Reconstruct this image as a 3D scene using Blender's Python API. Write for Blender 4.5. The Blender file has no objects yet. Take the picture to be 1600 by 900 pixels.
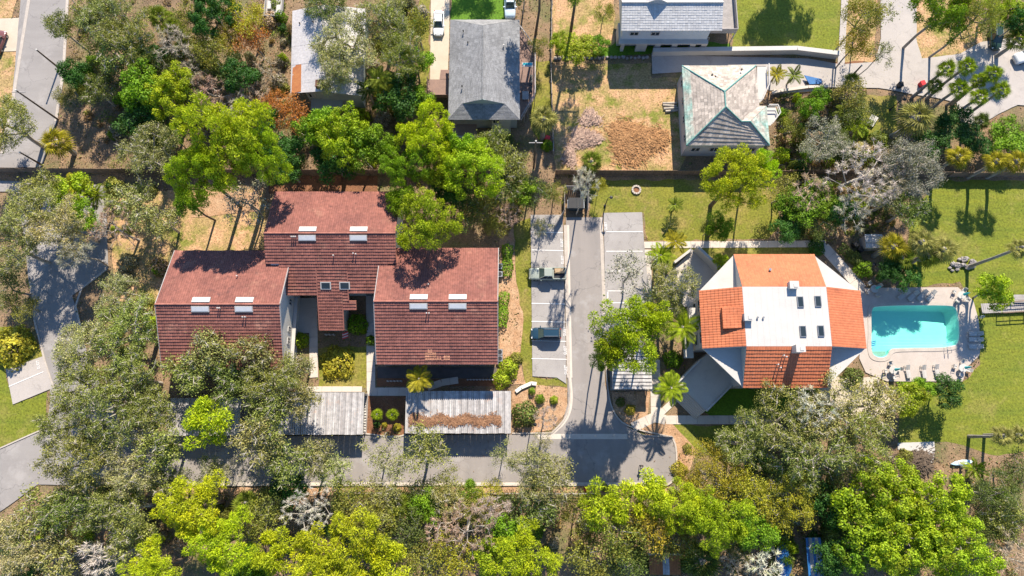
import bpy, bmesh, math, random
import numpy as np
from mathutils import Vector, Matrix, geometry
random.seed(7); RNG = np.random.default_rng(7)
S = bpy.context.scene; COL = S.collection
R = math.radians
# ---------------- camera, sun, sky, exposure
CF, CT, CH = 1067.0, R(12.1), 102.3
cd = bpy.data.cameras.new('camera'); cam = bpy.data.objects.new('camera', cd); COL.objects.link(cam)
cd.sensor_width = 36; cd.lens = 36*CF/1600; cd.clip_start = 1; cd.clip_end = 3000
cam.location = (0, -CH*math.tan(CT), CH); cam.rotation_euler = (CT, 0, 0); S.camera = cam
SUN_EL, SUN_DX = R(40.5), 0.18
sd = Vector((SUN_DX, 1, 0)).normalized()*math.cos(SUN_EL) + Vector((0, 0, math.sin(SUN_EL)))
sl = bpy.data.lights.new('sun', 'SUN'); sl.energy = 5.0; sl.angle = R(0.5); sl.color = (1, .91, .78)
so = bpy.data.objects.new('sun', sl); COL.objects.link(so); so.location = sd*200
so.rotation_euler = (-sd).to_track_quat('-Z', 'Y').to_euler()
W = bpy.data.worlds.new('World'); S.world = W; W.use_nodes = True
nt = W.node_tree; bg = nt.nodes['Background']; sk = nt.nodes.new('ShaderNodeTexSky')
sk.sky_type = 'NISHITA'; sk.sun_disc = False; sk.sun_elevation = SUN_EL; sk.sun_rotation = math.atan2(SUN_DX, 1)
sk.air_density = 1.0; sk.dust_density = 0.0; sk.ozone_density = 7.0
nt.links.new(sk.outputs[0], bg.inputs[0]); bg.inputs[1].default_value = 0.115
vs = S.view_settings; vs.view_transform = 'Standard'; vs.look = 'None'; vs.gamma = 1; vs.exposure = 1.0
S.cycles.max_bounces = 6; S.cycles.transparent_max_bounces = 8; S.cycles.diffuse_bounces = 3

# ---------------- helpers
def G(u, v, h=0.0):
    "world point at height h that the photograph shows at pixel (u, v) of 1600x900"
    dx = (u-800)/CF; dy = (450-v)/CF
    s = (CH-h)/(math.cos(CT)-dy*math.sin(CT))
    return Vector((s*dx, -CH*math.tan(CT)+s*(math.sin(CT)+dy*math.cos(CT)), h))
def mpp(u, v, h=0): return (G(u+1, v, h)-G(u, v, h)).length      # metres per photo pixel

def nd(t, kind, **kw):
    n = t.nodes.new(kind)
    for k, v in kw.items():
        if k.startswith('i_'): n.inputs[k[2:]].default_value = v
        else: setattr(n, k, v)
    return n
def mixc(t, fac, a, b, mode='MIX'):
    n = t.nodes.new('ShaderNodeMix'); n.data_type = 'RGBA'; n.blend_type = mode
    for sock, val in ((n.inputs[0], fac), (n.inputs[6], a), (n.inputs[7], b)):
        if isinstance(val, bpy.types.NodeSocket): t.links.new(val, sock)
        elif isinstance(val, (int, float)): sock.default_value = val
        else: sock.default_value = (*val[:3], 1)
    return n.outputs[2]
def ramp(t, src, lo, hi):
    n = t.nodes.new('ShaderNodeMapRange'); n.inputs[1].default_value = lo; n.inputs[2].default_value = hi
    t.links.new(src, n.inputs[0]); return n.outputs[0]
def noise(t, vec, scale, detail=4, rough=.6):
    n = nd(t, 'ShaderNodeTexNoise', i_Scale=scale, i_Detail=detail, i_Roughness=rough)
    t.links.new(vec, n.inputs['Vector']); return n.outputs[0]
def pm(name, c1, c2=None, scale=.6, rough=.85, fine=None, fscale=9, famt=.35, island=0., bump=0., bscale=6, metal=0., stretch=None,
       spot=None, spotsc=.35, spotlo=.55, spothi=.7, spec=.3, spot2=None, sp2=(.8, .55, .68)):
    "procedural material: two colours mixed by a broad noise, a finer grain, optional stains, per-piece variation and relief"
    m = bpy.data.materials.new(name); m.use_nodes = True; t = m.node_tree; b = t.nodes['Principled BSDF']
    geo = nd(t, 'ShaderNodeNewGeometry'); vec = geo.outputs['Position']
    if stretch:
        mp = nd(t, 'ShaderNodeMapping'); mp.inputs['Scale'].default_value = stretch
        t.links.new(vec, mp.inputs[0]); vec2 = mp.outputs[0]
    else: vec2 = vec
    c2 = c2 or tuple(x*.75 for x in c1)
    col = mixc(t, ramp(t, noise(t, vec2, scale, 5), .32, .68), c1, c2)
    if spot: col = mixc(t, ramp(t, noise(t, vec, spotsc, 6, .65), spotlo, spothi), col, spot)
    if spot2: col = mixc(t, ramp(t, noise(t, vec, sp2[0], 7, .72), sp2[1], sp2[2]), col, spot2)
    f = ramp(t, noise(t, vec, fscale, 3, .7), .3, .7)
    v = nd(t, 'ShaderNodeMath', operation='MULTIPLY_ADD'); t.links.new(f, v.inputs[0]); v.inputs[1].default_value = famt; v.inputs[2].default_value = 1-famt/2
    col = mixc(t, 1.0, col, v.outputs[0], 'MULTIPLY')
    if island:
        v = nd(t, 'ShaderNodeMath', operation='MULTIPLY_ADD'); t.links.new(geo.outputs['Random Per Island'], v.inputs[0])
        v.inputs[1].default_value = island; v.inputs[2].default_value = 1-island/2
        col = mixc(t, 1.0, col, v.outputs[0], 'MULTIPLY')
    t.links.new(col, b.inputs['Base Color']); b.inputs['Roughness'].default_value = rough; b.inputs['Metallic'].default_value = metal
    b.inputs['Specular IOR Level'].default_value = spec
    if bump:
        bn = nd(t, 'ShaderNodeBump', i_Strength=1.0, i_Distance=bump); t.links.new(noise(t, vec, bscale, 4, .7), bn.inputs['Height'])
        t.links.new(bn.outputs[0], b.inputs['Normal'])
    return m
def cracked(m, col=(.10, .095, .09), scale=.22, width=.012, amt=.75):
    "thin wandering cracks worn into a surface"
    t = m.node_tree; b = t.nodes['Principled BSDF']; src = b.inputs['Base Color'].links[0].from_socket
    geo = nd(t, 'ShaderNodeNewGeometry'); nz = nd(t, 'ShaderNodeTexNoise', i_Scale=.9, i_Detail=5.0); t.links.new(geo.outputs['Position'], nz.inputs['Vector'])
    mx = nd(t, 'ShaderNodeVectorMath', operation='MULTIPLY_ADD'); t.links.new(nz.outputs['Color'], mx.inputs[0]); mx.inputs[1].default_value = (2.2, 2.2, 0); t.links.new(geo.outputs['Position'], mx.inputs[2])
    vo = nd(t, 'ShaderNodeTexVoronoi', feature='DISTANCE_TO_EDGE', i_Scale=scale); t.links.new(mx.outputs[0], vo.inputs['Vector'])
    f = nd(t, 'ShaderNodeMath', operation='MULTIPLY'); t.links.new(ramp(t, vo.outputs['Distance'], width, 0.0), f.inputs[0]); f.inputs[1].default_value = amt
    t.links.new(mixc(t, f.outputs[0], src, col), b.inputs['Base Color']); return m
def leafmat(name, transl=.35, hue=(1.25, 1.1, .5), brown=(.75, .6, .4)):
    "leaf: tinted by the object's own colour, each leaf a little different, light passing through"
    m = bpy.data.materials.new(name); m.use_nodes = True; t = m.node_tree; b = t.nodes['Principled BSDF']; out = t.nodes['Material Output']
    oi = nd(t, 'ShaderNodeObjectInfo'); geo = nd(t, 'ShaderNodeNewGeometry'); at = nd(t, 'ShaderNodeAttribute', attribute_name='tone')
    a = ramp(t, geo.outputs['Random Per Island'], 0, 1)
    v = nd(t, 'ShaderNodeMath', operation='MULTIPLY_ADD'); t.links.new(a, v.inputs[0]); v.inputs[1].default_value = .7; v.inputs[2].default_value = .62
    c = mixc(t, 1.0, oi.outputs['Color'], v.outputs[0], 'MULTIPLY')
    c = mixc(t, ramp(t, at.outputs['Fac'], .55, 1.0), c, mixc(t, 1.0, c, hue, 'MULTIPLY'))
    c = mixc(t, ramp(t, at.outputs['Fac'], .4, 0.0), c, mixc(t, 1.0, c, brown, 'MULTIPLY'))
    t.links.new(c, b.inputs['Base Color']); b.inputs['Roughness'].default_value = .62; b.inputs['Specular IOR Level'].default_value = .25
    tr = nd(t, 'ShaderNodeBsdfTranslucent'); t.links.new(mixc(t, 1.0, c, (1.1, 1.2, .55), 'MULTIPLY'), tr.inputs[0])
    ms = nd(t, 'ShaderNodeMixShader', i_Fac=transl); t.links.new(b.outputs[0], ms.inputs[1]); t.links.new(tr.outputs[0], ms.inputs[2])
    t.links.new(ms.outputs[0], out.inputs[0]); return m

class MB:
    def __init__(s): s.v = []; s.f = []; s.mi = []
    def poly(s, pts, mi=0):
        n = len(s.v); s.v += [tuple(p) for p in pts]; s.f.append(tuple(range(n, n+len(pts)))); s.mi.append(mi)
    def mesh(s, vs, fs, mi=0):
        n = len(s.v); s.v += [tuple(p) for p in vs]; s.f += [tuple(i+n for i in f) for f in fs]; s.mi += [mi]*len(fs)
    def box(s, c, d, rz=0, mi=0, taper=1.0):
        x, y, z = d[0]/2, d[1]/2, d[2]/2; ca, sa = math.cos(rz), math.sin(rz); vs = []
        for k, zz in ((1, -z), (taper, z)):
            for a, b in ((-x, -y), (x, -y), (x, y), (-x, y)):
                a *= k; b *= k; vs.append((c[0]+a*ca-b*sa, c[1]+a*sa+b*ca, c[2]+zz))
        s.mesh(vs, [(3, 2, 1, 0), (4, 5, 6, 7), (0, 1, 5, 4), (1, 2, 6, 5), (2, 3, 7, 6), (3, 0, 4, 7)], mi)
    def bar(s, a, b, w, h, mi=0):
        "square bar from a to b"
        a = Vector(a); b = Vector(b); d = (b-a).normalized(); u = d.cross(Vector((0, 0, 1)))
        u = Vector((1, 0, 0)) if u.length < .01 else u.normalized(); n = u.cross(d).normalized()
        vs = [p+u*x*w/2+n*y*h/2 for p in (a, b) for x, y in ((-1, -1), (1, -1), (1, 1), (-1, 1))]
        s.mesh(vs, [(0, 1, 2, 3), (7, 6, 5, 4), (0, 4, 5, 1), (1, 5, 6, 2), (2, 6, 7, 3), (3, 7, 4, 0)], mi)
    def prism(s, pts, z0, z1, mi=0):
        pts = [(p[0], p[1]) for p in pts]
        if sum(pts[i][0]*pts[(i+1) % len(pts)][1]-pts[(i+1) % len(pts)][0]*pts[i][1] for i in range(len(pts))) < 0: pts = pts[::-1]
        n = len(pts); vs = [(x, y, z0) for x, y in pts]+[(x, y, z1) for x, y in pts]
        fs = [(i, (i+1) % n, n+(i+1) % n, n+i) for i in range(n)]
        tess = geometry.tessellate_polygon([[Vector((x, y, 0)) for x, y in pts]])
        for a, b, c in tess:
            ar = (pts[b][0]-pts[a][0])*(pts[c][1]-pts[a][1])-(pts[c][0]-pts[a][0])*(pts[b][1]-pts[a][1])
            if ar < 0: a, c = c, a
            fs.append((n+a, n+b, n+c)); fs.append((c, b, a))
        s.mesh(vs, fs, mi)
    def slab(s, pts, th, mi=0):
        "thick plate under a flat 3-D polygon"
        n = len(pts); p = [Vector(q) for q in pts]; nr = (p[1]-p[0]).cross(p[2]-p[0]).normalized()
        if nr.z < 0: p = p[::-1]; nr = -nr
        vs = p+[q-nr*th for q in p]
        s.mesh(vs, [tuple(range(n)), tuple(range(2*n-1, n-1, -1))]+[(i, n+i, n+(i+1) % n, (i+1) % n) for i in range(n)], mi)
    def tube(s, pts, rad, n=6, mi=0, cap=True):
        pts = [Vector(p) for p in pts]; vs = []
        for i, p in enumerate(pts):
            d = (pts[min(i+1, len(pts)-1)]-pts[max(i-1, 0)]).normalized()
            u = d.orthogonal().normalized() if abs(d.z) > .95 else d.cross(Vector((0, 0, 1))).normalized(); w = d.cross(u)
            r = rad[i] if isinstance(rad, (list, tuple)) else rad
            vs += [p+(u*math.cos(2*math.pi*k/n)+w*math.sin(2*math.pi*k/n))*r for k in range(n)]
        fs = [(i*n+k, i*n+(k+1) % n, (i+1)*n+(k+1) % n, (i+1)*n+k) for i in range(len(pts)-1) for k in range(n)]
        if cap: fs += [tuple(range(n-1, -1, -1)), tuple(range((len(pts)-1)*n, len(pts)*n))]
        s.mesh(vs, fs, mi)
    def lathe(s, prof, c=(0, 0, 0), n=16, mi=0):
        vs = [(c[0]+r*math.cos(2*math.pi*k/n), c[1]+r*math.sin(2*math.pi*k/n), c[2]+z) for r, z in prof for k in range(n)]
        fs = [(i*n+k, i*n+(k+1) % n, (i+1)*n+(k+1) % n, (i+1)*n+k) for i in range(len(prof)-1) for k in range(n)]
        fs += [tuple(range(n-1, -1, -1)), tuple(range((len(prof)-1)*n, len(prof)*n))]
        s.mesh(vs, fs, mi)
    def loft(s, secs, mi=0):
        n = len(secs[0]); vs = [p for q in secs for p in q]
        fs = [(i*n+k, i*n+(k+1) % n, (i+1)*n+(k+1) % n, (i+1)*n+k) for i in range(len(secs)-1) for k in range(n)]
        fs += [tuple(range(n-1, -1, -1)), tuple(range((len(secs)-1)*n, len(secs)*n))]
        s.mesh(vs, fs, mi)
    def blob(s, c, rx, ry, rz, seed=0, n=9, m=6, amp=.18, mi=0):
        r = random.Random(seed); vs = []
        for j in range(m+1):
            th = math.pi*j/m
            for k in range(n):
                q = 1+r.uniform(-amp, amp); ph = 2*math.pi*k/n
                vs.append((c[0]+rx*q*math.sin(th)*math.cos(ph), c[1]+ry*q*math.sin(th)*math.sin(ph), c[2]-rz*q*math.cos(th)))
        fs = [(j*n+k, j*n+(k+1) % n, (j+1)*n+(k+1) % n, (j+1)*n+k) for j in range(m) for k in range(n)]
        s.mesh(vs, fs, mi)
    def build(s, name, mat, parent=None, smooth=False, kind=None):
        me = bpy.data.meshes.new(name); vs = s.v
        if parent is not None:
            L = parent.location if parent.parent is None else parent.parent.location
            if parent.parent is not None and parent.parent.parent is not None: L = parent.parent.parent.location
            vs = [(a-L[0], b-L[1], c-L[2]) for a, b, c in vs]
        me.from_pydata(vs, [], s.f)
        for mm in (mat if isinstance(mat, (list, tuple)) else [mat]): me.materials.append(mm)
        if any(s.mi): me.polygons.foreach_set('material_index', s.mi)
        if smooth: me.polygons.foreach_set('use_smooth', [True]*len(me.polygons))
        me.update(); o = bpy.data.objects.new(name, me); COL.objects.link(o)
        if parent is not None: o.parent = parent
        if kind: o['kind'] = kind
        return o
def thing(name, label, cat, loc, rz=0, group=None):
    o = bpy.data.objects.new(name, None); COL.objects.link(o); o.location = loc; o.rotation_euler = (0, 0, rz)
    o.empty_display_size = .5; o['label'] = label; o['category'] = cat
    if group: o['group'] = group
    return o
def tag(o, label, cat, group=None):
    o['label'] = label; o['category'] = cat
    if group: o['group'] = group
    return o
KIDS = {}
def dup(o, loc=None, rz=None, label=None, group=None, scale=None, parent=None):
    "copy a thing with its parts and sub-parts (mesh data shared)"
    if o.name not in KIDS: KIDS[o.name] = list(o.children)
    c = o.copy(); COL.objects.link(c); c.parent = parent
    if loc is not None: c.location = loc
    if rz is not None: c.rotation_euler = (0, 0, rz)
    if scale is not None: c.scale = scale
    if label: c['label'] = label
    if group: c['group'] = group
    for ch in KIDS[o.name]: dup(ch, parent=c)
    return c
def zap(o):
    for c in list(o.children): zap(c)
    bpy.data.objects.remove(o)
def wob(pts, amp=.25, seg=1.5, seed=1):
    "polygon outline made uneven"
    r = random.Random(seed); out = []
    for i in range(len(pts)):
        a = Vector(pts[i][:2]); b = Vector(pts[(i+1) % len(pts)][:2]); n = max(1, int((b-a).length/seg))
        nr = Vector((-(b-a).y, (b-a).x)).normalized() if (b-a).length > 0 else Vector((0, 0))
        for k in range(n): out.append(a.lerp(b, k/n)+nr*(r.uniform(-amp, amp) if k else r.uniform(-amp, amp)*.3))
    return out
def smooth(pts, it=2):
    for _ in range(it):
        q = []
        for i in range(len(pts)):
            a = Vector(pts[i][:2]); b = Vector(pts[(i+1) % len(pts)][:2]); q += [a.lerp(b, .25), a.lerp(b, .75)]
        pts = q
    return pts
BUILT = []      # outlines no ground cover may grow on
def PX(uv, h=0): return [G(u, v, h) for u, v in uv]
def sheet(name, pts, z, mat, jag=0, seed=1, sm=0, keep=True, kind='structure', holes=None):
    "flat sheet laid at height z"
    pts = [(p[0], p[1]) for p in pts]
    if sm: pts = smooth(pts, sm)
    if jag: pts = wob(pts, jag, 1.2, seed)
    loops = [[Vector((p[0], p[1], 0)) for p in pts]]+[[Vector((p[0], p[1], 0)) for p in h] for h in (holes or [])]
    allp = [p for l in loops for p in l]; fs = []
    for a, b, c in geometry.tessellate_polygon(loops):
        if (allp[b]-allp[a]).cross(allp[c]-allp[a]).z < 0: a, c = c, a
        fs.append((a, b, c))
    m = MB(); m.mesh([(p.x, p.y, z) for p in allp], fs); o = m.build(name, mat)
    if kind: o['kind'] = kind
    if keep: BUILT.append([(p[0], p[1]) for p in pts])
    return o
def inpoly(P, poly):
    x, y = P[:, 0], P[:, 1]; c = np.zeros(len(P), bool); n = len(poly)
    for i in range(n):
        x1, y1 = poly[i][:2]; x2, y2 = poly[(i+1) % n][:2]
        if y1 == y2: continue
        c ^= ((y1 > y) != (y2 > y)) & (x < (x2-x1)*(y-y1)/(y2-y1)+x1)
    return c
def npmesh(name, V, Q, mats, tone=None):
    "mesh from numpy quads"
    me = bpy.data.meshes.new(name); nv, nf = len(V), len(Q); k = Q.shape[1]
    me.vertices.add(nv); me.vertices.foreach_set('co', V.astype(np.float32).ravel())
    me.loops.add(nf*k); me.loops.foreach_set('vertex_index', Q.astype(np.int32).ravel())
    me.polygons.add(nf); me.polygons.foreach_set('loop_start', np.arange(0, nf*k, k, dtype=np.int32))
    me.update(calc_edges=True)
    for m in mats: me.materials.append(m)
    if tone is not None:
        a = me.attributes.new('tone', 'FLOAT', 'POINT'); a.data.foreach_set('value', tone.astype(np.float32))
    return me

# ---------------- materials
M = {}
M['litter'] = pm('leaf_litter', (.295, .19, .112), (.165, .115, .068), .35, .95, fscale=5, famt=.8, bump=.08, bscale=4, spot=(.12, .13, .045), spotsc=.12, spotlo=.5, spothi=.68)
M['grass'] = pm('lawn_grass', (.19, .18, .022), (.135, .15, .018), .22, .9, fscale=3.2, famt=.85, bump=.05, bscale=9, spot=(.27, .20, .06), spotsc=.16, spotlo=.48, spothi=.66, spot2=(.33, .235, .11), sp2=(.7, .57, .75))
M['green'] = pm('green_lawn', (.10, .20, .012), (.075, .165, .01), .3, .9, fscale=3.5, famt=.75, bump=.05, bscale=9)
M['greenish'] = pm('mown_lawn', (.175, .185, .016), (.12, .15, .014), .45, .9, stretch=(.3, 1.5, 1), fscale=3.0, famt=.8, bump=.05, bscale=9, spot=(.25, .20, .06), spotsc=.10, spotlo=.52, spothi=.72, spot2=(.24, .22, .05), sp2=(.45, .54, .74))
M['yard'] = pm('dry_yard', (.37, .245, .115), (.235, .20, .055), .3, .95, fscale=3.5, famt=.9, bump=.06, bscale=6, spot=(.17, .18, .03), spotsc=.2, spotlo=.46, spothi=.6, spot2=(.47, .28, .15), sp2=(.30, .45, .58))
M['mulch'] = pm('mulch', (.36, .20, .105), (.46, .30, .18), .7, .95, fscale=7, famt=.8, bump=.08, bscale=6)
M['bark'] = pm('red_mulch', (.24, .11, .055), (.16, .075, .04), .8, .95, fscale=8, famt=.8, bump=.06, bscale=7)
M['asphalt'] = pm('asphalt', (.285, .252, .228), (.23, .207, .19), .25, .92, fscale=14, famt=.22, stretch=(1.6, .25, 1), spot=(.165, .15, .14), spotsc=.45, spotlo=.58, spothi=.8, spot2=(.31, .285, .265), sp2=(.25, .54, .66))
M['asphalt2'] = pm('road_asphalt', (.285, .262, .243), (.235, .215, .20), .25, .92, fscale=14, famt=.22, stretch=(.3, 1.3, 1), spot=(.19, .172, .16), spotsc=.4, spotlo=.57, spothi=.8, spot2=(.32, .295, .275), sp2=(.2, .54, .66))
M['conc'] = pm('concrete', (.55, .485, .41), (.47, .41, .35), .5, .9, fscale=12, famt=.2, island=.1, spot=(.28, .245, .21), spotsc=.5, spotlo=.62, spothi=.8)
M['drive'] = pm('pale_concrete', (.42, .375, .335), (.36, .325, .295), .3, .9, fscale=9, famt=.25, spot=(.29, .26, .235), spotsc=.35, spotlo=.58, spothi=.78)
M['cream'] = pm('cream_drive', (.52, .44, .34), (.45, .38, .29), .5, .9, fscale=9, famt=.2)
M['deck'] = pm('pool_deck_concrete', (.47, .40, .345), (.41, .35, .30), .5, .85, fscale=9, famt=.18)
M['curb'] = pm('curb_concrete', (.46, .40, .34), (.38, .33, .28), 1, .9, famt=.3)
M['paint'] = pm('marking_paint', (.80, .78, .74), (.66, .63, .6), 3, .7, famt=.25)
M['white'] = pm('white_paint', (.49, .465, .425), (.44, .415, .38), .35, .7, famt=.12, spot=(.40, .375, .335), spotsc=.4, spotlo=.56, spothi=.85)
M['cream_wall'] = pm('cream_wall', (.66, .62, .54), (.58, .55, .48), .8, .8, famt=.12)
M['bluewall'] = pm('pale_blue_siding', (.50, .55, .58), (.45, .5, .54), .8, .7, famt=.1)
M['greywall'] = pm('grey_green_siding', (.36, .40, .38), (.30, .34, .33), .8, .8, famt=.15)
M['glass'] = pm('window_glass', (.02, .03, .035), (.03, .04, .045), 1, .12, famt=.1, spec=.6)
M['dark'] = pm('dark_recess', (.03, .028, .026), (.02, .02, .02), 1, .8)
M['maroon'] = pm('maroon_tile', (.27, .105, .078), (.18, .07, .055), .3, .85, fscale=2, famt=.35, island=.26, spot=(.37, .19, .13), spotsc=.35, spotlo=.57, spothi=.85, spot2=(.11, .05, .045), sp2=(.9, .56, .72))
M['maroon_cap'] = pm('maroon_ridge', (.36, .15, .11), (.28, .11, .08), .6, .8, island=.3)
M['orange'] = pm('orange_tile', (.50, .155, .068), (.43, .13, .058), .3, .8, fscale=3, famt=.22, island=.16, spot=(.27, .08, .04), spotsc=.3, spotlo=.57, spothi=.82, spot2=(.42, .17, .09), sp2=(1.3, .55, .75))
M['shingle'] = pm('grey_shingle', (.24, .237, .235), (.185, .183, .182), .5, .9, fscale=7, famt=.6, island=.35)
M['hip'] = pm('weathered_shingle', (.46, .39, .325), (.34, .29, .245), .5, .9, fscale=4, famt=.45, island=.5, spot=(.20, .17, .15), spotsc=.8, spotlo=.6, spothi=.82)
M['tealstain'] = pm('teal_stained_shingle', (.22, .38, .32), (.42, .37, .31), .8, .9, fscale=4, famt=.5, island=.5)
M['teal'] = pm('teal_ridge', (.10, .29, .25), (.16, .30, .26), .9, .7, famt=.3)
M['paleshingle'] = pm('pale_grey_tile', (.50, .49, .47), (.43, .42, .41), .5, .85, fscale=5, famt=.25, island=.2)
M['sheet'] = pm('weathered_roof_sheet', (.50, .47, .46), (.40, .38, .375), .25, .6, fscale=3, famt=.3, stretch=(1, .4, 1), bump=.06, bscale=.8, spot=(.30, .12, .045), spotsc=.13, spotlo=.66, spothi=.72)
M['rib'] = pm('ribbed_white_metal', (.48, .46, .44), (.31, .285, .27), .8, .65, fscale=2, famt=.45, island=.5, stretch=(2.5, .25, 1), spot=(.33, .21, .15), spotsc=.5, spotlo=.6, spothi=.78)
M['wood'] = pm('weathered_wood', (.235, .16, .11), (.15, .11, .085), 1, .9, famt=.5, island=.35)
M['woodgrey'] = pm('grey_timber', (.36, .33, .31), (.27, .25, .235), 1, .9, famt=.4, island=.35)
M['bwood'] = pm('brown_deck_board', (.27, .175, .14), (.21, .14, .115), 1, .85, famt=.35, island=.3)
M['metal'] = pm('galvanised_metal', (.35, .36, .37), (.28, .29, .3), 1, .4, metal=.7)
M['black'] = pm('black_plastic', (.02, .02, .022), (.03, .03, .03), 1, .5)
M['tyre'] = pm('tyre_rubber', (.018, .018, .018), (.025, .025, .025), 2, .9)
M['straw'] = pm('dry_straw', (.46, .25, .11), (.32, .165, .07), 1, .95, island=.6)
M['strawpale'] = pm('pale_straw', (.46, .32, .24), (.36, .24, .18), 1, .95, island=.5)
M['stone'] = pm('boulder_stone', (.33, .30, .28), (.22, .20, .19), 1.5, .9, famt=.5, bump=.05)
M['barkg'] = pm('grey_bark', (.33, .30, .265), (.20, .18, .155), 1.2, .9, famt=.5)
M['barkp'] = pm('pale_bark', (.46, .41, .34), (.31, .27, .22), 1.2, .9, famt=.4)
M['barkb'] = pm('brown_bark', (.16, .115, .08), (.10, .075, .055), 1.5, .95, famt=.6)
M['leaf'] = leafmat('leaf_green', .3)
M['leafg'] = leafmat('leaf_oak', .2, hue=(1.1, 1.08, .7), brown=(1.4, 1.28, 1.25))
M['needle'] = leafmat('pine_needle', .25, hue=(1.2, 1.08, .6), brown=(.7, .75, .7))
M['litterbit'] = leafmat('litter_leaf', .1, hue=(1.5, 1.2, .8), brown=(.45, .6, .4))
M['turq'] = pm('turquoise_fabric', (.05, .42, .46), (.04, .36, .4), 2, .8)
M['blue'] = pm('blue_tarp', (.02, .10, .28), (.03, .15, .36), 1.5, .5)
M['red'] = pm('red_plastic', (.55, .02, .03), (.5, .03, .03), 2, .5)
M['bay'] = pm('worn_bay_asphalt', (.34, .315, .295), (.285, .262, .246), .35, .92, fscale=12, famt=.25, spot=(.22, .20, .19), spotsc=.7, spotlo=.58, spothi=.8)
for k_ in ('asphalt', 'asphalt2', 'bay'): cracked(M[k_], (.13, .12, .115), .16, .009, .6)
cracked(M['drive'], (.2, .18, .165), .14, .007, .5); cracked(M['deck'], (.25, .22, .19), .3, .006, .4)
def paint(name, c, rough=.25): return pm(name, c, tuple(x*.92 for x in c), 2, rough, famt=.05, spec=.6)
# ---------------- the ground, lawns, roads and paths
sheet('ground', [(-420, -420), (420, -420), (420, 420), (-420, 420)], 0, M['litter'], keep=False, holes=[PX([(1352, 470), (1506, 470), (1506, 568), (1352, 568)])])
LAWN = [  # name, outline in photo pixels, material, seed
 ('lawn', [(1140, -60), (1330, -60), (1318, 60), (1308, 88), (1240, 80), (1145, 84)], 'greenish'),
 ('lawn', [(922, 282), (1090, 280), (1215, 300), (1220, 350), (1200, 374), (1012, 376), (1006, 332), (942, 332), (936, 345), (920, 336)], 'grass'),
 ('lawn', [(1470, 282), (1660, 282), (1660, 690), (1560, 712), (1480, 690), (1405, 700), (1405, 650), (1440, 620), (1505, 596), (1532, 570), (1530, 505), (1505, 450), (1500, 440), (1420, 450), (1420, 330)], 'greenish'),
 ('lawn', [(-40, 510), (40, 512), (56, 530), (72, 568), (10, 577), (-40, 590)], 'grass'),
 ('lawn', [(-40, 580), (9, 578), (21, 632), (74, 612), (74, 668), (40, 682), (0, 700), (-40, 715)], 'greenish'),
 ('lawn', [(704, -60), (790, -60), (790, 34), (704, 34)], 'green'),
 ('lawn', [(803, 352), (830, 340), (832, 590), (885, 592), (887, 606), (822, 600), (812, 560), (818, 500), (806, 440)], 'grass'),
 ('lawn', [(862, 100), (1018, 98), (1018, 122), (1066, 122), (1072, 245), (1060, 270), (868, 270)], 'yard'),
 ('lawn', [(497, 545), (520, 540), (560, 542), (576, 540), (572, 606), (497, 606)], 'grass'),
 ('lawn', [(1020, 386), (1150, 386), (1150, 400), (1130, 418), (1090, 388), (1068, 398), (1022, 450)], 'grass'),
 ('lawn', [(1150, 386), (1285, 386), (1285, 398), (1150, 398)], 'grass'),
 ('lawn', [(1060, 612), (1190, 604), (1310, 604), (1310, 650), (1186, 652), (1112, 650)], 'green'),
 ('lawn', [(1050, 664), (1200, 664), (1200, 720), (1110, 712), (1060, 690)], 'greenish'),
 ('lawn', [(940, 70), (1010, 60), (1140, 68), (1145, 84), (1018, 84), (940, 90)], 'green'),
 ('lawn', [(862, -40), (960, -40), (960, 68), (935, 90), (866, 90)], 'yard'),
 ('lawn', [(828, 95), (860, 95), (858, 240), (830, 200)], 'grass'),
 ('lawn', [(655, -40), (672, -40), (670, 140), (655, 140)], 'grass'),
 ('lawn', [(1340, 150), (1400, 150), (1405, 225), (1340, 240)], 'grass'),
 ('lawn', [(1320, -50), (1375, -50), (1366, 60), (1370, 100), (1350, 96), (1310, 100)], 'yard'),
 ('lawn', [(1432, -50), (1530, -50), (1535, 70), (1500, 88), (1440, 92), (1430, 60)], 'yard'),
 ('lawn', [(-60, -60), (44, -60), (18, 32), (-60, 32)], 'yard'),
 ('lawn', [(-60, 80), (28, 80), (16, 240), (-60, 260)], 'yard'),
 ('lawn', [(170, 300), (415, 296), (412, 390), (268, 392), (245, 480), (180, 470)], 'yard'),
]
for i, (nm, uv, mt) in enumerate(LAWN):
    sheet(nm, PX(uv), .004+.003*i, M[mt], jag=.22, seed=i, keep=False)
BEDS = [([(822, 600), (886, 606), (887, 640), (862, 672), (812, 676), (800, 660), (800, 612)], 'mulch'),
        ([(568, 619), (635, 619), (635, 680), (618, 684), (568, 676)], 'bark'),
        ([(955, 612), (1016, 612), (1012, 648), (980, 666), (958, 640)], 'mulch'),
        ([(996, 662), (1050, 662), (1090, 706), (1068, 760), (1054, 745), (1053, 690), (1010, 680)], 'mulch'),
        ([(780, 375), (802, 352), (806, 440), (818, 500), (812, 560), (822, 600), (780, 604)], 'mulch'),
        ([(420, 275), (590, 275), (590, 302), (420, 302)], 'bark'),
        ([(120, 762), (1060, 760), (1062, 772), (120, 774)], 'mulch'),
        ([(1262, 96), (1310, 98), (1348, 96), (1350, 104), (1310, 106), (1262, 100)], 'bark'),
        ([(590, 575), (632, 575), (632, 604), (590, 604)], 'bark'),
        ([(300, 300), (405, 300), (405, 330), (300, 340)], 'mulch')]
for i, (uv, mt) in enumerate(BEDS): sheet('planting_bed', PX(uv), .08+.003*i, M[mt], jag=.15, seed=50+i, keep=False)

AZ = .13
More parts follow.
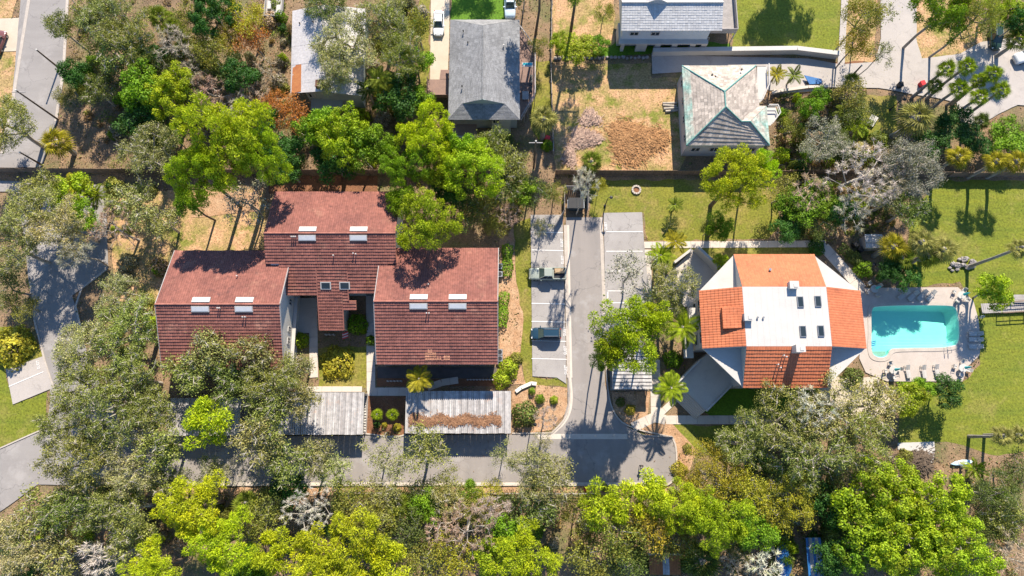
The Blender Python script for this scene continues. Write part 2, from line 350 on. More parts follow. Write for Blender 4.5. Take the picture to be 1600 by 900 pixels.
# left street (two pieces), car park and bottom lane, with the drive to the north
sheet('road', PX([(40, -80), (112, -80), (104, 0), (98, 110), (90, 190), (66, 262), (-4, 262), (20, 150)]), AZ, M['asphalt2'], jag=.05)
sheet('road', PX([(-60, 280), (166, 290), (170, 420), (114, 462), (132, 535), (160, 610), (205, 670), (262, 686), (262, 757), (120, 757), (60, 757), (0, 800), (-60, 850), (-60, 722), (0, 700), (40, 682), (74, 668), (80, 620), (75, 575), (55, 512), (44, 424), (28, 300), (-60, 300)]), AZ+.002, M['asphalt2'], jag=.05)
left_bay = [(10, 577), (70, 556), (84, 606), (21, 632)]
sheet('parking_bay', PX(left_bay), AZ+.006, M['drive'])
lane = [(255, 683), (795, 679), (862, 676), (880, 655), (887, 630), (884, 340), (940, 340), (945, 600), (948, 612), (957, 645), (980, 667), (1004, 679), (1050, 683), (1055, 698), (1055, 746), (1044, 757), (255, 757)]
sheet('drive', PX(lane), AZ+.010, M['asphalt'], jag=.02)
sheet('parking_bay', PX([(829, 336), (879, 336), (885, 600), (870, 590), (832, 588)]), AZ+.014, M['bay'])
sheet('parking_bay', PX([(943, 333), (1003, 332), (1006, 378), (1016, 480), (1016, 545), (947, 545)]), AZ+.018, M['bay'])
# concrete gutters and kerbs (a gutter lies flat, a kerb stands .12 m proud)
def strip(name, uv, w, z, mat, h=0., kind='structure'):
    pts = [G(*p) for p in uv]; m = MB(); Ls = []; Rs = []
    for i, p in enumerate(pts):
        d = (pts[min(i+1, len(pts)-1)]-pts[max(i-1, 0)]).normalized(); n = Vector((-d.y, d.x, 0))*w/2
        Ls.append(p+n); Rs.append(p-n)
    for i in range(len(pts)-1):
        if h: m.prism([Ls[i], Ls[i+1], Rs[i+1], Rs[i]], 0, z+h)
        else: m.poly([(q.x, q.y, z) for q in (Rs[i], Rs[i+1], Ls[i+1], Ls[i])])
    o = m.build(name, mat); o['kind'] = kind; return o
def arc(pts, it=2):
    for _ in range(it):
        q = [pts[0]]
        for a, b in zip(pts[:-1], pts[1:]): q += [(a[0]*.75+b[0]*.25, a[1]*.75+b[1]*.25), (a[0]*.25+b[0]*.75, a[1]*.25+b[1]*.75)]
        pts = q+[pts[-1]]
    return pts
gz = AZ+.022
strip('gutter', [(883.5, 352), (888.5, 590)], .55, gz, M['curb'])
strip('gutter', [(887.5, 352), (892.5, 590)], .32, gz+.003, M['conc'])
strip('gutter', [(939, 340), (946, 545)], .5, gz, M['curb'])
strip('gutter', [(840, 682), (980, 682)], .75, gz+.004, M['conc'])
strip('kerb', arc([(889, 590), (892, 625), (884, 655), (862, 676)]), .22, AZ, M['curb'], .12)
strip('gutter', arc([(891, 590), (894.5, 628), (886, 658), (862, 679)]), .3, gz+.008, M['conc'])
strip('kerb', [(862, 676.5), (800, 677)], .2, AZ, M['curb'], .12)
strip('kerb', arc([(946, 545), (948, 605), (957, 645), (980, 668), (1050, 683)]), .2, AZ, M['curb'], .12)
strip('kerb', arc([(1010, 681), (1050, 682)], 1), .2, AZ, M['curb'], .11)
strip('kerb', arc([(1050, 683), (1057, 700), (1056, 745), (1044, 758), (1030, 758)]), .25, AZ, M['curb'], .12)
strip('kerb', [(1030, 758), (250, 758)], .2, AZ, M['curb'], .12)
strip('gutter', [(1030, 755.3), (250, 755.3)], .3, gz+.006, M['conc'])
strip('kerb', [(568, 677), (618, 683.5), (634, 679)], .2, AZ, M['curb'], .12)
strip('kerb', arc([(55, 500), (66, 545), (74, 575), (85, 606)], 1), .25, AZ, M['curb'], .06)
strip('kerb', arc([(75, 668), (40, 683), (0, 701), (-50, 722)], 1), .2, AZ, M['curb'], .1)
strip('kerb', [(46, -70), (46, 0), (22, 150), (4, 240)], .5, AZ, M['curb'], .03)
strip('kerb', [(110, -70), (106, 0), (100, 110), (88, 190)], .45, AZ, M['curb'], .03)
strip('kerb', arc([(168, 420), (115, 461), (131, 530)], 1), .3, AZ, M['curb'], .05)
# stall lines and lettering
def line(uv, w=.11, z=AZ+.045): return strip('stall_line', uv, w, z, M['paint'])
for v in (363.5, 391.5, 474.8, 503, 533, 561): line([(830.5, v-.6), (879.5+(v-363)*.028, v+.6)])
for v in (362.5, 393, 424): line([(947, v), (1004, v)])
for a, b in (((949, 455), (982, 455)), ((949, 473.5), (982, 473.5)), ((949.5, 455), (949.5, 473.5))): line([a, b], .12)
line([(15, 604), (69, 581)])
def letters(text, u, v, size, rz, sx=1.0):
    p = G(u, v); cu = bpy.data.curves.new('stall_lettering', 'FONT'); cu.body = text; cu.size = size; cu.align_x = 'CENTER'; cu.align_y = 'CENTER'
    cu.offset = .006
    o = bpy.data.objects.new('stall_lettering', cu); COL.objects.link(o); o.location = (p.x, p.y, AZ+.05); o.rotation_euler = (0, 0, rz); o.scale = (1, sx, 1)
    cu.materials.append(M['paint']); o['kind'] = 'structure'
for u, v in ((878, 380), (879, 406.5), (882, 518.5), (883, 547.5), (884, 578), (946.5, 354)): letters('GUEST', u, v, .46, R(90), 1.25)
letters('GUEST', 61, 570, .46, R(108), 1.25)

# concrete drives and street, top right and top middle
sheet('road', PX([(1374, -80), (1432, -80), (1431, 60), (1440, 92), (1500, 84), (1532, 66), (1572, 60), (1660, 60), (1660, 196), (1600, 160), (1560, 178), (1530, 196), (1500, 190), (1494, 160), (1440, 150), (1372, 138), (1366, 100), (1376, 60)]), AZ, M['drive'], jag=.08)
sheet('driveway', PX([(1018, 86), (1262, 92), (1312, 101), (1372, 97), (1372, 138), (1290, 137), (1200, 142), (1196, 104), (1068, 104), (1068, 113), (1019, 116)]), AZ+.004, M['drive'])
sheet('path', PX([(1318, -80), (1331, -80), (1322, 40), (1319, 104), (1308, 104), (1312, 40)]), AZ+.008, M['drive'])
sheet('driveway', PX([(674, -70), (703, -70), (702, 60), (699, 140), (672, 140)]), AZ, M['cream'])
sheet('driveway', PX([(-60, 32), (44, 28), (36, 80), (-60, 84)]), AZ-.004, M['cream'])
sheet('driveway', PX([(1596, 132), (1660, 120), (1660, 170), (1584, 164)]), AZ+.012, M['drive'])
M['paver'] = pm('dark_paver', (.12, .10, .09), (.08, .07, .065), 1, .9, famt=.4)
# paths of cast slabs: every slab a piece of its own
def slab_path(uv, w, n, z=.10, mat='conc', name='path'):
    a = [G(*p) for p in uv]; root = None; L = sum((a[i+1]-a[i]).length for i in range(len(a)-1)); root = bpy.data.objects.new(name, None); COL.objects.link(root)
    root['kind'] = 'structure'; root.location = (a[0].x, a[0].y, 0)
    for i in range(len(a)-1):
        d = a[i+1]-a[i]; k = max(1, round(d.length/n)); dn = d.normalized(); nr = Vector((-dn.y, dn.x, 0))*w/2
        for j in range(k):
            p = a[i]+d*(j/k)+dn*.015; q = a[i]+d*((j+1)/k)-dn*.015; zz = z+random.uniform(-.006, .006)
            m = MB(); m.prism([p+nr, q+nr, q-nr, p-nr], 0, zz); m.build('slab', M[mat], root)
        BUILT.append([(a[i]+nr)[:2], (a[i+1]+nr)[:2], (a[i+1]-nr)[:2], (a[i]-nr)[:2]])
    return root
slab_path([(1004, 383), (1290, 381)], 1.05, 1.5)
slab_path([(1011, 390), (1012, 472)], 1.25, 1.5, .104)
slab_path([(1287, 386), (1346, 452)], 1.7, 1.7, .108)
slab_path([(1040, 656), (1188, 656)], 1.25, 1.5)
slab_path([(1023, 562), (1025, 650)], 1.5, 1.5, .104)
slab_path([(988, 668), (1022, 652), (1040, 656)], 1.4, 1.4, .096)
slab_path([(1030, 648), (1062, 618)], .9, 1.2, .112)
slab_path([(578.5, 460), (580, 612)], 1.25, 1.5)
slab_path([(574, 612), (640, 612)], 1.2, 1.5, .108)
slab_path([(489.5, 465), (490.5, 590)], 1.25, 1.5)
slab_path([(472, 608), (566, 608)], .8, 1.5, .104)
slab_path([(1208, 144), (1290, 140)], .7, 1.5, .3)
sheet('patio', PX([(590, 574), (776, 574), (776, 591), (590, 591)]), .115, M['paver'])
sheet('planting_bed', PX([(590, 592), (776, 592), (776, 603), (590, 603)]), .118, M['bark'])
slab_path([(668, 606), (690, 598), (716, 594)], 1.0, 1.2, .13)
sheet('patio', PX([(456, 466), (486, 466), (486, 520), (458, 522)]), .118, M['conc'])
sheet('patio', PX([(1033, 440), (1082, 390), (1125, 430), (1112, 470), (1070, 480)]), .12, M['conc'])
sheet('bare_sand', PX([(1280, 590), (1370, 590), (1400, 640), (1350, 660), (1285, 630)]), .09, M['cream'], jag=.3)

# ---------------- roofs of real tiles
def tiles(m, A, B, C, D, course=.36, width=.32, thick=.06, peak=.05, lift=.02):
    "rows of overlapping tiles from the eave A-B up to the ridge D-C"
    A, B, C, D = map(Vector, (A, B, C, D)); n = (B-A).cross(D-A).normalized()
    if n.z < 0: n = -n
    H = ((D+C)/2-(A+B)/2).length; k = max(1, round(H/course))
    for i in range(k):
        t0, t1 = i/k, min(1, (i+1.1)/k)
        l0, r0, l1, r1 = A.lerp(D, t0), B.lerp(C, t0), A.lerp(D, t1), B.lerp(C, t1)
        q = max(1, round((r0-l0).length/width)); off = n*(thick+lift); of1 = n*(lift+.005)
        for j in range(q):
            s0, s1, sm = j/q, (j+.97)/q, (j+.5)/q; e = n*random.uniform(-.012, .012)
            p0, p1, pk = l0.lerp(r0, s0)+off+e, l0.lerp(r0, s1)+off+e, l0.lerp(r0, sm)+off+n*peak+e
            u0, u1, uk = l1.lerp(r1, s0)+of1, l1.lerp(r1, s1)+of1, l1.lerp(r1, sm)+of1+n*peak
            m.mesh([p0, pk, p1, u1, uk, u0, p0-off*.9, p1-off*.9], [(0, 1, 4, 5), (1, 2, 3, 4), (6, 7, 2, 1, 0)])
def roof_face(par, A, B, C, D, mat, under, **kw):
    s = MB(); s.slab([A, B, C, D] if (Vector(C)-Vector(D)).length > .01 else [A, B, C], .2); r = s.build('roof', under, par)
    m = MB(); tiles(m, A, B, C, D, **kw); m.build('roof_tiles', mat, r, kind='stuff'); return r
def cap(par, a, b, mat, r=.13, name='ridge_cap', seg=.42):
    a = Vector(a); b = Vector(b); k = max(1, int((b-a).length/seg)); m = MB()
    for i in range(k):
        p, q = a.lerp(b, i/k), a.lerp(b, (i+1.08)/k); m.tube([p, q], [r*1.08, r*.9], 6)
    return m.build(name, mat, par)
def window(par, c, w, h, face, frame=None, name='window'):
    "window in a wall: frame standing proud, pane in it; face is the wall's outward direction"
    c = Vector(c); d = Vector((face[0], face[1], 0)).normalized(); t = Vector((-d.y, d.x, 0)); z = Vector((0, 0, 1)); m = MB()
    for a, b in (((-w/2, -h/2), (w/2, -h/2)), ((-w/2, h/2), (w/2, h/2)), ((-w/2, -h/2), (-w/2, h/2)), ((w/2, -h/2), (w/2, h/2)), ((0, -h/2), (0, h/2))):
        m.bar(c+d*.05+t*a[0]+z*a[1], c+d*.05+t*b[0]+z*b[1], .09, .09)
    f = m.build(name, frame or M['white'], par); g = MB()
    g.poly([c+d*.02+t*x*w/2+z*y*h/2 for x, y in ((-1, -1), (1, -1), (1, 1), (-1, 1))]); g.build('pane', M['glass'], f); return f
def pipe(par, p, h=.5, r=.06, mat=None, name='vent_pipe'):
    m = MB(); m.tube([p, Vector(p)+Vector((0, 0, h))], r, 8); m.tube([Vector(p)+Vector((0, 0, h)), Vector(p)+Vector((0, 0, h+.08))], r*1.6, 8)
    return m.build(name, mat or M['white'], par)
E2 = Vector((0, 0, 1))
def gable_walls(par, x0, x1, yN, yR, yS, hN, hR, hS, inset=.45, mat='cream_wall'):
    "walls with gable ends under a roof whose ridge runs along x"
    m = MB(); a, b = x0+inset, x1-inset; n, s = yN-inset, yS+inset; sn = (hR-hN)/(yN-yR); ss = (hR-hS)/(yR-yS)
    prof = [(s, 0), (n, 0), (n, hN+sn*inset-.24), (yR, hR-.26), (s, hS+ss*inset-.24)]
    vs = [(x, y, z) for x in (a, b) for y, z in prof]; k = 5
    m.mesh(vs, [(4, 3, 2, 1, 0), (5, 6, 7, 8, 9)]+[(i, (i+1) % k, k+(i+1) % k, k+i) for i in range(k)]); return m.build('wall', M[mat], par)
def skylight_pair(par, u, vr, xw, yR, hR, slope):
    "white-framed skylight straddling the ridge"
    x = G(u, vr, hR).x
    for sgn in (1, -1):
        y0, y1 = yR+sgn*.30, yR+sgn*1.05; zz = lambda y: hR-abs(y-yR)*slope
        m = MB(); P = [(x-xw/2, y0, zz(y0)+.26), (x+xw/2, y0, zz(y0)+.26), (x+xw/2, y1, zz(y1)+.26), (x-xw/2, y1, zz(y1)+.26)]
        m.slab(P, .3); f = m.build('skylight', M['white'], par); g = MB()
        Q = [(x-xw/2+.12, y0+sgn*.1, zz(y0)+.285-.1*slope), (x+xw/2-.12, y0+sgn*.1, zz(y0)+.285-.1*slope), (x+xw/2-.12, y1-sgn*.1, zz(y1)+.285+.1*slope), (x-xw/2+.12, y1-sgn*.1, zz(y1)+.285+.1*slope)]
        g.slab(Q, .02); g.build('pane', M['milk'], f)
M['milk'] = pm('milky_acrylic', (.60, .59, .57), (.54, .53, .52), 2, .3, famt=.05, spec=.5)
HE, SL = 6.9, .43
def townhouse(name, label, nL, nR, rL, rR, sL, sR, sky, pipes, seed):
    yN = (G(*nL, HE).y+G(*nR, HE).y)/2; hR = 9.6
    for _ in range(4): yR = (G(*rL, hR).y+G(*rR, hR).y)/2; hR = HE+SL*(yN-yR)
    yS = (G(*sL, HE).y+G(*sR, HE).y)/2; hS = hR-SL*(yR-yS)
    x0 = (G(*nL, HE).x+G(*rL, hR).x+G(*sL, hS).x)/3; x1 = (G(*nR, HE).x+G(*rR, hR).x+G(*sR, hS).x)/3
    t = thing(name, label, 'building', ((x0+x1)/2, (yN+yS)/2, 0)); random.seed(seed)
    roof_face(t, (x0, yN, HE), (x1, yN, HE), (x1, yR, hR), (x0, yR, hR), M['maroon'], M['maroon_cap'], course=.34)
    roof_face(t, (x0, yS, hS), (x1, yS, hS), (x1, yR, hR), (x0, yR, hR), M['maroon'], M['maroon_cap'], course=.45, thick=.095, peak=.03)
    cap(t, (x0, yR, hR+.1), (x1, yR, hR+.1), M['maroon_cap'])
    for x in (x0, x1):
        m = MB(); m.bar((x, yN, HE-.02), (x, yR, hR-.02), .1, .26); m.bar((x, yS, hS-.02), (x, yR, hR-.02), .1, .26); m.build('barge_board', M['woodgrey'], t)
    gable_walls(t, x0, x1, yN, yR, yS, HE, hR, hS, .6)
    for u, v in sky: skylight_pair(t, u, v, 2.45, yR, hR, SL)
    for u, v in pipes:
        h = hR
        for _ in range(5): p = G(u, v, h); h = hR-SL*abs(p.y-yR)
        pipe(t, p)
    BUILT.append([(x0, yN), (x1, yN), (x1, yS), (x0, yS)])
    return t, x0, x1, yN, yR, yS, hR, hS
tR, rx0, rx1, ryN, ryR, ryS, rhR, rhS = townhouse('townhouse', 'maroon tiled gable building nearest the parking bays, behind the long carport', (591, 388), (778, 388), (587, 472), (778, 470), (590, 570), (779, 568), [(654, 471), (715, 471)], [(667, 490), (671, 490), (670, 445)], 1)
def slope_patch(par, u0, u1, v0, v1, yR, hR, mat):
    "a few paler replacement tiles"
    def at(u, v):
        h = hR-2
        for _ in range(8): p = G(u, v, h); h = hR-SL*abs(p.y-yR)
        return Vector((p.x, p.y, h+.035))
    a, b_, c_, d_ = at(u0, v1), at(u1, v1), at(u1, v0), at(u0, v0); m = MB(); tiles(m, (a.x, a.y, a.z), (b_.x, a.y, a.z), (b_.x, d_.y, d_.z), (a.x, d_.y, d_.z), .43, .32, .08, .03); m.build('replaced_tiles', mat, par, kind='stuff')
M['newtile'] = pm('pale_tile', (.47, .22, .13), (.38, .17, .10), 1.5, .8, island=.5)
for q in ((664, 682, 550, 562), (682, 690, 556, 562), (693, 703, 555, 562), (668, 676, 545, 551)): slope_patch(tR, *q, ryR, rhR, M['newtile'])
for u, w in ((612, 2.2), (650, 2.2), (700, 3.0), (748, 3.0)): window(tR, (G(u, 578, 1.3).x, ryS+.62, 1.25), w, 2.1, (0, -1))
for u in (612, 690, 748): window(tR, (G(u, 578, 4.3).x, ryS+.62, 4.4), 1.8, 1.3, (0, -1))
tL, lx0, lx1, lyN, lyR, lyS, lhR, lhS = townhouse('townhouse', 'maroon tiled gable building at the left, half hidden by oaks', (268, 392), (447, 392), (249, 476), (445, 475), (252, 577), (447, 577), [(313, 476), (381, 476)], [(342, 482), (345, 482), (381, 496), (385, 496), (372, 432)], 2)
for y, z, w in ((lyR+1.5, 4.6, .9), (lyR-2.5, 4.2, .7), (lyR-4.2, 4.2, .9), (lyR-6.2, 3.8, .9), (lyR-1.5, 1.6, .9), (lyR-5, 1.5, .9)): window(tL, (lx1-.6, y, z), w, 1.1, (1, 0))
m = MB(); m.box((lx1-.3, (lyN+lyS)/2-3, 2.9), (.5, 11, .15)); m.build('wall_ledge', M['white'], tL)
# the upper building has a lower middle wing that comes forward under the same slope
def upper():
    yN = G(500, 300, HE).y; hR = 8.7
    for _ in range(5): yR = G(500, 364.5, hR).y; hR = HE+SL*(yN-yR)
    def S(u, v):
        h = HE
        for _ in range(8): p = G(u, v, h); h = hR-SL*(yR-p.y)
        return G(u, v, h)
    x0 = (G(427, 300, HE).x+G(415, 365, hR).x)/2; x1 = G(622, 350, 8).x
    t = thing('townhouse', 'maroon tiled building at the back, with a narrow wing stepping forward', 'building', ((x0+x1)/2, yR, 0)); random.seed(3)
    roof_face(t, (x0, yN, HE), (x1, yN, HE), (x1, yR, hR), (x0, yR, hR), M['maroon'], M['maroon_cap'], course=.34)
    a, c0, c1, e = S(452, 461).x, S(497, 470).x, S(545, 470).x, S(590, 458).x
    yA = S(470, 461).y; yB = S(520, 516).y; yC = S(550, 484).y; c2 = S(557, 484).x; c3 = S(537, 500).x; z = lambda y: hR-SL*(yR-y)
    for xa, xb, ya, yb in ((x0, x1, S(500, 412).y, yR), (a-1.2, c0, yA, S(500, 412).y), (c1+.02, e+1.6, S(560, 458).y, S(500, 412).y), (c0, c3, yB, S(500, 412).y), (c3+.01, c1, S(545, 470).y, S(500, 412).y), (c3+.01, c2, yC, S(545, 470).y)):
        roof_face(t, (xa, ya, z(ya)), (xb, ya, z(ya)), (xb, yb, z(yb)), (xa, yb, z(yb)), M['maroon'], M['maroon_cap'], course=.45, thick=.095, peak=.03)
    for x, ya, yb in ((c0, S(500, 420).y, yB), (c3, yC, yB), (c1, S(500, 425).y, S(545, 470).y)):
        m = MB(); m.bar((x, ya, z(ya)+.1), (x, yb, z(yb)+.1), .12, .2); m.build('barge_board', M['maroon_cap'], t)
    cap(t, (x0, yR, hR+.1), (x1, yR, hR+.1), M['maroon_cap'])
    gable_walls(t, x0, x1, yN, yR, S(500, 412).y-1.5, HE, hR, z(S(500, 412).y-1.5), .6)
    m = MB(); m.prism([(a, yA+1.2), (e, yA+1.2), (e, yA+6), (a, yA+6)], 0, z(yA+1.2)-.3); m.prism([(c0+.5, yB+.6), (c3-.5, yB+.6), (c3-.5, yA+1.1), (c0+.5, yA+1.1)], 0, z(yB+.6)-.28); m.build('wing_wall', M['cream_wall'], t)
    for u in (480, 560): skylight_pair(t, u, 365, 2.45, yR, hR, SL)
    for u, v in ((509.5, 447), (539, 447)):
        p = S(u, v); m = MB(); m.slab([(p.x-.75, p.y-.5, z(p.y-.5)+.22), (p.x+.75, p.y-.5, z(p.y-.5)+.22), (p.x+.75, p.y+.5, z(p.y+.5)+.22), (p.x-.75, p.y+.5, z(p.y+.5)+.22)], .22)
        f = m.build('skylight', M['white'], t); g = MB(); g.slab([(p.x-.6, p.y-.38, z(p.y-.38)+.25), (p.x+.6, p.y-.38, z(p.y-.38)+.25), (p.x+.6, p.y+.38, z(p.y+.38)+.25), (p.x-.6, p.y+.38, z(p.y+.38)+.25)], .02); g.build('pane', M['glass'], f)
    for u, v in ((457, 371), (460, 371), (463, 371), (553, 397), (557, 398), (522, 400)): pipe(t, S(u, v))
    window(t, ((c0+c3)/2-.3, yB+.58, 1.3), 2.2, 1.8, (0, -1)); window(t, (a+2.2, yA+1.18, 1.3), 1.8, 2.0, (0, -1)); window(t, (e-2, yA+1.18, 1.3), 1.6, 2.0, (0, -1))
    BUILT.append([(x0, yN), (x1, yN), (x1, yA), (x0, yA)]); BUILT.append([(c0, yA), (c1, yA), (c1, yB), (c0, yB)]); return t
tU = upper()
# ---------------- the white building with four orange roof slopes
def octagon():
    he, ht = 8.6, 11.2; g = lambda u, v, h: G(u, v, h)
    x0 = (g(1160, 449, ht).x+g(1166, 541, ht).x)/2; x1 = (g(1290, 449, ht).x+g(1301, 541, ht).x)/2; y1 = g(1225, 448, ht).y; y0 = g(1230, 541, ht).y
    X0 = (g(1092, 457, he).x+g(1098, 546, he).x)/2; X1 = (g(1345, 452, he).x+g(1352, 542, he).x)/2; Y1 = g(1215, 397.5, he).y; Y0 = g(1230, 605.5, he).y
    t = thing('clubhouse', 'white building with four bright orange roof slopes beside the swimming pool', 'building', ((x0+x1)/2, (y0+y1)/2, 0)); random.seed(5)
    m = MB(); m.slab([(x0, y0, ht+.02), (x1, y0, ht+.02), (x1, y1, ht+.02), (x0, y1, ht+.02)], .3); m.build('flat_roof', M['white'], t)
    m = MB()
    for i in range(1, 14):
        x = x0+(x1-x0)*i/14; m.box((x, (y0+y1)/2, ht+.028), (.05, y1-y0-.2, .012))
    m.build('roof_seams', M['white'], t, kind='stuff')
    kw = dict(course=.42, width=.36)
    roof_face(t, (x0, Y1, he), (x1, Y1, he), (x1, y1, ht), (x0, y1, ht), M['orange'], M['white'], thick=.03, peak=.02, **kw)
    roof_face(t, (x0, Y0, he), (x1, Y0, he), (x1, y0, ht), (x0, y0, ht), M['orange'], M['white'], thick=.085, peak=.03, course=.5, width=.36)
    roof_face(t, (X0, y1, he), (X0, y0, he), (x0, y0, ht), (x0, y1, ht), M['orange'], M['white'], thick=.07, peak=.03, course=.55, width=.36)
    roof_face(t, (X1, y0, he), (X1, y1, he), (x1, y1, ht), (x1, y0, ht), M['orange'], M['white'], thick=.03, peak=.02, **kw)
    # white vertical gables that close the slopes' ends, and the flat corner roofs at eave level
    for cx, cy, ex, ey in ((x0, y1, X0, Y1), (x1, y1, X1, Y1), (x0, y0, X0, Y0), (x1, y0, X1, Y0)):
        m = MB(); ix = .12 if ex > cx else -.12; iy = .12 if ey > cy else -.12
        m.mesh([(ex, cy-iy, he-.3), (cx-ix, cy-iy, he-.3), (cx-ix, cy-iy, ht-.2), (ex, cy-iy, he-.1), (cx-ix, ey, he-.3), (cx-ix, ey, he-.1)], [(0, 1, 2, 3), (1, 4, 5, 2)])
        m.build('gable_wall', M['white'], t)
        m = MB(); m.prism([(cx-ix, cy-iy), (ex, cy-iy), (cx-ix, ey)], he-.4, he-.12); m.build('corner_roof', M['white'], t)
    wl = MB(); i = .5
    wl.prism([(X0+i, y1-i), (x0+i, y1-i), (x0+i, Y1-i), (x1-i, Y1-i), (x1-i, y1-i), (X1-i, y1-i), (X1-i, y0+i), (x1-i, y0+i), (x1-i, Y0+i), (x0+i, Y0+i), (x0+i, y0+i), (X0+i, y0+i)], 0, he-.45); wl.build('wall', M['white'], t)
    for k in range(3):
        for x in np.linspace(x0+1.6, x1-1.6, 4): window(t, (x, Y0+i-.02, 1.4+2.7*k), 1.6, 1.4, (0, -1))
        for y in np.linspace(y0+1.8, y1-1.8, 3): window(t, (X0+i-.02, y, 1.4+2.7*k), 1.6, 1.4, (-1, 0))
    # chimneys, skylights, vents, hatch
    for u, v, z, h in ((1241, 445, ht, .75), (1170, 495, ht, .75), (1251, 544, ht-.1, 1.5)):
        p = G(u, v, z+h); m = MB(); m.box((p.x, p.y, z+h/2-.3), (1.15, .95, h+.6)); c = m.build('chimney', M['white'], t)
        m = MB(); m.box((p.x, p.y, z+h+.05), (1.25, 1.05, .1)); m.box((p.x+.15, p.y-.1, z+h+.13), (.5, .45, .08)); m.build('chimney_cap', M['white'], c)
    for u, v in ((1251, 471.5), (1278.5, 470.5), (1255, 517.5), (1283, 517)):
        p = G(u, v, ht+.2); m = MB(); m.box((p.x, p.y, ht+.1), (.85, 1.5, .2)); f = m.build('skylight', M['metal'], t)
        m = MB(); m.box((p.x, p.y, ht+.21), (.66, 1.3, .03)); m.build('pane', M['glass'], f)
    for u, v in ((1183, 496.5), (1192, 496.5)): pipe(t, G(u, v, ht), .25, .09, M['metal'])
    sl = (ht-he)/(y0-Y0); s2 = (ht-he)/(Y1-y1)
    for u, v in ((1226, 558), (1213, 570), (1217, 575), (1222, 556)):
        h = 10
        for _ in range(6): p = G(u, v, h); h = ht-sl*(y0-p.y)
        pipe(t, p, .7, .06)
    h = 10
    for _ in range(6): p = G(1202, 422, h); h = ht-s2*(p.y-y1)
    pipe(t, p, .35, .12, M['metal'])
    # raised square hatch on the left slope
    s3 = (ht-he)/(x0-X0); pa = G(1127, 481, 10.2); pb = G(1154, 514, 10.2); m = MB(); zz = lambda x: ht-s3*(x0-x)
    xa, xb, ya, yb = pa.x, pb.x+.2, pb.y, pa.y
    m.mesh([(xa, ya, zz(xa)+.7), (xb, ya, zz(xb)+.15), (xb, yb, zz(xb)+.15), (xa, yb, zz(xa)+.7), (xa, ya, zz(xa)-.1), (xb, ya, zz(xb)-.1), (xb, yb, zz(xb)-.1), (xa, yb, zz(xa)-.1)], [(0, 1, 2, 3), (0, 4, 5, 1), (1, 5, 6, 2), (2, 6, 7, 3), (3, 7, 4, 0)])
    hb = m.build('raised_hatch', M['orange'], t); m = MB(); tiles(m, (xa, yb, zz(xa)+.7), (xa, ya, zz(xa)+.7), (xb, ya, zz(xb)+.15), (xb, yb, zz(xb)+.15), .5, .36, .05, .02); m.build('roof_tiles', M['orange'], hb, kind='stuff')
    # white balcony with rail on the west side
    m = MB(); m.box((X0-.5, y0+1.0, 3.0), (1.4, 3.4, .15)); m.build('balcony', M['white'], t)
    m = MB(); m.box((X0-.4, y0+5.2, 5.4), (1.2, 2.2, .15)); m.box((X0-.95, y0+5.2, 5.9), (.08, 2.2, .9)); m.build('balcony', M['white'], t)
    for k in range(6):
        m = MB(); m.box((X0-1.15, y0-.6+k*.62, 3.55), (.1, .1, 1.0)); m.build('baluster', M['white'], t)
    m = MB(); m.box((X0-1.15, y0+1.0, 4.1), (.14, 3.4, .1)); m.build('hand_rail', M['white'], t)
    BUILT.append([(X0, Y0), (X1, Y0), (X1, Y1), (X0, Y1)]); return t
tO = octagon()
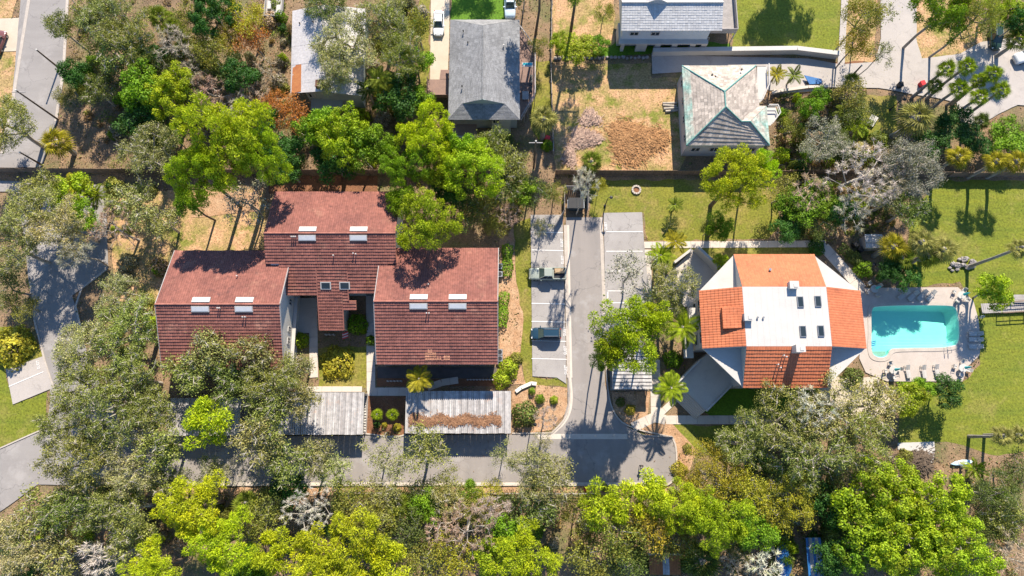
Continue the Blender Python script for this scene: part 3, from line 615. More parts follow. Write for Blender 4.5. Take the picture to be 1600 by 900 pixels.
# ---------------- teal-ridged hipped house
def hiphouse():
    he, hr = 4.9, 8.0
    xa, xb = G(1069, 165, he).x, G(1200, 200, he).x; yN, yS = G(1120, 103, he).y, G(1130, 227, he).y
    ra, rb = G(1133, 143, hr), G(1133, 167, hr); rx = (ra.x+rb.x)/2
    t = thing('hipped_house', 'house with weathered grey hipped roof and teal ridges', 'building', (rx, (yN+yS)/2, 0)); random.seed(8)
    xm = G(1182, 120, he).x
    kw = dict(course=.5, width=.55, thick=.06, peak=0)
    V1_ = lambda *k: G(1158, 190, 6.8)
    A, B, C, D = (xa, yS, he), (xb, yS, he), (xm, yN, he), (xa, yN, he); rN, rS = (rx, ra.y, hr), (rx, rb.y, hr)
    roof_face(t, A, B, V1_(xb, he), rS, M['hip'], M['woodgrey'], course=.58, width=.55, thick=.085, peak=0)
    roof_face(t, C, D, rN, rN, M['hip'], M['woodgrey'], **kw)
    rf = roof_face(t, D, A, rS, rN, M['hip'], M['woodgrey'], **kw)
    m = MB(); dl = lambda p, q, f: Vector(p).lerp(Vector(q), f)+E2*.07; tiles(m, dl(D, rN, .0), dl(A, rS, .0), dl(A, rS, .2), dl(D, rN, .2), .45, .5, .05, 0); m.build('eave_tiles', M['tealstain'], rf, kind='stuff')
    yq = G(1197, 166, he).y; zw = 6.8; V1, V2 = G(1158, 190, zw), G(1172, 190, zw); Wv = Vector((xm, yq, he)); Qv = Vector((xb, yq, he)); ym = yq
    roof_face(t, Wv, C, rN, rS, M['hip'], M['woodgrey'], **kw)
    roof_face(t, Wv, rS, V1, V1, M['hip'], M['woodgrey'], **kw)
    roof_face(t, B, Qv, V2, V2, M['tealstain'], M['woodgrey'], **kw)
    roof_face(t, Qv, Wv, V1, V2, M['hip'], M['woodgrey'], **kw)
    roof_face(t, V1, B, V2, V2, M['hip'], M['woodgrey'], **kw)
    cap(t, V1+E2*.1, V2+E2*.1, M['teal'], .1); cap(t, V2+E2*.1, Vector(B)+E2*.1, M['teal'], .11); cap(t, Vector(rS)+E2*.1, V1+E2*.1, M['teal'], .11)
    for a, b in ((A, rS), (C, rN), (D, rN), (rN, rS)): cap(t, Vector(a)+E2*.08, Vector(b)+E2*.08, M['teal'], .11)
    m = MB()
    for a, b in ((A, B), (D, A), (C, D), (B, (xb, ym, he))): m.bar(Vector(a)-E2*.05, Vector(b)-E2*.05, .1, .22)
    m.build('fascia', M['teal'], t)
    i = .35; m = MB(); m.prism([(xa+i, yS+i), (xb-i, yS+i), (xb-i, ym), (xm-i, ym), (xm-i, yN-i), (xa+i, yN-i)], 0, he-.2); m.build('wall', M['white'], t)
    for y in np.linspace(yS+2, yN-2, 4): window(t, (xa+i, y, 3.2), 1.1, 1.2, (-1, 0))
    for x in np.linspace(xa+2, xb-2, 4): window(t, (x, yS+i, 2.6), 1.3, 1.3, (0, -1))
    # white-railed balcony on the east side
    p = [G(1183, 104, 3.2), G(1198, 104, 3.2), G(1199, 135, 3.2), G(1188, 160, 3.2), G(1183, 160, 3.2)]; m = MB(); m.prism(p, 3.0, 3.2); m.build('balcony', M['white'], t)
    p2 = [G(1198, 168, 3.2), G(1212, 168, 3.2), G(1216, 180, 3.2), G(1204, 196, 3.2), G(1196, 196, 3.2)]; m = MB(); m.prism(p2, 3.0, 3.2); m.build('balcony', M['white'], t)
    for P in (p[1:5], p2[0:4]):
        m = MB()
        for a, b in zip(P[:-1], P[1:]): m.bar(a+E2*1.0, b+E2*1.0, .14, .1); m.bar(a+E2*.5, b+E2*.5, .08, .08)
        m.build('balcony_rail', M['white'], t)
    for u, v2 in ((1158, 110), (1112, 118), (1117, 121), (1124, 127)): pipe(t, G(u, v2, 6.0), .3, .09, M['dark'])
    BUILT.append([(xa, yS), (xb, yS), (xb, yN), (xa, yN)]); return t
hiphouse()
# ---------------- grey shingled house with decks
def greyhouse():
    he, hr = 6.2, 8.6; xa, xb = (G(702, 110, he).x), G(812, 110, he).x; yN, yS = G(760, 31, he).y, G(760, 187, he).y; rx = G(754, 100, hr).x
    t = thing('shingled_house', 'long grey shingled house with side decks at the top centre', 'building', (rx, (yN+yS)/2, 0)); random.seed(9)
    kw = dict(course=.3, width=.6, thick=.02, peak=0); yh = G(754, 163, hr).y; yn = G(754, 40, hr).y
    kx = (G(722, 163, 7.0).x-xa); ky = G(754, 163, 7.0).y-yS; zk = he+(hr-he)*kx/(rx-xa); yk = yS+ky; xc = xb-kx*(xb-rx)/(rx-xa)
    for A_, B_, C_, D_ in (((xb, yS, he), (xb, yN, he), (rx, yn, hr), (xc, yk, zk)), ((xa, yN, he), (xa, yS, he), (xa+kx, yk, zk), (rx, yn, hr)), ):
        roof_face(t, A_, B_, C_, D_, M['shingle'], M['greywall'], **kw)
    roof_face(t, (xc, yk, zk), (xc+.0, yk+.01, zk), (rx, yn, hr), (rx, yk, hr), M['shingle'], M['greywall'], **kw)
    roof_face(t, (xa+kx, yk+.01, zk), (xa+kx, yk, zk), (rx, yk, hr), (rx, yn, hr), M['shingle'], M['greywall'], **kw)
    roof_face(t, (xb, yN, he), (xa, yN, he), (rx, yn, hr), (rx, yn, hr), M['shingle'], M['greywall'], **kw)
    roof_face(t, (xa, yS, he), (xb, yS, he), (xc, yk, zk), (xa+kx, yk, zk), M['shingle'], M['greywall'], **kw)
    m = MB(); m.mesh([(xa+kx, yk-.02, zk-.1), (xc, yk-.02, zk-.1), (rx, yk-.02, hr+.05), (xa+kx, yk+.1, zk-.1), (xc, yk+.1, zk-.1), (rx, yk+.1, hr+.05)], [(0, 1, 2), (5, 4, 3), (0, 2, 5, 3), (2, 1, 4, 5)]); m.build('gablet', M['greywall'], t)
    cap(t, (rx, yn, hr+.04), (rx, yk, hr+.04), M['shingle'], .1, seg=.3)
    i = .4; m = MB(); m.prism([(xa+i, yS+i+1.2), (xb-i, yS+i+1.2), (xb-i, yN-i), (xa+i, yN-i)], 0, he-.2); m.build('wall', M['greywall'], t)
    m = MB(); m.prism([(G(768, 200, 4).x, yS+.6), (xb-1.4, yS+.6), (xb-1.4, yS+1.55), (G(768, 200, 4).x, yS+1.55)], 0, he-.25); m.build('bay_wall', M['greywall'], t)
    window(t, (G(775, 200, 4).x, yS+.6, 4.4), 1.0, 1.3, (0, -1))
    # screened porch in front
    pa = G(708, 215, 0).x; pb = G(746, 215, 0).x; py = yS-1.6
    m = MB(); m.box(((pa+pb)/2, py+1.2, 2.7), (pb-pa, 2.6, .15)); m.build('porch_floor', M['bwood'], t)
    for k in range(4):
        x = pa+(pb-pa)*k/3; m = MB(); m.box((x, py, 1.9), (.12, .12, 3.8)); m.build('porch_post', M['greywall'], t)
    m = MB(); m.box(((pa+pb)/2, py, 3.75), (pb-pa, .14, .12)); m.box(((pa+pb)/2, py, 3.2), (pb-pa, .08, .08)); m.build('porch_rail', M['greywall'], t)
    # east deck: boards, rail, awning and furniture-free edge
    D = [G(812, 45, 3), G(836, 78, 3), G(836, 150, 3), G(814, 187, 3), G(811, 187, 3)]; y0, y1 = D[3].y, D[0].y; k = int((y1-y0)/.2)
    for j in range(0, k):
        y = y0+(y1-y0)*(j+.5)/k; xr = np.interp(y, [D[3].y, D[2].y, D[1].y, D[0].y], [D[3].x, D[2].x, D[1].x, D[0].x]); xl = xb-.3
        if xr-xl < .1: continue
        m = MB(); m.box(((xl+xr)/2, y, 2.98+random.uniform(-.008, .008)), (xr-xl, .18, .05)); m.build('deck_board', M['bwood'], t)
    m = MB()
    for a, b in zip(D[:3], D[1:4]): m.bar(a+E2*1.0, b+E2*1.0, .15, .07); m.bar(a-E2*.15, b-E2*.15, .1, .25)
    m.build('deck_rail', M['woodgrey'], t)
    for a, b in zip(D[:3], D[1:4]):
        for q in range(4): p = a.lerp(b, q/4); m = MB(); m.box((p.x, p.y, 2.0), (.1, .1, 4.0)); m.build('deck_post', M['woodgrey'], t)
    # west landing with stairs
    m = MB(); a, b = G(668, 124, 1.6), G(700, 152, 1.6); m.box(((a.x+b.x)/2, (a.y+b.y)/2, 1.5), (b.x-a.x, a.y-b.y, .16)); m.box((a.x+.05, (a.y+b.y)/2, 2.1), (.08, a.y-b.y, .9)); m.box(((a.x+b.x)/2, b.y, 2.1), (b.x-a.x, .08, .9)); m.build('landing', M['bwood'], t)
    a = G(694, 105, 1.6)
    for j in range(8): m = MB(); m.box((a.x, G(694, 122, 1.6).y+.3*j, 1.5-.18*j), (1.4, .28, .06)); m.build('step', M['bwood'], t)
    for u, v in ((724, 50), (731, 68), (722, 136), (743, 151), (787, 72)): pipe(t, G(u, v, 7.4), .35, .08, M['dark'] if u != 787 else M['white'])
    BUILT.append([(xa, yS), (xb, yS), (xb, yN), (xa, yN)]); return t
greyhouse()
# ---------------- pale blue house at the top, only its south slope in view
def bluehouse():
    he, hr = 5.9, 7.4; xa, xb = G(970, 30, he).x, G(1127, 30, he).x; yS = G(1050, 48, he).y; yR = G(1050, 4, hr).y; yN = 2*yR-yS
    t = thing('pale_blue_house', 'pale blue two storey house with grey tiled gable roof at the top edge', 'building', ((xa+xb)/2, yR, 0)); random.seed(10)
    kw = dict(course=.4, width=.42, thick=.035, peak=.01)
    roof_face(t, (xa, yS, he), (xb, yS, he), (xb, yR, hr), (xa, yR, hr), M['paleshingle'], M['white'], **kw)
    roof_face(t, (xb, yN, he), (xa, yN, he), (xa, yR, hr), (xb, yR, hr), M['paleshingle'], M['white'], **kw)
    cap(t, (xa, yR, hr+.05), (xb, yR, hr+.05), M['white'], .2)
    # cross gable whose peak stands above the ridge and shades the south slope
    cx = G(1027, 4, hr).x; m = MB(); pk = hr+1.05; w = 1.8
    m.mesh([(cx-w, yR-.05, hr-.1), (cx+w, yR-.05, hr-.1), (cx, yR-.05, pk), (cx-w, yR+4, hr-1.5), (cx+w, yR+4, hr-1.5), (cx, yR+4, pk)], [(0, 1, 2), (5, 4, 3), (0, 2, 5, 3), (2, 1, 4, 5)]); m.build('dormer', M['paleshingle'], t)
    m = MB(); m.bar((cx-w, yR-.08, hr), (cx, yR-.08, pk+.05), .1, .12); m.bar((cx, yR-.08, pk+.05), (cx+w, yR-.08, hr), .1, .12); m.build('dormer_trim', M['white'], t)
    i = .35; m = MB(); m.prism([(xa+i, yS+i), (xb-1.6, yS+i), (xb-1.6, yN-i), (xa+i, yN-i)], 2.9, he-.2); m.build('upper_wall', M['bluewall'], t)
    m = MB()
    x0, x1 = xa+.1, xb-1.4; m.box(((x0+x1)/2, yS+2.2, 1.4), (x1-x0, 2.4, 2.8)); m.box(((x0+x1)/2, yS+.3, 2.76), (x1-x0, 1.4, .25)); m.build('lower_wall', M['white'], t)
    for u in (972, 997, 1005, 1026, 1052, 1080, 1108):
        x = min(max(G(u, 65, 1).x, x0+.3), x1-.3); m = MB(); m.box((x, yS+.2, 1.32), (.9 if u != 972 else .5, .5, 2.62)); m.build('pier', M['white'], t)
    for u, w in ((986, 2.2), (1016, .9), (1036, 1.1), (1067, 2.1), (1095, 2.2)): window(t, (G(u, 66, 1.4).x, yS+.98, 1.4), w, 2.3, (0, -1))
    for u in (991, 1024): window(t, (G(u, 52, 4.6).x, yS+i, 4.6), 1.3, .9, (0, -1))
    # east deck
    a, b = G(1127, -30, 2.9), G(1150, 51, 2.9)
    for j in range(int((a.y-b.y)/.22)): m = MB(); m.box(((xb-1.5+b.x)/2, b.y+.22*j+.1, 2.88), (b.x-xb+1.5, .2, .05)); m.build('deck_board', M['woodgrey'], t)
    m = MB(); m.bar((b.x, b.y, 3.95), (b.x, a.y, 3.95), .12, .1); m.bar((xb-1.4, b.y, 3.95), (b.x, b.y, 3.95), .1, .12); m.box(((xb-1.4+b.x)/2, b.y, 3.3), (b.x-xb+1.3, .05, 1.1)); m.box((b.x, (a.y+b.y)/2, 3.3), (.05, a.y-b.y, 1.1)); m.build('deck_rail', M['woodgrey'], t)
    for k in range(4): m = MB(); m.box((b.x-.1, b.y+k*2.2, 1.45), (.15, .15, 2.9)); m.build('deck_post', M['white'], t)
    BUILT.append([(xa, yS), (b.x, yS), (b.x, yN), (xa, yN)]); return t
bluehouse()
# ---------------- old house with a rusting white sheet roof
def rusthouse():
    he, hr = 5.4, 7.0
    A = G(454, 146, he-.6); Bq = G(457, 17, he-.6); Rn = G(506, 7, hr); Rs = G(499, 143, hr); C = G(566, 150, he-.3); D = G(572, 14, he-.3)
    t = thing('old_house', 'old house with rusting white sheet roof under a grey oak', 'building', ((A.x+C.x)/2, (A.y+Bq.y)/2, 0)); random.seed(11)
    k = 9
    for a0, b0, a1, b1 in ((Bq, A, Rn, Rs), (Rn, Rs, D, C)):
        for j in range(k):
            P = [a0.lerp(b0, j/k), a0.lerp(b0, (j+.995)/k), a1.lerp(b1, (j+.995)/k), a1.lerp(b1, j/k)]; dz = random.uniform(0, .03)+(.015 if j % 2 else 0)
            m = MB(); m.slab([p+E2*dz for p in P], .1); m.build('roof_sheet', M['sheet'], t)
    rp = [G(478, 38, 6.2), G(485, 24, 6.2), G(489, 38, 6.2), G(493, 44, 6.2), G(488, 54, 6.2), G(479, 57, 6.2)]
    def on(p): return Vector((p.x, p.y, (he-.6)+(hr-he+.6)*((p.x-A.x)/(Rs.x-A.x))+.09))
    m = MB(); m.slab([on(p) for p in rp], .02); m.build('rust_patch', M['rust'], t)
    m = MB(); m.slab([on(p) for p in (G(457, 93, 5.2), G(472, 92, 5.2), G(471, 144, 5.4), G(455, 146, 5))], .02); m.build('rust_patch', M['rust'], t)
    i = .6; m = MB(); m.prism([(A.x+2.0, A.y+i), (C.x-i, C.y+i), (D.x-i, D.y-i), (Bq.x+i, Bq.y-i)], 0, he-.9); m.build('wall', M['greywall'], t)
    m = MB(); m.mesh([(A.x+2, A.y+i, he-.95), (C.x-i, C.y+i, he-.95), (Rs.x, Rs.y+i, hr-.15)], [(0, 1, 2)]); m.build('gable_wall', M['greywall'], t)
    for u in (487, 497, 525): window(t, (G(u, 160, 3).x, A.y+i-.03, 3.2), .9, 1.2, (0, -1))
    m = MB(); m.box((G(512, 165, 1.5).x, A.y-.4, 2.0), (5, 2.0, .15)); m.build('porch_roof', M['greywall'], t)
    p = G(503, 131, 7.4); m = MB(); m.box((p.x, p.y, 6.9), (1.9, 1.1, 1.6)); c = m.build('chimney', M['brick'], t); m = MB(); m.tube([(p.x, p.y, 7.6), (p.x, p.y, 8.0)], .16, 8); m.build('flue', M['white'], c)
    for u, v in ((467, 34), (479, 18), (491, 38)): pipe(t, on(G(u, v, 5.9)), .3, .08, M['dark'])
    BUILT.append([A[:2], C[:2], D[:2], Bq[:2]]); return t
M['rust'] = pm('rust', (.42, .17, .06), (.34, .12, .045), 1.2, .9, famt=.5)
M['brick'] = pm('brown_brick', (.16, .08, .05), (.11, .055, .04), 2, .9, famt=.5)
rusthouse()
# ---------------- carports: ribbed sheets on posts
def carport(name, label, uv, h, along='y', n=None, rust=False):
    "uv = left, top, right, bottom in the photo at roof height"
    a, b = G(uv[0], uv[1], h), G(uv[2], uv[3], h); x0, x1, y1, y0 = a.x, b.x, a.y, b.y
    t = thing(name, label, 'carport', ((x0+x1)/2, (y0+y1)/2, 0))
    if along == 'y':
        k = n or int((x1-x0)/.85)
        for j in range(k):
            p, q = x0+(x1-x0)*j/k, x0+(x1-x0)*(j+1)/k-.01; dz = random.uniform(0, .012); w = (q-p)/3; ye = y0+random.uniform(-.06, .03); m = MB(); prof = []
            for r in range(3): prof += [(p+w*r, 0), (p+w*(r+.18), .11), (p+w*(r+.40), .11), (p+w*(r+.58), 0)]
            prof += [(q, 0)]
            for (xa, za), (xb, zb) in zip(prof[:-1], prof[1:]): m.poly([(xa, ye, h-.12+za+dz), (xb, ye, h-.12+zb+dz), (xb, y1, h+.02+zb+dz), (xa, y1, h+.02+za+dz)])
            m.build('roof_sheet', M['rib'], t)
    else:
        k = n or int((y1-y0)/.5)
        for j in range(k):
            p, q = y0+(y1-y0)*j/k, y0+(y1-y0)*(j+.72)/k; m = MB(); m.box(((x0+x1)/2, (p+q)/2, h+random.uniform(-.01, .01)), (x1-x0, q-p, .06)); m.build('roof_slat', M['rib'], t)
        m = MB(); m.box(((x0+x1)/2, (y0+y1)/2, h-.12), (x1-x0, y1-y0, .05)); m.build('roof_deck', M['woodgrey'], t)
    m = MB()
    for y in (y0+.12, y1-.12): m.bar((x0, y, h-.28), (x1, y, h-.28), .12, .2)
    m.build('roof_beam', M['woodgrey'], t)
    for x in (x0, x1): m = MB(); m.bar((x, y0, h-.16), (x, y1, h-.02), .06, .2); m.build('edge_flashing', M['white'], t)
    k = max(2, int((x1-x0)/4)+1)
    for j in range(k):
        for y in (y0+.3, y1-.3): m = MB(); m.box((x0+.2+(x1-x0-.4)*j/(k-1), y, (h-.35)/2), (.14, .14, h-.35)); m.build('post', M['woodgrey'], t)
    m = MB(); m.box(((x0+x1)/2, y1-.15, 1.1), (x1-x0-.3, .08, 2.2)); m.build('back_panel', M['woodgrey'], t)
    sheet('carport_floor', [(x0, y0), (x1, y0), (x1, y1), (x0, y1)], AZ-.02, M['asphalt'])
    return t, x0, x1, y0, y1
c1 = carport('carport', 'long white ribbed carport with a band of dead needles, right of the palm bed', (635, 611, 798, 677), 3.1)
c2 = carport('carport', 'middle ribbed carport left of the red mulch bed', (426, 613, 566, 679), 3.1)
c3 = carport('carport', 'left carport with a yellow-green pine over it', (268, 622, 372, 681), 3.1)
c4 = carport('carport', 'small slatted carport under the pine beside the drive', (956, 545, 1019, 608), 2.8, 'x')
M['needles'] = pm('dead_needles', (.30, .16, .085), (.20, .10, .055), 1.2, .95, island=.7)
# dead pine needles lying in a band on the long carport
_, x0, x1, y0, y1 = c1; V = []; Q = []; r = np.random.default_rng(3)
n = 1700; cx = x0+.6+(x1-x0-2.0)*r.random(n); cy = G(700, 657, 3).y+r.normal(0, .34, n)+.25*np.sin(cx*1.7); an = r.uniform(0, 6.28, n); L = r.uniform(.15, .4, n)
dx, dy = np.cos(an)*L, np.sin(an)*L; px, py = -np.sin(an)*.035, np.cos(an)*.035; zz = 3.02+(cy-y0)/(y1-y0)*.14+r.uniform(.06, .16, n)
V = np.stack([np.stack([cx-dx+sx*px*a, cy-dy+sx*py*a, zz], 1) if e < 0 else np.stack([cx+dx+sx*px*a, cy+dy+sx*py*a, zz+.05], 1) for e, sx, a in ((-1, -1, 1), (-1, 1, 1), (1, 1, 1), (1, -1, 1))], 1).reshape(-1, 3)
o = bpy.data.objects.new('fallen_needles', npmesh('fallen_needles', V, np.arange(4*n).reshape(-1, 4), [M['needles']])); COL.objects.link(o); o['kind'] = 'stuff'
# ---------------- walls and fences
def wall_run(name, label, cat, uv, h, th, mat, capm=None, hb=0):
    a = [G(*p) for p in uv]; t = thing(name, label, cat, (a[0].x, a[0].y, 0))
    for p, q in zip(a[:-1], a[1:]):
        d = (q-p).normalized(); n = Vector((-d.y, d.x, 0))*th/2; m = MB(); m.prism([p+n, q+n, q-n, p-n], 0, h); m.build('wall_panel', mat, t)
        n *= 1.5; m = MB(); m.prism([p+n-d*.02, q+n+d*.02, q-n+d*.02, p-n-d*.02], h, h+.08); m.build('coping', capm or mat, t)
    return t
wall_run('retaining_wall', 'long white topped retaining wall above the concrete drive', 'wall', [(1018, 86), (1240, 83), (1306, 91)], 1.5, .5, M['white'], M['white'])
wall_run('garden_wall', 'low white wall edging the upper triangular patio on its right', 'wall', [(1083, 392), (1122, 429)], 2.6, .25, M['white'])
wall_run('garden_wall', 'low white wall edging the upper triangular patio on its left', 'wall', [(1052, 412), (1078, 392)], .9, .25, M['white'])
def terrace():
    h = 2.3; P = PX([(1058, 598), (1094, 562), (1112, 548), (1152, 592), (1103, 642)], h); t = thing('terrace', 'raised terrace in blue shade at the lower left of the white building', 'terrace', (P[0].x, P[0].y, 0))
    m = MB(); m.prism(P, 0, h); m.build('terrace_base', M['conc'], t)
    for a, b, w in ((P[0], P[1], .2), (P[3], P[4], .22), (P[4], P[0], .05)):
        d = (b-a).normalized(); n = Vector((-d.y, d.x, 0))*w/2; m = MB(); m.prism([a+n, b+n, b-n, a-n], h+.003, h+(.55 if w > .1 else .05)); m.build('parapet', M['white'], t)
    k = 7
    for j in range(k):
        q = P[0].lerp(P[4], .06+.0*j); d = (P[4]-P[0]).normalized(); n = Vector((d.y, -d.x, 0)); n = n if n.dot(Vector((-1, -1, 0))) > 0 else -n
        m = MB(); a, b = P[0]+n*(.02+.22*j), P[4]+n*(.02+.22*j); m.prism([a, b, b+n*.21, a+n*.21], 0, h*(k-j)/(k+1)); m.build('step', M['conc'], t)
    BUILT.append([p[:2] for p in P])
terrace()
wall_run('kerb_wall', 'curving pale kerb wall below the shrubs by the yard', 'wall', [(1204, 148), (1216, 145), (1260, 139), (1292, 138)], .7, .3, M['conc'])
wall_run('edging_wall', 'pale stone edging above the trimmed bushes beside the drive', 'wall', [(806, 612), (814, 606), (830, 599), (838, 600)], .35, .35, M['cream_wall'])
def fence(label, uv, h=1.8, step=2.4, mat='wood', boards=.15, open_=False, group=None):
    a = [G(*p) for p in uv]; t = thing('fence', label, 'fence', (a[0].x, a[0].y, 0)); bm_ = MB(); rl = MB()
    if group: t['group'] = group
    for p, q in zip(a[:-1], a[1:]):
        L = (q-p).length; d = (q-p)/L; n = Vector((-d.y, d.x, 0)); k = max(1, round(L/step)); rz = math.atan2(d.y, d.x)
        for j in range(k+1):
            c = p+d*(L*j/k); m = MB(); m.box((c.x, c.y, h/2), (.12, .12, h+.1), rz); m.build('post', M[mat], t)
        for z in ((.35, h*.55, h-.2) if open_ else (.35, h-.25)): rl.bar(p+E2*z+n*.05, q+E2*z+n*.05, .05, .12 if open_ else .09)
        if not open_:
            for j in range(int(L/boards)):
                c = p+d*((j+.5)*boards)-n*.03; hh = h+random.uniform(-.05, .03); bm_.box((c.x, c.y, hh/2), (boards*.93, .03, hh), rz+random.uniform(-.03, .03))
    rl.build('rail', M[mat], t)
    if not open_: bm_.build('boards', M[mat], t, kind='stuff')
    return t
fence('long weathered board fence below the old street at the upper left', [(-20, 269), (200, 270), (412, 271)])
fence('board fence behind the red mulch bank and pines', [(412, 271), (600, 272), (760, 272)])
fence('board fence below the dry yard with straw heaps', [(868, 272), (1090, 273), (1228, 273)])
fence('board fence by the grey bare trees, right of the upper pine', [(1228, 272), (1330, 272), (1480, 275)])
fence('board fence beyond the lawn at the far right', [(1480, 276), (1640, 276)])
fence('low post and rail fence between bottom lane and wood', [(540, 770), (720, 771), (935, 771)], 1.2, 3.0, 'woodgrey', open_=True)
fence('thin wire and picket fence left of the dry yard', [(862, -10), (860, 100), (864, 240)], 1.2, 2.0, 'woodgrey', open_=True)
fence('brown rail fence on the curved bank under the yard steps', [(1218, 158), (1250, 152), (1290, 147)], 1.0, 1.6, 'wood', open_=True)
def railing(label, uv, n, h=1.0, z0=.12, group=None):
    a, b = G(*uv[0]), G(*uv[1]); t = thing('railing', label, 'railing', (a.x, a.y, 0))
    for j in range(n): c = a.lerp(b, j/(n-1)); m = MB(); m.box((c.x, c.y, z0+h/2), (.17, .17, h)); m.build('post', M['white'], t)
    m = MB(); m.bar(a+E2*(z0+h), b+E2*(z0+h), .06, .06); m.bar(a+E2*(z0+.2), b+E2*(z0+.2), .06, .06); m.build('rail', M['woodgrey'], t); return t
railing('row of white railing posts on the shaded right patio', [(731, 594), (770, 594)], 9)
railing('short row of white railing posts on the shaded left patio', [(607, 596), (628, 596)], 5)
railing('three white porch posts under the stepped wing', [(511, 524), (523.5, 524)], 3)
t = thing('flag', 'small striped red and white flag at the porch corner', 'flag', G(541, 524))
p = G(541, 524); m = MB(); m.tube([p+E2*0, p+E2*2.6], .03, 6); m.build('pole', M['white'], t)
for j in range(5):
    m = MB(); m.slab([p+Vector((.02+.0*j, -.05-.18*j, 2.55-.05*j)), p+Vector((.85, .25-.18*j, 2.50-.05*j)), p+Vector((.85, .09-.18*j, 2.45-.05*j)), p+Vector((.02, -.21-.18*j, 2.5-.05*j))], .01); m.build('stripe', M['red'] if j % 2 == 0 else M['white'], t)

# ---------------- vehicles (built nose to +x at the origin, then placed)
def ring(x, w, z0, z1, rz=.12, tw=.86):
    "cross-section of a car body at station x, shoulders rounded"
    h = z1-z0; P = [(-.88, 0), (-.97, .14), (-1, .38), (-.985, .62), (-.95, .80), (-.88, .93), (-.74, .99), (-.40, 1.02)]
    return [(x, w*a, z0+h*b) for a, b in P]+[(x, -w*a, z0+h*b) for a, b in P[::-1]]
def vehicle(name, label, kind, L, Wd, Ht, col, at, rz, roofcol=None, load=None):
    t = thing(name, label, 'car' if kind != 'pickup' else 'pickup truck', (0, 0, 0)); pt = paint(name+'_paint', col); l, w = L/2, Wd/2; zb, zs = .28, Ht*.56
    f = lambda a: a*l
    if kind == 'pickup':
        st = [(-1, .93, .62), (-.985, .97, zs), (-.93, 1, zs+.05), (-.27, 1, zs+.05), (0, 1, zs), (.42, 1, zs), (.55, .98, zs+.02), (.85, .95, zs-.05), (.96, .86, zs-.16), (1, .74, .62)]; cab = (-.27, .46); gl = (-.22, .18)
    elif kind == 'suv':
        st = [(-1, .62, .60), (-.975, .80, zs-.12), (-.92, .92, zs-.03), (-.80, .98, zs), (0, 1, zs), (.45, 1, zs-.02), (.72, .95, zs-.08), (.88, .86, zs-.16), (.96, .72, zs-.26), (1, .50, .56)]; cab = (-.93, .50); gl = (-.80, .16)
    else:
        st = [(-1, .60, .56), (-.97, .78, zs-.10), (-.90, .91, zs), (-.78, .97, zs+.02), (0, 1, zs), (.45, 1, zs-.02), (.74, .94, zs-.11), (.89, .84, zs-.20), (.965, .70, zs-.28), (1, .48, .53)]; cab = (-.80, .46); gl = (-.48, .10)
    m = MB(); m.loft([ring(f(a), w*b, zb, z) for a, b, z in st]); body = m.build('body', pt, t, smooth=True)
    if kind == 'pickup':
        m = MB(); m.box((f(-.62), 0, zs+.055), (f(.58), Wd*.80, .03)); m.build('bed_liner', M['black'], t)
        for y in (-1, 1): m = MB(); m.box((f(-.62), y*Wd*.435, zs+.14), (f(.66), .12, .16)); m.build('bed_side', pt, t)
        m = MB(); m.box((f(-.955), 0, zs+.12), (.1, Wd*.86, .16)); m.build('tailgate', pt, t)
        if load: m = MB(); m.box((f(-.62), -Wd*.18, zs+.22), (f(.5), Wd*.38, .28), .03); m.box((f(-.55), -Wd*.15, zs+.38), (f(.3), Wd*.2, .12), .2); m.build('load', M['cardboard'], t)
    # greenhouse: dark glass body, painted roof and pillars
    a, b = cab; ra, rb = gl; zr = Ht
    base = [(f(a), -w*.84), (f(b), -w*.82), (f(b), w*.82), (f(a), w*.84)]; top = [(f(ra), -w*.66), (f(rb), -w*.64), (f(rb), w*.64), (f(ra), w*.66)]
    lo = [Vector((*p, zs-.01)) for p in base]; hi = [Vector((*p, zr-.05)) for p in top]
    for nm, i, j in (('side_window', 0, 1), ('windshield', 1, 2), ('side_window', 2, 3), ('rear_window', 3, 0)):
        m = MB(); m.poly([lo[i], lo[j], hi[j], hi[i]]); m.build(nm, M['carglass'] if nm != 'windshield' else M['windshield'], t)
    m = MB(); rr = [Vector((*p, zr-.05)) for p in [(f(ra)-.06, -w*.68), (f(rb)+.04, -w*.66), (f(rb)+.04, w*.66), (f(ra)-.06, w*.68)]]; cc = [Vector((p.x*.93+(f(ra)+f(rb))*.035, p.y*.86, zr+.02)) for p in rr]
    m.loft([rr, cc]); m.build('roof', roofcol or pt, t)
    m = MB()
    for i in range(4): m.bar(lo[i], hi[i], .07, .07)
    for y in (-1, 1): xm = (f(a)+f(b))/2-.1; m.bar((xm, y*w*.83, zs), ((f(ra)+f(rb))/2-.05, y*w*.655, zr-.04), .07, .05)
    m.build('pillar', pt, t)
    wr = Ht*.20
    for x in (f(.62), f(-.58)):
        for y in (-1, 1):
            m = MB(); m.tube([(x, y*(w-.26), wr), (x, y*(w-.02), wr)], wr, 14); wl = m.build('wheel', M['tyre'], t)
            m = MB(); m.tube([(x, y*(w-.03), wr), (x, y*(w-.005), wr)], wr*.6, 10); m.build('rim', M['metal'], wl)
    for y in (-1, 1):
        m = MB(); m.box((f(.90 if kind != 'pickup' else .945), y*w*.60, zs*.74), (.16, .34, .13), -y*.55 if kind != 'pickup' else -y*.2); m.build('headlight', M['lens'], t)
        m = MB(); m.box((f(-.95 if kind != 'pickup' else -.98), y*w*.72, zs*.80), (.12, .24, .22)); m.build('taillight', M['redlens'], t)
        m = MB(); m.box((f(b)-.32, y*(w+.02), zs+.06), (.14, .34, .13)); m.build('mirror', pt, t)
    if kind == 'suv':
        for y in (-1, 1): m = MB(); m.bar((f(ra)+.1, y*w*.56, zr+.06), (f(rb)-.1, y*w*.56, zr+.06), .05, .04); m.build('roof_rail', M['metal'], t)
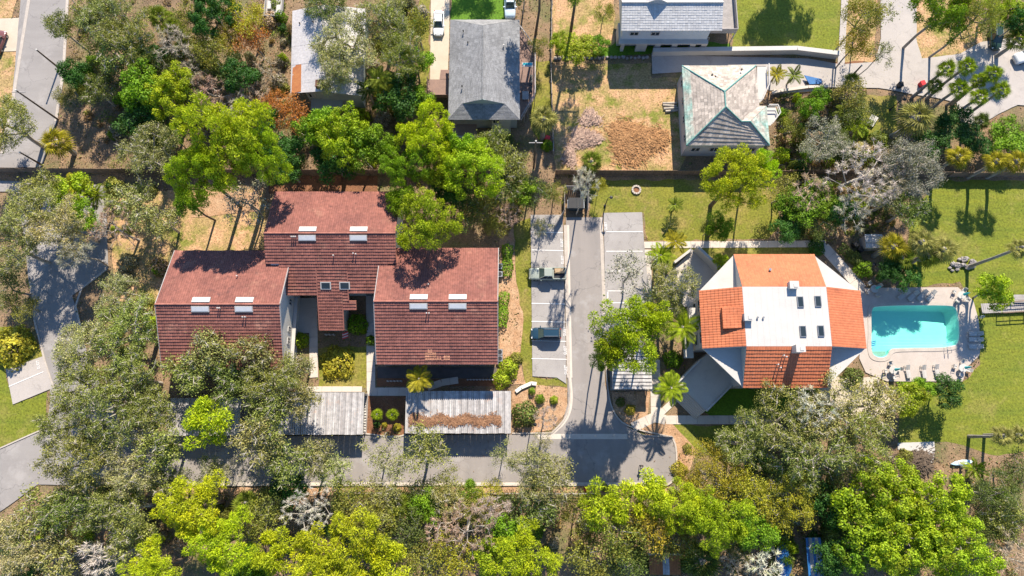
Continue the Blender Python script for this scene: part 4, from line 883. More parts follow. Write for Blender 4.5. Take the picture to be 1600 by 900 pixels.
    m = MB(); m.box((f(.70), 0, zs-.055), (.02, Wd*.5, .004)); 
    t.location = (at.x, at.y, AZ+.015); t.rotation_euler = (0, 0, rz); return t
M['carglass'] = pm('car_glass', (.012, .016, .02), (.02, .025, .03), 1, .05, famt=.05, spec=.8)
M['windshield'] = pm('windshield_glass', (.03, .055, .05), (.05, .08, .07), 1, .06, famt=.1, spec=.8)
M['lens'] = pm('lamp_lens', (.7, .7, .7), (.6, .6, .6), 2, .15); M['redlens'] = pm('red_lens', (.35, .01, .01), (.3, .01, .01), 2, .2)
M['cardboard'] = pm('cardboard', (.42, .30, .18), (.33, .23, .13), 1, .9)
P180 = math.pi
vehicle('pickup_truck', 'sage grey pickup truck with a loaded bed in the parking bay', 'pickup', 5.7, 1.95, 1.85, (.30, .33, .28), G(855, 430), P180, load=True)
vehicle('parked_car', 'dark blue sport utility car in the parking bay, below the pickup', 'suv', 4.6, 1.9, 1.68, (.015, .045, .075), G(852.5, 522.5), P180)
vehicle('parked_car', 'white car on the cream drive beside the grey shingled house', 'car', 4.6, 1.85, 1.5, (.78, .78, .77), G(686, 40), R(-90))
vehicle('pickup_truck', 'pale blue pickup with dark bed at the top edge', 'pickup', 5.4, 1.9, 1.8, (.50, .60, .66), G(797, 10), R(-90))
vehicle('pickup_truck', 'white pickup at the right edge on the concrete street', 'pickup', 5.5, 1.95, 1.85, (.62, .64, .64), G(1604, 90), R(197))
vehicle('parked_car', 'reddish brown hatchback cut by the left edge of the photo', 'suv', 4.4, 1.85, 1.55, (.16, .06, .05), G(2, 70), R(80))
vehicle('parked_car', 'dark green car parked nose out under the tree by the circle', 'suv', 4.6, 1.85, 1.6, (.02, .045, .03), G(1551, 62), R(-97))

# ---------------- swimming pool
zp = .14
hole = smooth(PX([(1360, 484), (1368, 478), (1482, 477), (1493, 481), (1497, 500), (1498, 532), (1490, 543.5), (1400, 544), (1389, 546), (1386, 556), (1376, 560), (1364, 556), (1360, 545), (1361, 520)]), 2)
cop = smooth(PX([(1354, 480), (1366, 473), (1484, 472), (1499, 478), (1503, 500), (1503, 536), (1493, 549), (1405, 549.5), (1393, 552), (1390, 562), (1376, 566), (1359, 562), (1354, 547), (1356, 520)]), 2)
deck = PX([(1343, 450), (1496, 449), (1520, 470), (1528, 500), (1532, 540), (1529, 556), (1512, 572), (1503, 596), (1385, 596), (1352, 582), (1342, 560), (1346, 500)])
sheet('pool_deck', deck, zp, M['deck'], holes=[list(cop)])
pool = thing('swimming_pool', 'turquoise swimming pool with a rounded step bay at its lower left', 'pool', G(1430, 510))
m = MB(); n = len(cop); zc = zp+.07
vs = [(p.x, p.y, z) for z in (zc,) for p in cop]+[(p.x, p.y, zc) for p in hole]+[(p.x, p.y, 0) for p in cop]
if len(cop) == len(hole): m.mesh(vs, [(i, (i+1) % n, n+(i+1) % n, n+i) for i in range(n)]+[(i, 2*n+i, 2*n+(i+1) % n, (i+1) % n) for i in range(n)])
m.build('coping', M['curb'], pool)
h2 = [Vector(p) for p in hole]; c0 = sum(h2, Vector((0, 0)))/len(h2)
m = MB(); k = len(h2); inn = [c0+(p-c0)*.9 for p in h2]
dep = lambda p: -.9-1.0*max(0, min(1, (p.y-G(1400, 530).y)/(G(1400, 482).y-G(1400, 530).y)*.5+max(0, (p.x-G(1470, 510).x)/3.)))
vs = [(p.x, p.y, zc) for p in h2]+[(p.x, p.y, dep(p)) for p in inn]
tess = geometry.tessellate_polygon([[Vector((p.x, p.y, 0)) for p in inn]])
m.mesh(vs, [(i, k+i, k+(i+1) % k, (i+1) % k) for i in range(k)]+[(k+a, k+b, k+c) for a, b, c in tess]); m.build('basin', pm('pool_plaster', (.46, .70, .63), (.40, .65, .58), .4, .8, famt=.1), pool)
def watermat():
    w = bpy.data.materials.new('pool_water'); w.use_nodes = True; t = w.node_tree; t.nodes.remove(t.nodes['Principled BSDF']); out = t.nodes['Material Output']
    tr = nd(t, 'ShaderNodeBsdfTransparent'); tr.inputs[0].default_value = (.62, .985, .93, 1); gl = nd(t, 'ShaderNodeBsdfGlossy', i_Roughness=.04)
    geo = nd(t, 'ShaderNodeNewGeometry'); bn = nd(t, 'ShaderNodeBump', i_Strength=.3, i_Distance=.015); t.links.new(noise(t, geo.outputs['Position'], 2.2, 3), bn.inputs['Height'])
    t.links.new(bn.outputs[0], gl.inputs['Normal']); ms = nd(t, 'ShaderNodeMixShader')
    ms.inputs[0].default_value = .04; t.links.new(tr.outputs[0], ms.inputs[1]); t.links.new(gl.outputs[0], ms.inputs[2]); t.links.new(ms.outputs[0], out.inputs[0]); return w
sheet('pool_water', [(p.x, p.y) for p in hole], .02, watermat(), keep=False)
for j, (u, v) in enumerate(((1363, 534), (1362.5, 537), (1362, 540))):
    p = G(u, v); m = MB(); m.bar((p.x-.35, p.y-.12, .0+.05*j), (p.x+.55, p.y+.12, .0+.05*j), .16, .06); m.build('ladder_tread', M['blue'], pool)
for u in (1474.5, 1480):
    p = G(u, 545); m = MB(); m.tube([p+Vector((0, -.7, .2)), p+Vector((0, -.7, .85)), p+Vector((0, -.3, 1.0)), p+Vector((0, .5, .7)), p+Vector((0, .6, .0))], .035, 6); m.build('hand_rail', M['metal'], pool)
BUILT.append([p[:2] for p in deck])
for k in range(3):
    p = G(1375, 548+4*k); m = MB(); m.prism([(p.x+1.25*math.cos(x_), p.y+.9*math.sin(x_)) for x_ in np.linspace(math.pi, 2*math.pi, 10)], -1.0, -.75+.22*k); m.build('pool_step', M['curb'], pool)
# pool furniture
def lounger():
    t = thing('sun_lounger', 'x', 'sun lounger', (0, 0, 0)); f = MB()
    for y in (-.3, .3): f.bar((-.95, y, .33), (.95, y, .33), .05, .05)
    for x in (-.95, -.2, .95): f.bar((x, -.3, .33), (x, .3, .33), .05, .05)
    f.build('frame', M['white'], t)
    for x in (-.85, .85):
        for y in (-.29, .29): m = MB(); m.box((x, y, .165), (.05, .05, .33)); m.build('leg', M['white'], t)
    for i in range(9): m = MB(); m.box((-.86+i*.125, 0, .37), (.10, .60, .03)); m.build('slat', M['white'], t)
    m = MB()
    for i in range(5): x = .28+i*.14; z = .40+i*.075; m.mesh([(x, -.3, z), (x+.11, -.3, z+.06), (x+.11, .3, z+.06), (x, .3, z), (x, -.3, z-.03), (x+.11, -.3, z+.03), (x+.11, .3, z+.03), (x, .3, z-.03)], [(0, 1, 2, 3), (7, 6, 5, 4), (0, 4, 5, 1), (1, 5, 6, 2), (2, 6, 7, 3), (3, 7, 4, 0)])
    m.bar((.85, -.25, .05), (.75, -.25, .62), .04, .04); m.bar((.85, .25, .05), (.75, .25, .62), .04, .04); m.build('backrest', M['white'], t); return t
L0 = lounger()
LG = [(1409, 462, R(35), 'white sun lounger in the shade, leftmost of the four by the shrubs'), (1424, 463, R(40), 'white sun lounger in the shade, second from the left by the shrubs'),
      (1438, 462, R(45), 'white sun lounger in the shade, third from the left by the shrubs'), (1452, 463, R(50), 'white sun lounger in the shade, rightmost of the four by the shrubs'),
      (1416, 581, R(95), 'white sun lounger in the sun below the pool, leftmost of three'), (1441, 581, R(93), 'white sun lounger in the sun below the pool, middle of three'), (1461, 580, R(95), 'white sun lounger in the sun below the pool, rightmost of three'),
      (1521, 522, R(2), 'white sun lounger on the right edge of the deck, top one of three'), (1521, 531, R(-1), 'white sun lounger on the right edge of the deck, middle one of three'), (1521, 542, R(1), 'white sun lounger on the right edge of the deck, bottom one of three')]
for i, (u, v, rz, lb) in enumerate(LG):
    p = G(u, v); dup(L0, (p.x, p.y, zp), rz, lb, 'sun loungers round the pool')
zap(L0)
def chair():
    t = thing('patio_chair', 'x', 'chair', (0, 0, 0)); m = MB(); m.box((0, 0, .43), (.5, .5, .05)); m.build('seat', M['white'], t)
    m = MB(); m.bar((-.25, 0, .45), (-.36, 0, .9), .5, .04); m.build('backrest', M['white'], t)
    for x in (-.2, .2):
        for y in (-.2, .2): m = MB(); m.box((x, y, .21), (.05, .05, .42)); m.build('leg', M['white'], t)
    for y in (-.27, .27): m = MB(); m.box((.0, y, .64), (.48, .05, .04)); m.build('armrest', M['white'], t)
    return t
C0 = chair()
for i, (u, v, lb, um) in enumerate([(1362, 453, 'shaded corner of the deck by the orange roof', 1), (1497, 463, 'sunny upper right corner of the deck', 1), (1499, 576, 'lower right corner of the deck', 1), (1391, 579, 'lower left corner of the deck', 1)]):
    p = G(u, v); t = thing('patio_table', 'round white patio table in the '+lb, 'table', (p.x, p.y, 0), 0, 'patio tables round the pool')
    m = MB(); m.lathe([(.55, .70), (.6, .72), (.6, .75), (.55, .76)], (p.x, p.y, 0), 20); m.build('tabletop', M['white'], t)
    m = MB(); m.lathe([(.3, 0), (.28, .05), (.05, .08), (.05, .7)], (p.x, p.y, 0), 12); m.build('pedestal', M['white'], t)
    t.location.z = zp
    un = thing('parasol', 'folded turquoise parasol in the '+lb, 'parasol', (p.x, p.y, 0), 0, 'folded parasols round the pool')
    m = MB(); m.tube([(p.x, p.y, .76), (p.x, p.y, 2.7)], .03, 8); m.build('pole', M['white'], un)
    m = MB(); pr = [(.05, 1.25), (.22, 1.35), (.17, 1.8), (.13, 2.2), (.05, 2.62), (.01, 2.68)]; m.lathe(pr, (p.x, p.y, 0), 10); m.build('canopy', M['turq'], un); un.location.z = zp
    for k in range(4):
        a = k*math.pi/2+.5+i*.4; dup(C0, (p.x+1.0*math.cos(a), p.y+1.0*math.sin(a), zp), a+math.pi, 'white patio chair in the '+lb, 'patio chairs in the '+lb)
zap(C0)
# boardwalk at the right of the pool
t = thing('boardwalk', 'timber boardwalk with rails leading away right of the pool', 'boardwalk', G(1560, 485))
a, b = G(1530, 483), G(1640, 478); k = 36
for j in range(k):
    p = a.lerp(b, (j+.5)/k); m = MB(); m.box((p.x, p.y, .5+random.uniform(-.01, .01)), ((b.x-a.x)/k*.9, 1.5, .06), .02); m.build('deck_board', M['woodgrey'], t)
for s in (-.8, .8):
    m = MB(); m.bar(a+Vector((2.5, s, 1.5)), b+Vector((0, s, 1.5)), .14, .06); m.bar(a+Vector((2.5, s, 1.0)), b+Vector((0, s, 1.0)), .05, .12); m.build('rail', M['wood'], t)
    for j in range(5): p = (a+Vector((2.5, 0, 0))).lerp(b, j/4); m = MB(); m.box((p.x, p.y+s, .75), (.12, .12, 1.5)); m.build('post', M['wood'], t)
t = thing('life_ring', 'pale life ring hanging by the boardwalk end', 'life ring', G(1527, 497)); p = G(1527, 497); q = [p+Vector((.3*math.cos(x), .3*math.sin(x)*.4, 1.1+.27*math.sin(x))) for x in np.linspace(0, 6.283, 17)]
m = MB(); m.tube(q, .07, 6); m.build('ring', M['white'], t); m = MB(); m.box((p.x, p.y+.15, .6), (.1, .06, 1.2)); m.build('stake', M['wood'], t)
t = thing('picnic_bench', 'pale timber bench on the lawn at the end of the boardwalk', 'bench', G(1590, 468)); p = G(1590, 468)
for j in range(5): m = MB(); m.box((p.x, p.y-.5+.25*j, .72), (2.2, .22, .05)); m.build('plank', M['woodgrey'], t)
for x in (-.8, .8): m = MB(); m.box((p.x+x, p.y, .35), (.1, 1.0, .68)); m.build('trestle', M['wood'], t)

# ---------------- dumpster in its enclosure
t = thing('dumpster_enclosure', 'grey timber enclosure at the head of the drive', 'enclosure', G(900, 320))
for (u0, v0), (u1, v1) in (((881, 334), (881, 297)), ((881, 297), (916, 297)), ((917, 297), (917, 332))):
    a, b = G(u0, v0), G(u1, v1); n = max(3, int((b-a).length/.3))
    for j in range(n):
        p = a.lerp(b, (j+.5)/n); m = MB(); m.box((p.x, p.y, .95), (.28 if abs(b.x-a.x) > 1 else .06, .06 if abs(b.x-a.x) > 1 else .28, 1.9)); m.build('board', M['woodgrey'], t)
a = G(879.5, 335); m = MB(); m.bar(a+E2*1.0, a+Vector((-1.4, -2.4, 1.0)), .06, 1.7); m.build('gate', M['woodgrey'], t)
t = thing('dumpster', 'dark dumpster with closed lids at the head of the drive', 'dumpster', G(899, 322)); p = G(899, 322); m = MB(); m.box((p.x, p.y, .75), (2.2, 1.6, 1.3), 0, 0, 1.08); m.build('bin_body', paint('dumpster_paint', (.02, .04, .06), .6), t)
for s in (-.58, .58): m = MB(); m.box((p.x+s, p.y+.02, 1.45), (1.12, 1.7, .07)); m.build('lid', M['black'], t)
for s in (-1, 1): m = MB(); m.bar((p.x+s*1.25, p.y-.7, .95), (p.x+s*1.25, p.y+.7, .95), .12, .18); m.build('fork_pocket', M['metal'], t)
# ---------------- lamps, poles, people
def lamp(label, u, v, h=4.2):
    p = G(u, v); t = thing('street_lamp', label, 'street lamp', p, 0, 'lamp posts along the drive')
    m = MB(); m.tube([p, p+E2*(h-.5), p+Vector((.1, 0, h-.1)), p+Vector((.45, .0, h))], [.09, .06, .05, .05], 8); m.build('post', M['black'], t)
    m = MB(); m.lathe([(.05, .12), (.24, .05), (.26, 0), (.2, -.1), (.03, -.12)], p+Vector((.45, 0, h)), 12); m.build('lamp_head', M['black'], t)
    m = MB(); m.lathe([(.2, 0), (.2, .3)], p, 10); m.build('base', M['black'], t)
lamp('black lamp post on the grass edge beside the upper right bay', 945, 322, 4.0)
lamp('black lamp post beside the trimmed bushes at the lane corner', 830, 664, 3.9)
lamp('black lamp post at the yard corner above the fan palm', 1390, 172, 3.6)
lamp('black lamp post on the hedge path beside the pool', 1343, 422, 3.6)
def pole(label, u, v, h, arm=True):
    p = G(u, v); t = thing('utility_pole', label, 'utility pole', p, 0); m = MB(); m.tube([p, p+E2*h], [.16, .11], 8); m.build('post', M['barkb'], t)
    if arm: m = MB(); m.bar(p+Vector((-1.0, 0, h-.5)), p+Vector((1.0, 0, h-.5)), .1, .12); m.build('crossarm', M['woodgrey'], t)
    m = MB(); m.lathe([(.14, 0), (.14, .15), (.03, .2)], p+E2*h, 8); m.build('cap', M['white'], t)
pole('tall utility pole at the right verge of the old street', 91, 187, 9.6)
pole('short utility pole near the palm at the end of the street', 66, 258, 5.0, False)
pole('leaning bare pole reaching over the old street', 93, 107, 5.5, False)
pole('utility pole between the fan palm and the pines', 834, 262, 10)
pole('slim pole rising from the path beside the concrete drive', 1322, 128, 5, False)
pole('thin dark pole at the left end of the bottom lane', 266, 757, 8.5, False)
def person(label, p, rz, shirt, arm_up=True):
    "standing figure, one continuous skinned body with clothes as material zones, arms bent forward"
    J = [(0, 0, .93), (0, 0, 1.12), (0, 0, 1.36), (0, 0, 1.50), (0, .02, 1.62), (0, .03, 1.74),
         (-.10, 0, .90), (-.11, .02, .50), (-.12, -.01, .09), (-.13, .13, .05), (.10, 0, .90), (.11, .02, .50), (.12, -.01, .09), (.13, .13, .05),
         (-.19, 0, 1.42), (-.24, .02, 1.14), (-.13, .24, 1.12), (-.09, .31, 1.12), (.19, 0, 1.42), (.24, .02, 1.14), (.13, .24, 1.12), (.09, .31, 1.12)]
    rad = [.15, .14, .16, .06, .095, .085, .095, .065, .045, .04, .095, .065, .045, .04, .065, .05, .036, .03, .065, .05, .036, .03]
    Ed = [(0, 1), (1, 2), (2, 3), (3, 4), (4, 5), (0, 6), (6, 7), (7, 8), (8, 9), (0, 10), (10, 11), (11, 12), (12, 13), (2, 14), (14, 15), (15, 16), (16, 17), (2, 18), (18, 19), (19, 20), (20, 21)]
    for s, b in ((-1, 17), (1, 21)):      # thumb and four fingers on each hand
        bx, by, bz = J[b]
        for k, (dx, dy, dz, r) in enumerate(((-.030*s, .10, -.02, .010), (-.018*s, .11, -.03, .011), (.0, .11, -.035, .011), (.015*s, .10, -.035, .010), (-.05*s, .05, .03, .012))):
            J += [(bx+dx*.6, by+dy*.5, bz+dz*.2), (bx+dx, by+dy*.8, bz+dz)]; rad += [r, r*.8]; Ed += [(b, len(J)-2), (len(J)-2, len(J)-1)]
    me = bpy.data.meshes.new('person'); me.from_pydata(J, Ed, []); o = bpy.data.objects.new('person', me); COL.objects.link(o)
    md = o.modifiers.new('skin', 'SKIN'); sk_ = me.skin_vertices[0].data
    for i, v in enumerate(sk_): v.radius = (rad[i], rad[i])
    sk_[0].use_root = True; sb = o.modifiers.new('sub', 'SUBSURF'); sb.levels = sb.render_levels = 1
    dg = bpy.context.evaluated_depsgraph_get(); nm = bpy.data.meshes.new_from_object(o.evaluated_get(dg)); o.modifiers.clear(); o.data = nm; nm.materials.clear()
    for mt in (M['skin'], shirt, M['jeans'], M['black']): nm.materials.append(mt)
    for f in nm.polygons:
        c = f.center; f.use_smooth = True
        f.material_index = 3 if c.z < .11 else 2 if c.z < .95 and abs(c.x) < .2 and c.y < .2 else 0 if c.z > 1.49 or c.y > .26 else 1
    tag(o, label, 'person'); o.location = p; o.rotation_euler = (0, 0, rz)
    m = MB(); m.blob((0, -.005, 1.745), .10, .115, .10, 3, 10, 7, .04); h = m.build('hair', M['hair'], None); h.parent = o
    return o
M['skin'] = pm('skin', (.45, .28, .2), (.42, .25, .18), 3, .6); M['jeans'] = pm('dark_trousers', (.03, .035, .05), (.04, .045, .06), 3, .9); M['hair'] = pm('dark_hair', (.03, .02, .015), (.04, .03, .02), 5, .8)
M['shirt'] = pm('dark_shirt', (.035, .035, .04), (.05, .05, .055), 3, .9)
pp = G(1000, 727); pp.z = AZ+.012; person('person in dark clothes standing alone on the bottom lane holding a controller', pp, R(170), M['shirt'])
t = thing('remote_controller', 'small dark remote controller held by the person on the lane', 'controller', pp); d = Matrix.Rotation(R(170), 3, 'Z') @ Vector((0, .40, 1.13)); c = pp+d
m = MB(); m.box(c, (.2, .1, .04), R(170)); m.build('case', M['black'], t); m = MB(); m.box(c+E2*.05+Vector((0, -.03, 0)), (.15, .02, .09), R(170)); m.build('screen', M['glass'], t)
# ---------------- small things lying about
random.seed(20)
for i in range(24):
    u = 868+i*6.2; p = G(u, 91+random.uniform(-1, 1)); r = random.uniform(.24, .38); m = MB(); m.blob((0, 0, r*.6), r, r*.9, r*.75, i, 8, 5, .2)
    o = m.build('boulder', M['stone']); o.location = p; tag(o, 'boulder in the stone row along the top of the dry yard', 'boulder', 'boulders along the top of the dry yard')
for i in range(16):
    u, v = random.choice(((1500, 409), (1512, 412), (1492, 418), (1522, 418))); p = G(u+random.uniform(-9, 9), v+random.uniform(-6, 6)); r = random.uniform(.25, .6); m = MB(); m.blob((0, 0, r*.5), r, r*.8, r*.7, 40+i, 8, 5, .25)
    o = m.build('boulder', M['stone']); o.location = p; tag(o, 'grey boulder in the rock pile on the lawn above the pool', 'boulder', 'rock pile above the pool')
for i, (u, v, L, a) in enumerate(((1046, 162, 2.3, .03), (1046, 166, 2.2, -.05), (1048, 170, 2.4, .08), (1049, 174, 2.0, .12))):
    p = G(u, v); dv = Vector((math.cos(a), math.sin(a), 0)); m = MB(); m.tube([-dv*L/2+E2*.2, dv*L/2+E2*.2], [.2, .17], 9); o = m.build('log', M['barkp']); o.location = p
    tag(o, ('top', 'second', 'third', 'bottom')[i]+' log of the stack lying left of the hipped house', 'log', 'logs stacked by the hipped house')
for i in range(13):
    u = 1205+random.uniform(0, 75); v = 195+random.uniform(0, 75); p = G(u, v); a = random.uniform(-.5, 1.2); L = random.uniform(1.2, 3); dv = Vector((math.cos(a), math.sin(a), 0)); m = MB(); m.tube([-dv*L/2+E2*.12, dv*L*.1+E2*.16+Vector((0, .06, 0)), dv*L/2+E2*.12], [.11, .1, .07], 7)
    o = m.build('fallen_branch', M['barkp']); o.location = p; tag(o, 'fallen branch on the bare slope right of the hipped house', 'branch', 'fallen branches right of the hipped house')
def heap(name, label, u, v, rx, ry, h, mat, n, seed, rot=0):
    "a heap of cut fronds: mound with loose strands over it"
    p = G(u, v); t = thing(name, label, 'heap', p); r = np.random.default_rng(seed); m = MB(); k, q = 22, 7; vs = []
    for j in range(q+1):
        for i in range(k):
            f = j/q; a = 2*math.pi*i/k; w = 1+.22*math.sin(3*a+seed)+.1*math.sin(7*a); vs.append((p.x+rx*f*w*math.cos(a), p.y+ry*f*w*math.sin(a), h*(1-f**1.6)*(1+.2*r.normal())+.01))
    m.mesh(vs, [(j*k+i, j*k+(i+1) % k, (j+1)*k+(i+1) % k, (j+1)*k+i) for j in range(q) for i in range(k)]); m.build('mound', mat, t)
    a = r.uniform(0, 6.28, n); f = np.sqrt(r.random(n))*1.05+(r.random(n) < .3)*np.abs(r.normal(0, .22, n)); w = 1+.22*np.sin(3*a+seed); x = rx*f*w*np.cos(a); y = ry*f*w*np.sin(a); z = h*(1-np.minimum(f, 1)**1.6)+.06+r.random(n)*.15; w = w
    an = r.normal(rot, .6, n)+.5*np.sin(a); L = r.uniform(.35, 1.0, n); dx, dy = np.cos(an)*L/2, np.sin(an)*L/2; px, py = -np.sin(an)*.045, np.cos(an)*.045; dz = r.normal(0, .1, n)
    V = np.stack([np.stack([x-dx-px, y-dy-py, z-dz], 1), np.stack([x-dx+px, y-dy+py, z-dz], 1), np.stack([x+dx+px, y+dy+py, z+dz], 1), np.stack([x+dx-px, y+dy-py, z+dz], 1)], 1).reshape(-1, 3)
    o = bpy.data.objects.new('strands', npmesh('strands', V, np.arange(4*n).reshape(-1, 4), [mat])); COL.objects.link(o); o.parent = t; o['kind'] = 'stuff'
heap('frond_heap', 'broad brown heap of cut palm fronds in the middle of the dry yard', 993, 222, 4.3, 3.3, .5, M['straw'], 2600, 1, -.3)
heap('frond_heap', 'smaller pinkish heap of dry fronds left in the dry yard', 913, 217, 2.3, 1.5, .4, M['strawpale'], 900, 2, .4)
heap('frond_heap', 'thin pale scatter of fronds above the small heap', 922, 185, 1.6, 1.4, .25, M['strawpale'], 260, 3, 1.0)
heap('frond_heap', 'pale streak of fronds behind the small palm in the yard', 890, 245, 1.0, 1.8, .3, M['strawpale'], 240, 4, 1.2)
heap('mulch_mound', 'dark brown mound beside the white slab on the right lawn', 1428, 722, 2.9, 1.6, .9, M['barkb'], 600, 5, 0)
p = [G(*q) for q in ((1402, 692), (1459, 690), (1460, 703), (1457, 723), (1446, 722), (1437, 706), (1402, 702))]; m = MB(); m.prism(p, .02, .14); o = m.build('white_slab', M['white']); tag(o, 'bright white concrete slab by the brown mound on the lawn', 'slab')
t = thing('kayak', 'small blue and white boat hull lying on the lawn by the palms', 'boat', G(1501, 723)); p = G(1501, 723); m = MB()
m.loft([[(p.x+x, p.y+y*w+.12*x, .1+z) for y, z in ((-1, .25), (-.7, 0), (.7, 0), (1, .25), (.6, .38), (-.6, .38))] for x, w in ((-1.6, .02), (-1.1, .28), (0, .42), (1.1, .3), (1.6, .03))]); m.build('hull', pm('boat_hull', (.35, .62, .75), (.7, .78, .8), .6, .4), t)
m = MB(); m.box((p.x-.2, p.y, .5), (.9, .38, .06), .12); m.build('cockpit', M['white'], t)
for i, (u, v, c, lb) in enumerate(((1403, 136, 'black', 'black wheeled bin at the foot of the street'), (1437, 134, 'red', 'red wheeled bin under the fan palms'), (1333, 384, 'black', 'black wheeled bin, left of the two beside the grey shed'), (1341, 392, 'black', 'black wheeled bin, right of the two beside the grey shed'), (855, 219, 'red', 'red barrel under the big fan palm'))):
    p = G(u, v); t = thing('wheeled_bin', lb, 'bin', p); m = MB(); m.box((p.x, p.y, .5), (.6, .65, .95), .3*i, 0, 1.12); m.build('bin_body', M[c], t); m = MB(); m.box((p.x, p.y, 1.02), (.72, .78, .09), .3*i); m.build('lid', M[c], t)
    m = MB(); m.tube([(p.x-.25, p.y+.34, .12), (p.x+.25, p.y+.34, .12)], .1, 8); m.build('wheel', M['tyre'], t)
t = thing('garden_shed', 'small grey flat roofed shed below the bare trees', 'shed', G(1366, 384)); a, b = G(1351, 366, 2.2), G(1381, 387, 2.2); cx, cy = (a.x+b.x)/2, (a.y+b.y)/2; w, d = b.x-a.x, a.y-b.y
m = MB(); m.box((cx, cy, 1.05), (w-.3, d-.3, 2.1)); m.build('wall', M['woodgrey'], t)
for j in range(6): m = MB(); m.box((cx-w/2+w*(j+.5)/6, cy, 2.16+.01*(j % 2)), (w/6*.96, d, .07)); m.build('roof_panel', M['paleshingle'], t)
for yy in (-.1, .35): m = MB(); m.box((cx, cy+yy*d, 2.28), (w*.9, .12, .12)); m.build('roof_batten', M['white'], t)
m = MB(); m.box((cx, cy-d/2+.12, .95), (.9, .06, 1.9)); m.build('door', M['woodgrey'], t)
t = thing('air_conditioner', 'x', 'air conditioner', (0, 0, 0)); m = MB(); m.box((0, 0, .45), (.85, .85, .8)); m.build('case', M['metal'], t); m = MB(); m.lathe([(.32, 0), (.32, .03)], (0, 0, .86), 16); m.build('fan', M['black'], t); m = MB(); m.box((0, 0, .02), (1.1, 1.1, .06)); m.build('pad', M['conc'], t)
for u, v, lb in ((781, 418, 'upper of two beside the upper hedge'), (781, 430, 'lower of two beside the upper hedge'), (781, 551, 'upper of two beside the lower corner'), (781, 561, 'lower of two beside the lower corner')):
    dup(t, G(u, v), 0, 'grey air conditioner against the right maroon building, '+lb, 'air conditioners along the maroon building')
zap(t)
t = thing('white_bench', 'white bench lying askew on the small lawn by the steps', 'bench', G(1361, 190)); p = G(1361, 190)
for j in range(4): m = MB(); o_ = Vector((math.cos(R(-35)), math.sin(R(-35)), 0))*(-.45+.3*j); m.box((p.x+o_.x, p.y+o_.y, .45), (.27, 1.9, .05), R(-35)); m.build('plank', M['white'], t)
for s in (-.7, .7): m = MB(); o_ = Vector((-math.sin(R(-35)), math.cos(R(-35)), 0))*s; m.box((p.x+o_.x, p.y+o_.y, .21), (1.0, .1, .42), R(-35)); m.build('trestle', M['white'], t)
t = thing('flat_cart', 'blue topped cart beside the concrete drive', 'cart', G(1268, 128)); p = G(1268, 128); m = MB(); m.prism([G(1254, 121), G(1281, 127), G(1281, 134), G(1262, 135)], .6, .72); m.build('tray', M['blue'], t)
for u, v in ((1260, 131), (1278, 132)): q = G(u, v); m = MB(); m.tube([q+Vector((0, -.1, .3)), q+Vector((0, .1, .3))], .3, 12); m.build('wheel', M['tyre'], t)
m = MB(); q = G(1268, 128); m.box((q.x, q.y, .45), (1.6, .6, .2)); m.build('chassis', M['metal'], t)
t = thing('fire_ring', 'round terracotta fire ring on the grass below the fence', 'fire ring', G(994, 297)); p = G(994, 297)
for j in range(12): a = j*math.pi/6; m = MB(); m.box((p.x+.62*math.cos(a), p.y+.62*math.sin(a), .14), (.28, .3, .28), a); m.build('stone', M['curb'], t)
m = MB(); m.lathe([(.5, .02), (.5, .1)], p, 14); m.build('ash_bed', M['bark'], t)
random.seed(4)
for j in range(13):
    p = G(570.5+random.uniform(-.7, .7), 622+4.3*j); m = MB(); m.blob((0, 0, .1), .2, .17, .16, 70+j, 8, 5, .15); o = m.build('edging_stone', M['white']); o.location = p; tag(o, 'white edging stone in the line beside the red mulch bed', 'stone', 'white edging stones by the red mulch')
# brown shed roof at the bottom edge, tarps and boat in the wood at lower right
def shed():
    h = 2.8; a, b = G(1014, 867, h), G(1064, 898, h); t = thing('brown_shed', 'shed with rusty brown boarded roof at the bottom edge', 'shed', ((a.x+b.x)/2, (a.y+b.y)/2, 0)); n = 14; w = b.x-a.x
    for j in range(n): m = MB(); m.box((a.x+w*(j+.5)/n, (a.y+b.y)/2, h+random.uniform(0, .03)), (w/n*.94, a.y-b.y, .06)); m.build('roof_board', M['rust'] if j not in (6, 7, 8) else M['rib'], t)
    m = MB(); m.box(((a.x+b.x)/2, a.y+.1, h+.04), (w+.3, .22, .14)); m.build('ridge_board', M['white'], t); m = MB(); m.box(((a.x+b.x)/2, (a.y+b.y)/2, (h-.1)/2), (w-.5, a.y-b.y-.4, h-.1)); m.build('wall', M['wood'], t)
shed()
t = thing('covered_boat', 'blue tarpaulin covered boat in deep shade at the bottom right', 'boat', G(1222, 872)); p = G(1222, 872); m = MB()
m.loft([[(p.x+y*w, p.y+x, .5+z*w) for y, z in ((-1, .2), (-.6, 0), (.6, 0), (1, .2), (.4, .7), (-.4, .7))] for x, w in ((-2.4, .5), (-1.4, .95), (0, 1.05), (1.4, .9), (2.3, .2))]); m.build('cover', M['blue'], t)
for s in (-.6, .6): m = MB(); m.tube([(p.x+s-.1, p.y, .3), (p.x+s+.1, p.y, .3)], .3, 10); m.build('wheel', M['tyre'], t)
t = thing('tarp_lean_to', 'long blue tarpaulin lean-to between the trees at the bottom right', 'shelter', G(1266, 870)); a, b = G(1258, 840, 2), G(1288, 905, 2); w = (b.x-a.x)/5
for j in range(5): m = MB(); m.slab([(a.x+w*j, a.y, 2.2-.15*(j % 2)), (a.x+w*(j+.97), a.y, 2.2-.15*((j+1) % 2)), (a.x+w*(j+.97), b.y, 2.1-.15*((j+1) % 2)), (a.x+w*j, b.y, 2.1-.15*(j % 2))], .03); m.build('tarp_panel', M['blue'] if j % 2 == 0 else M['woodgrey'], t)
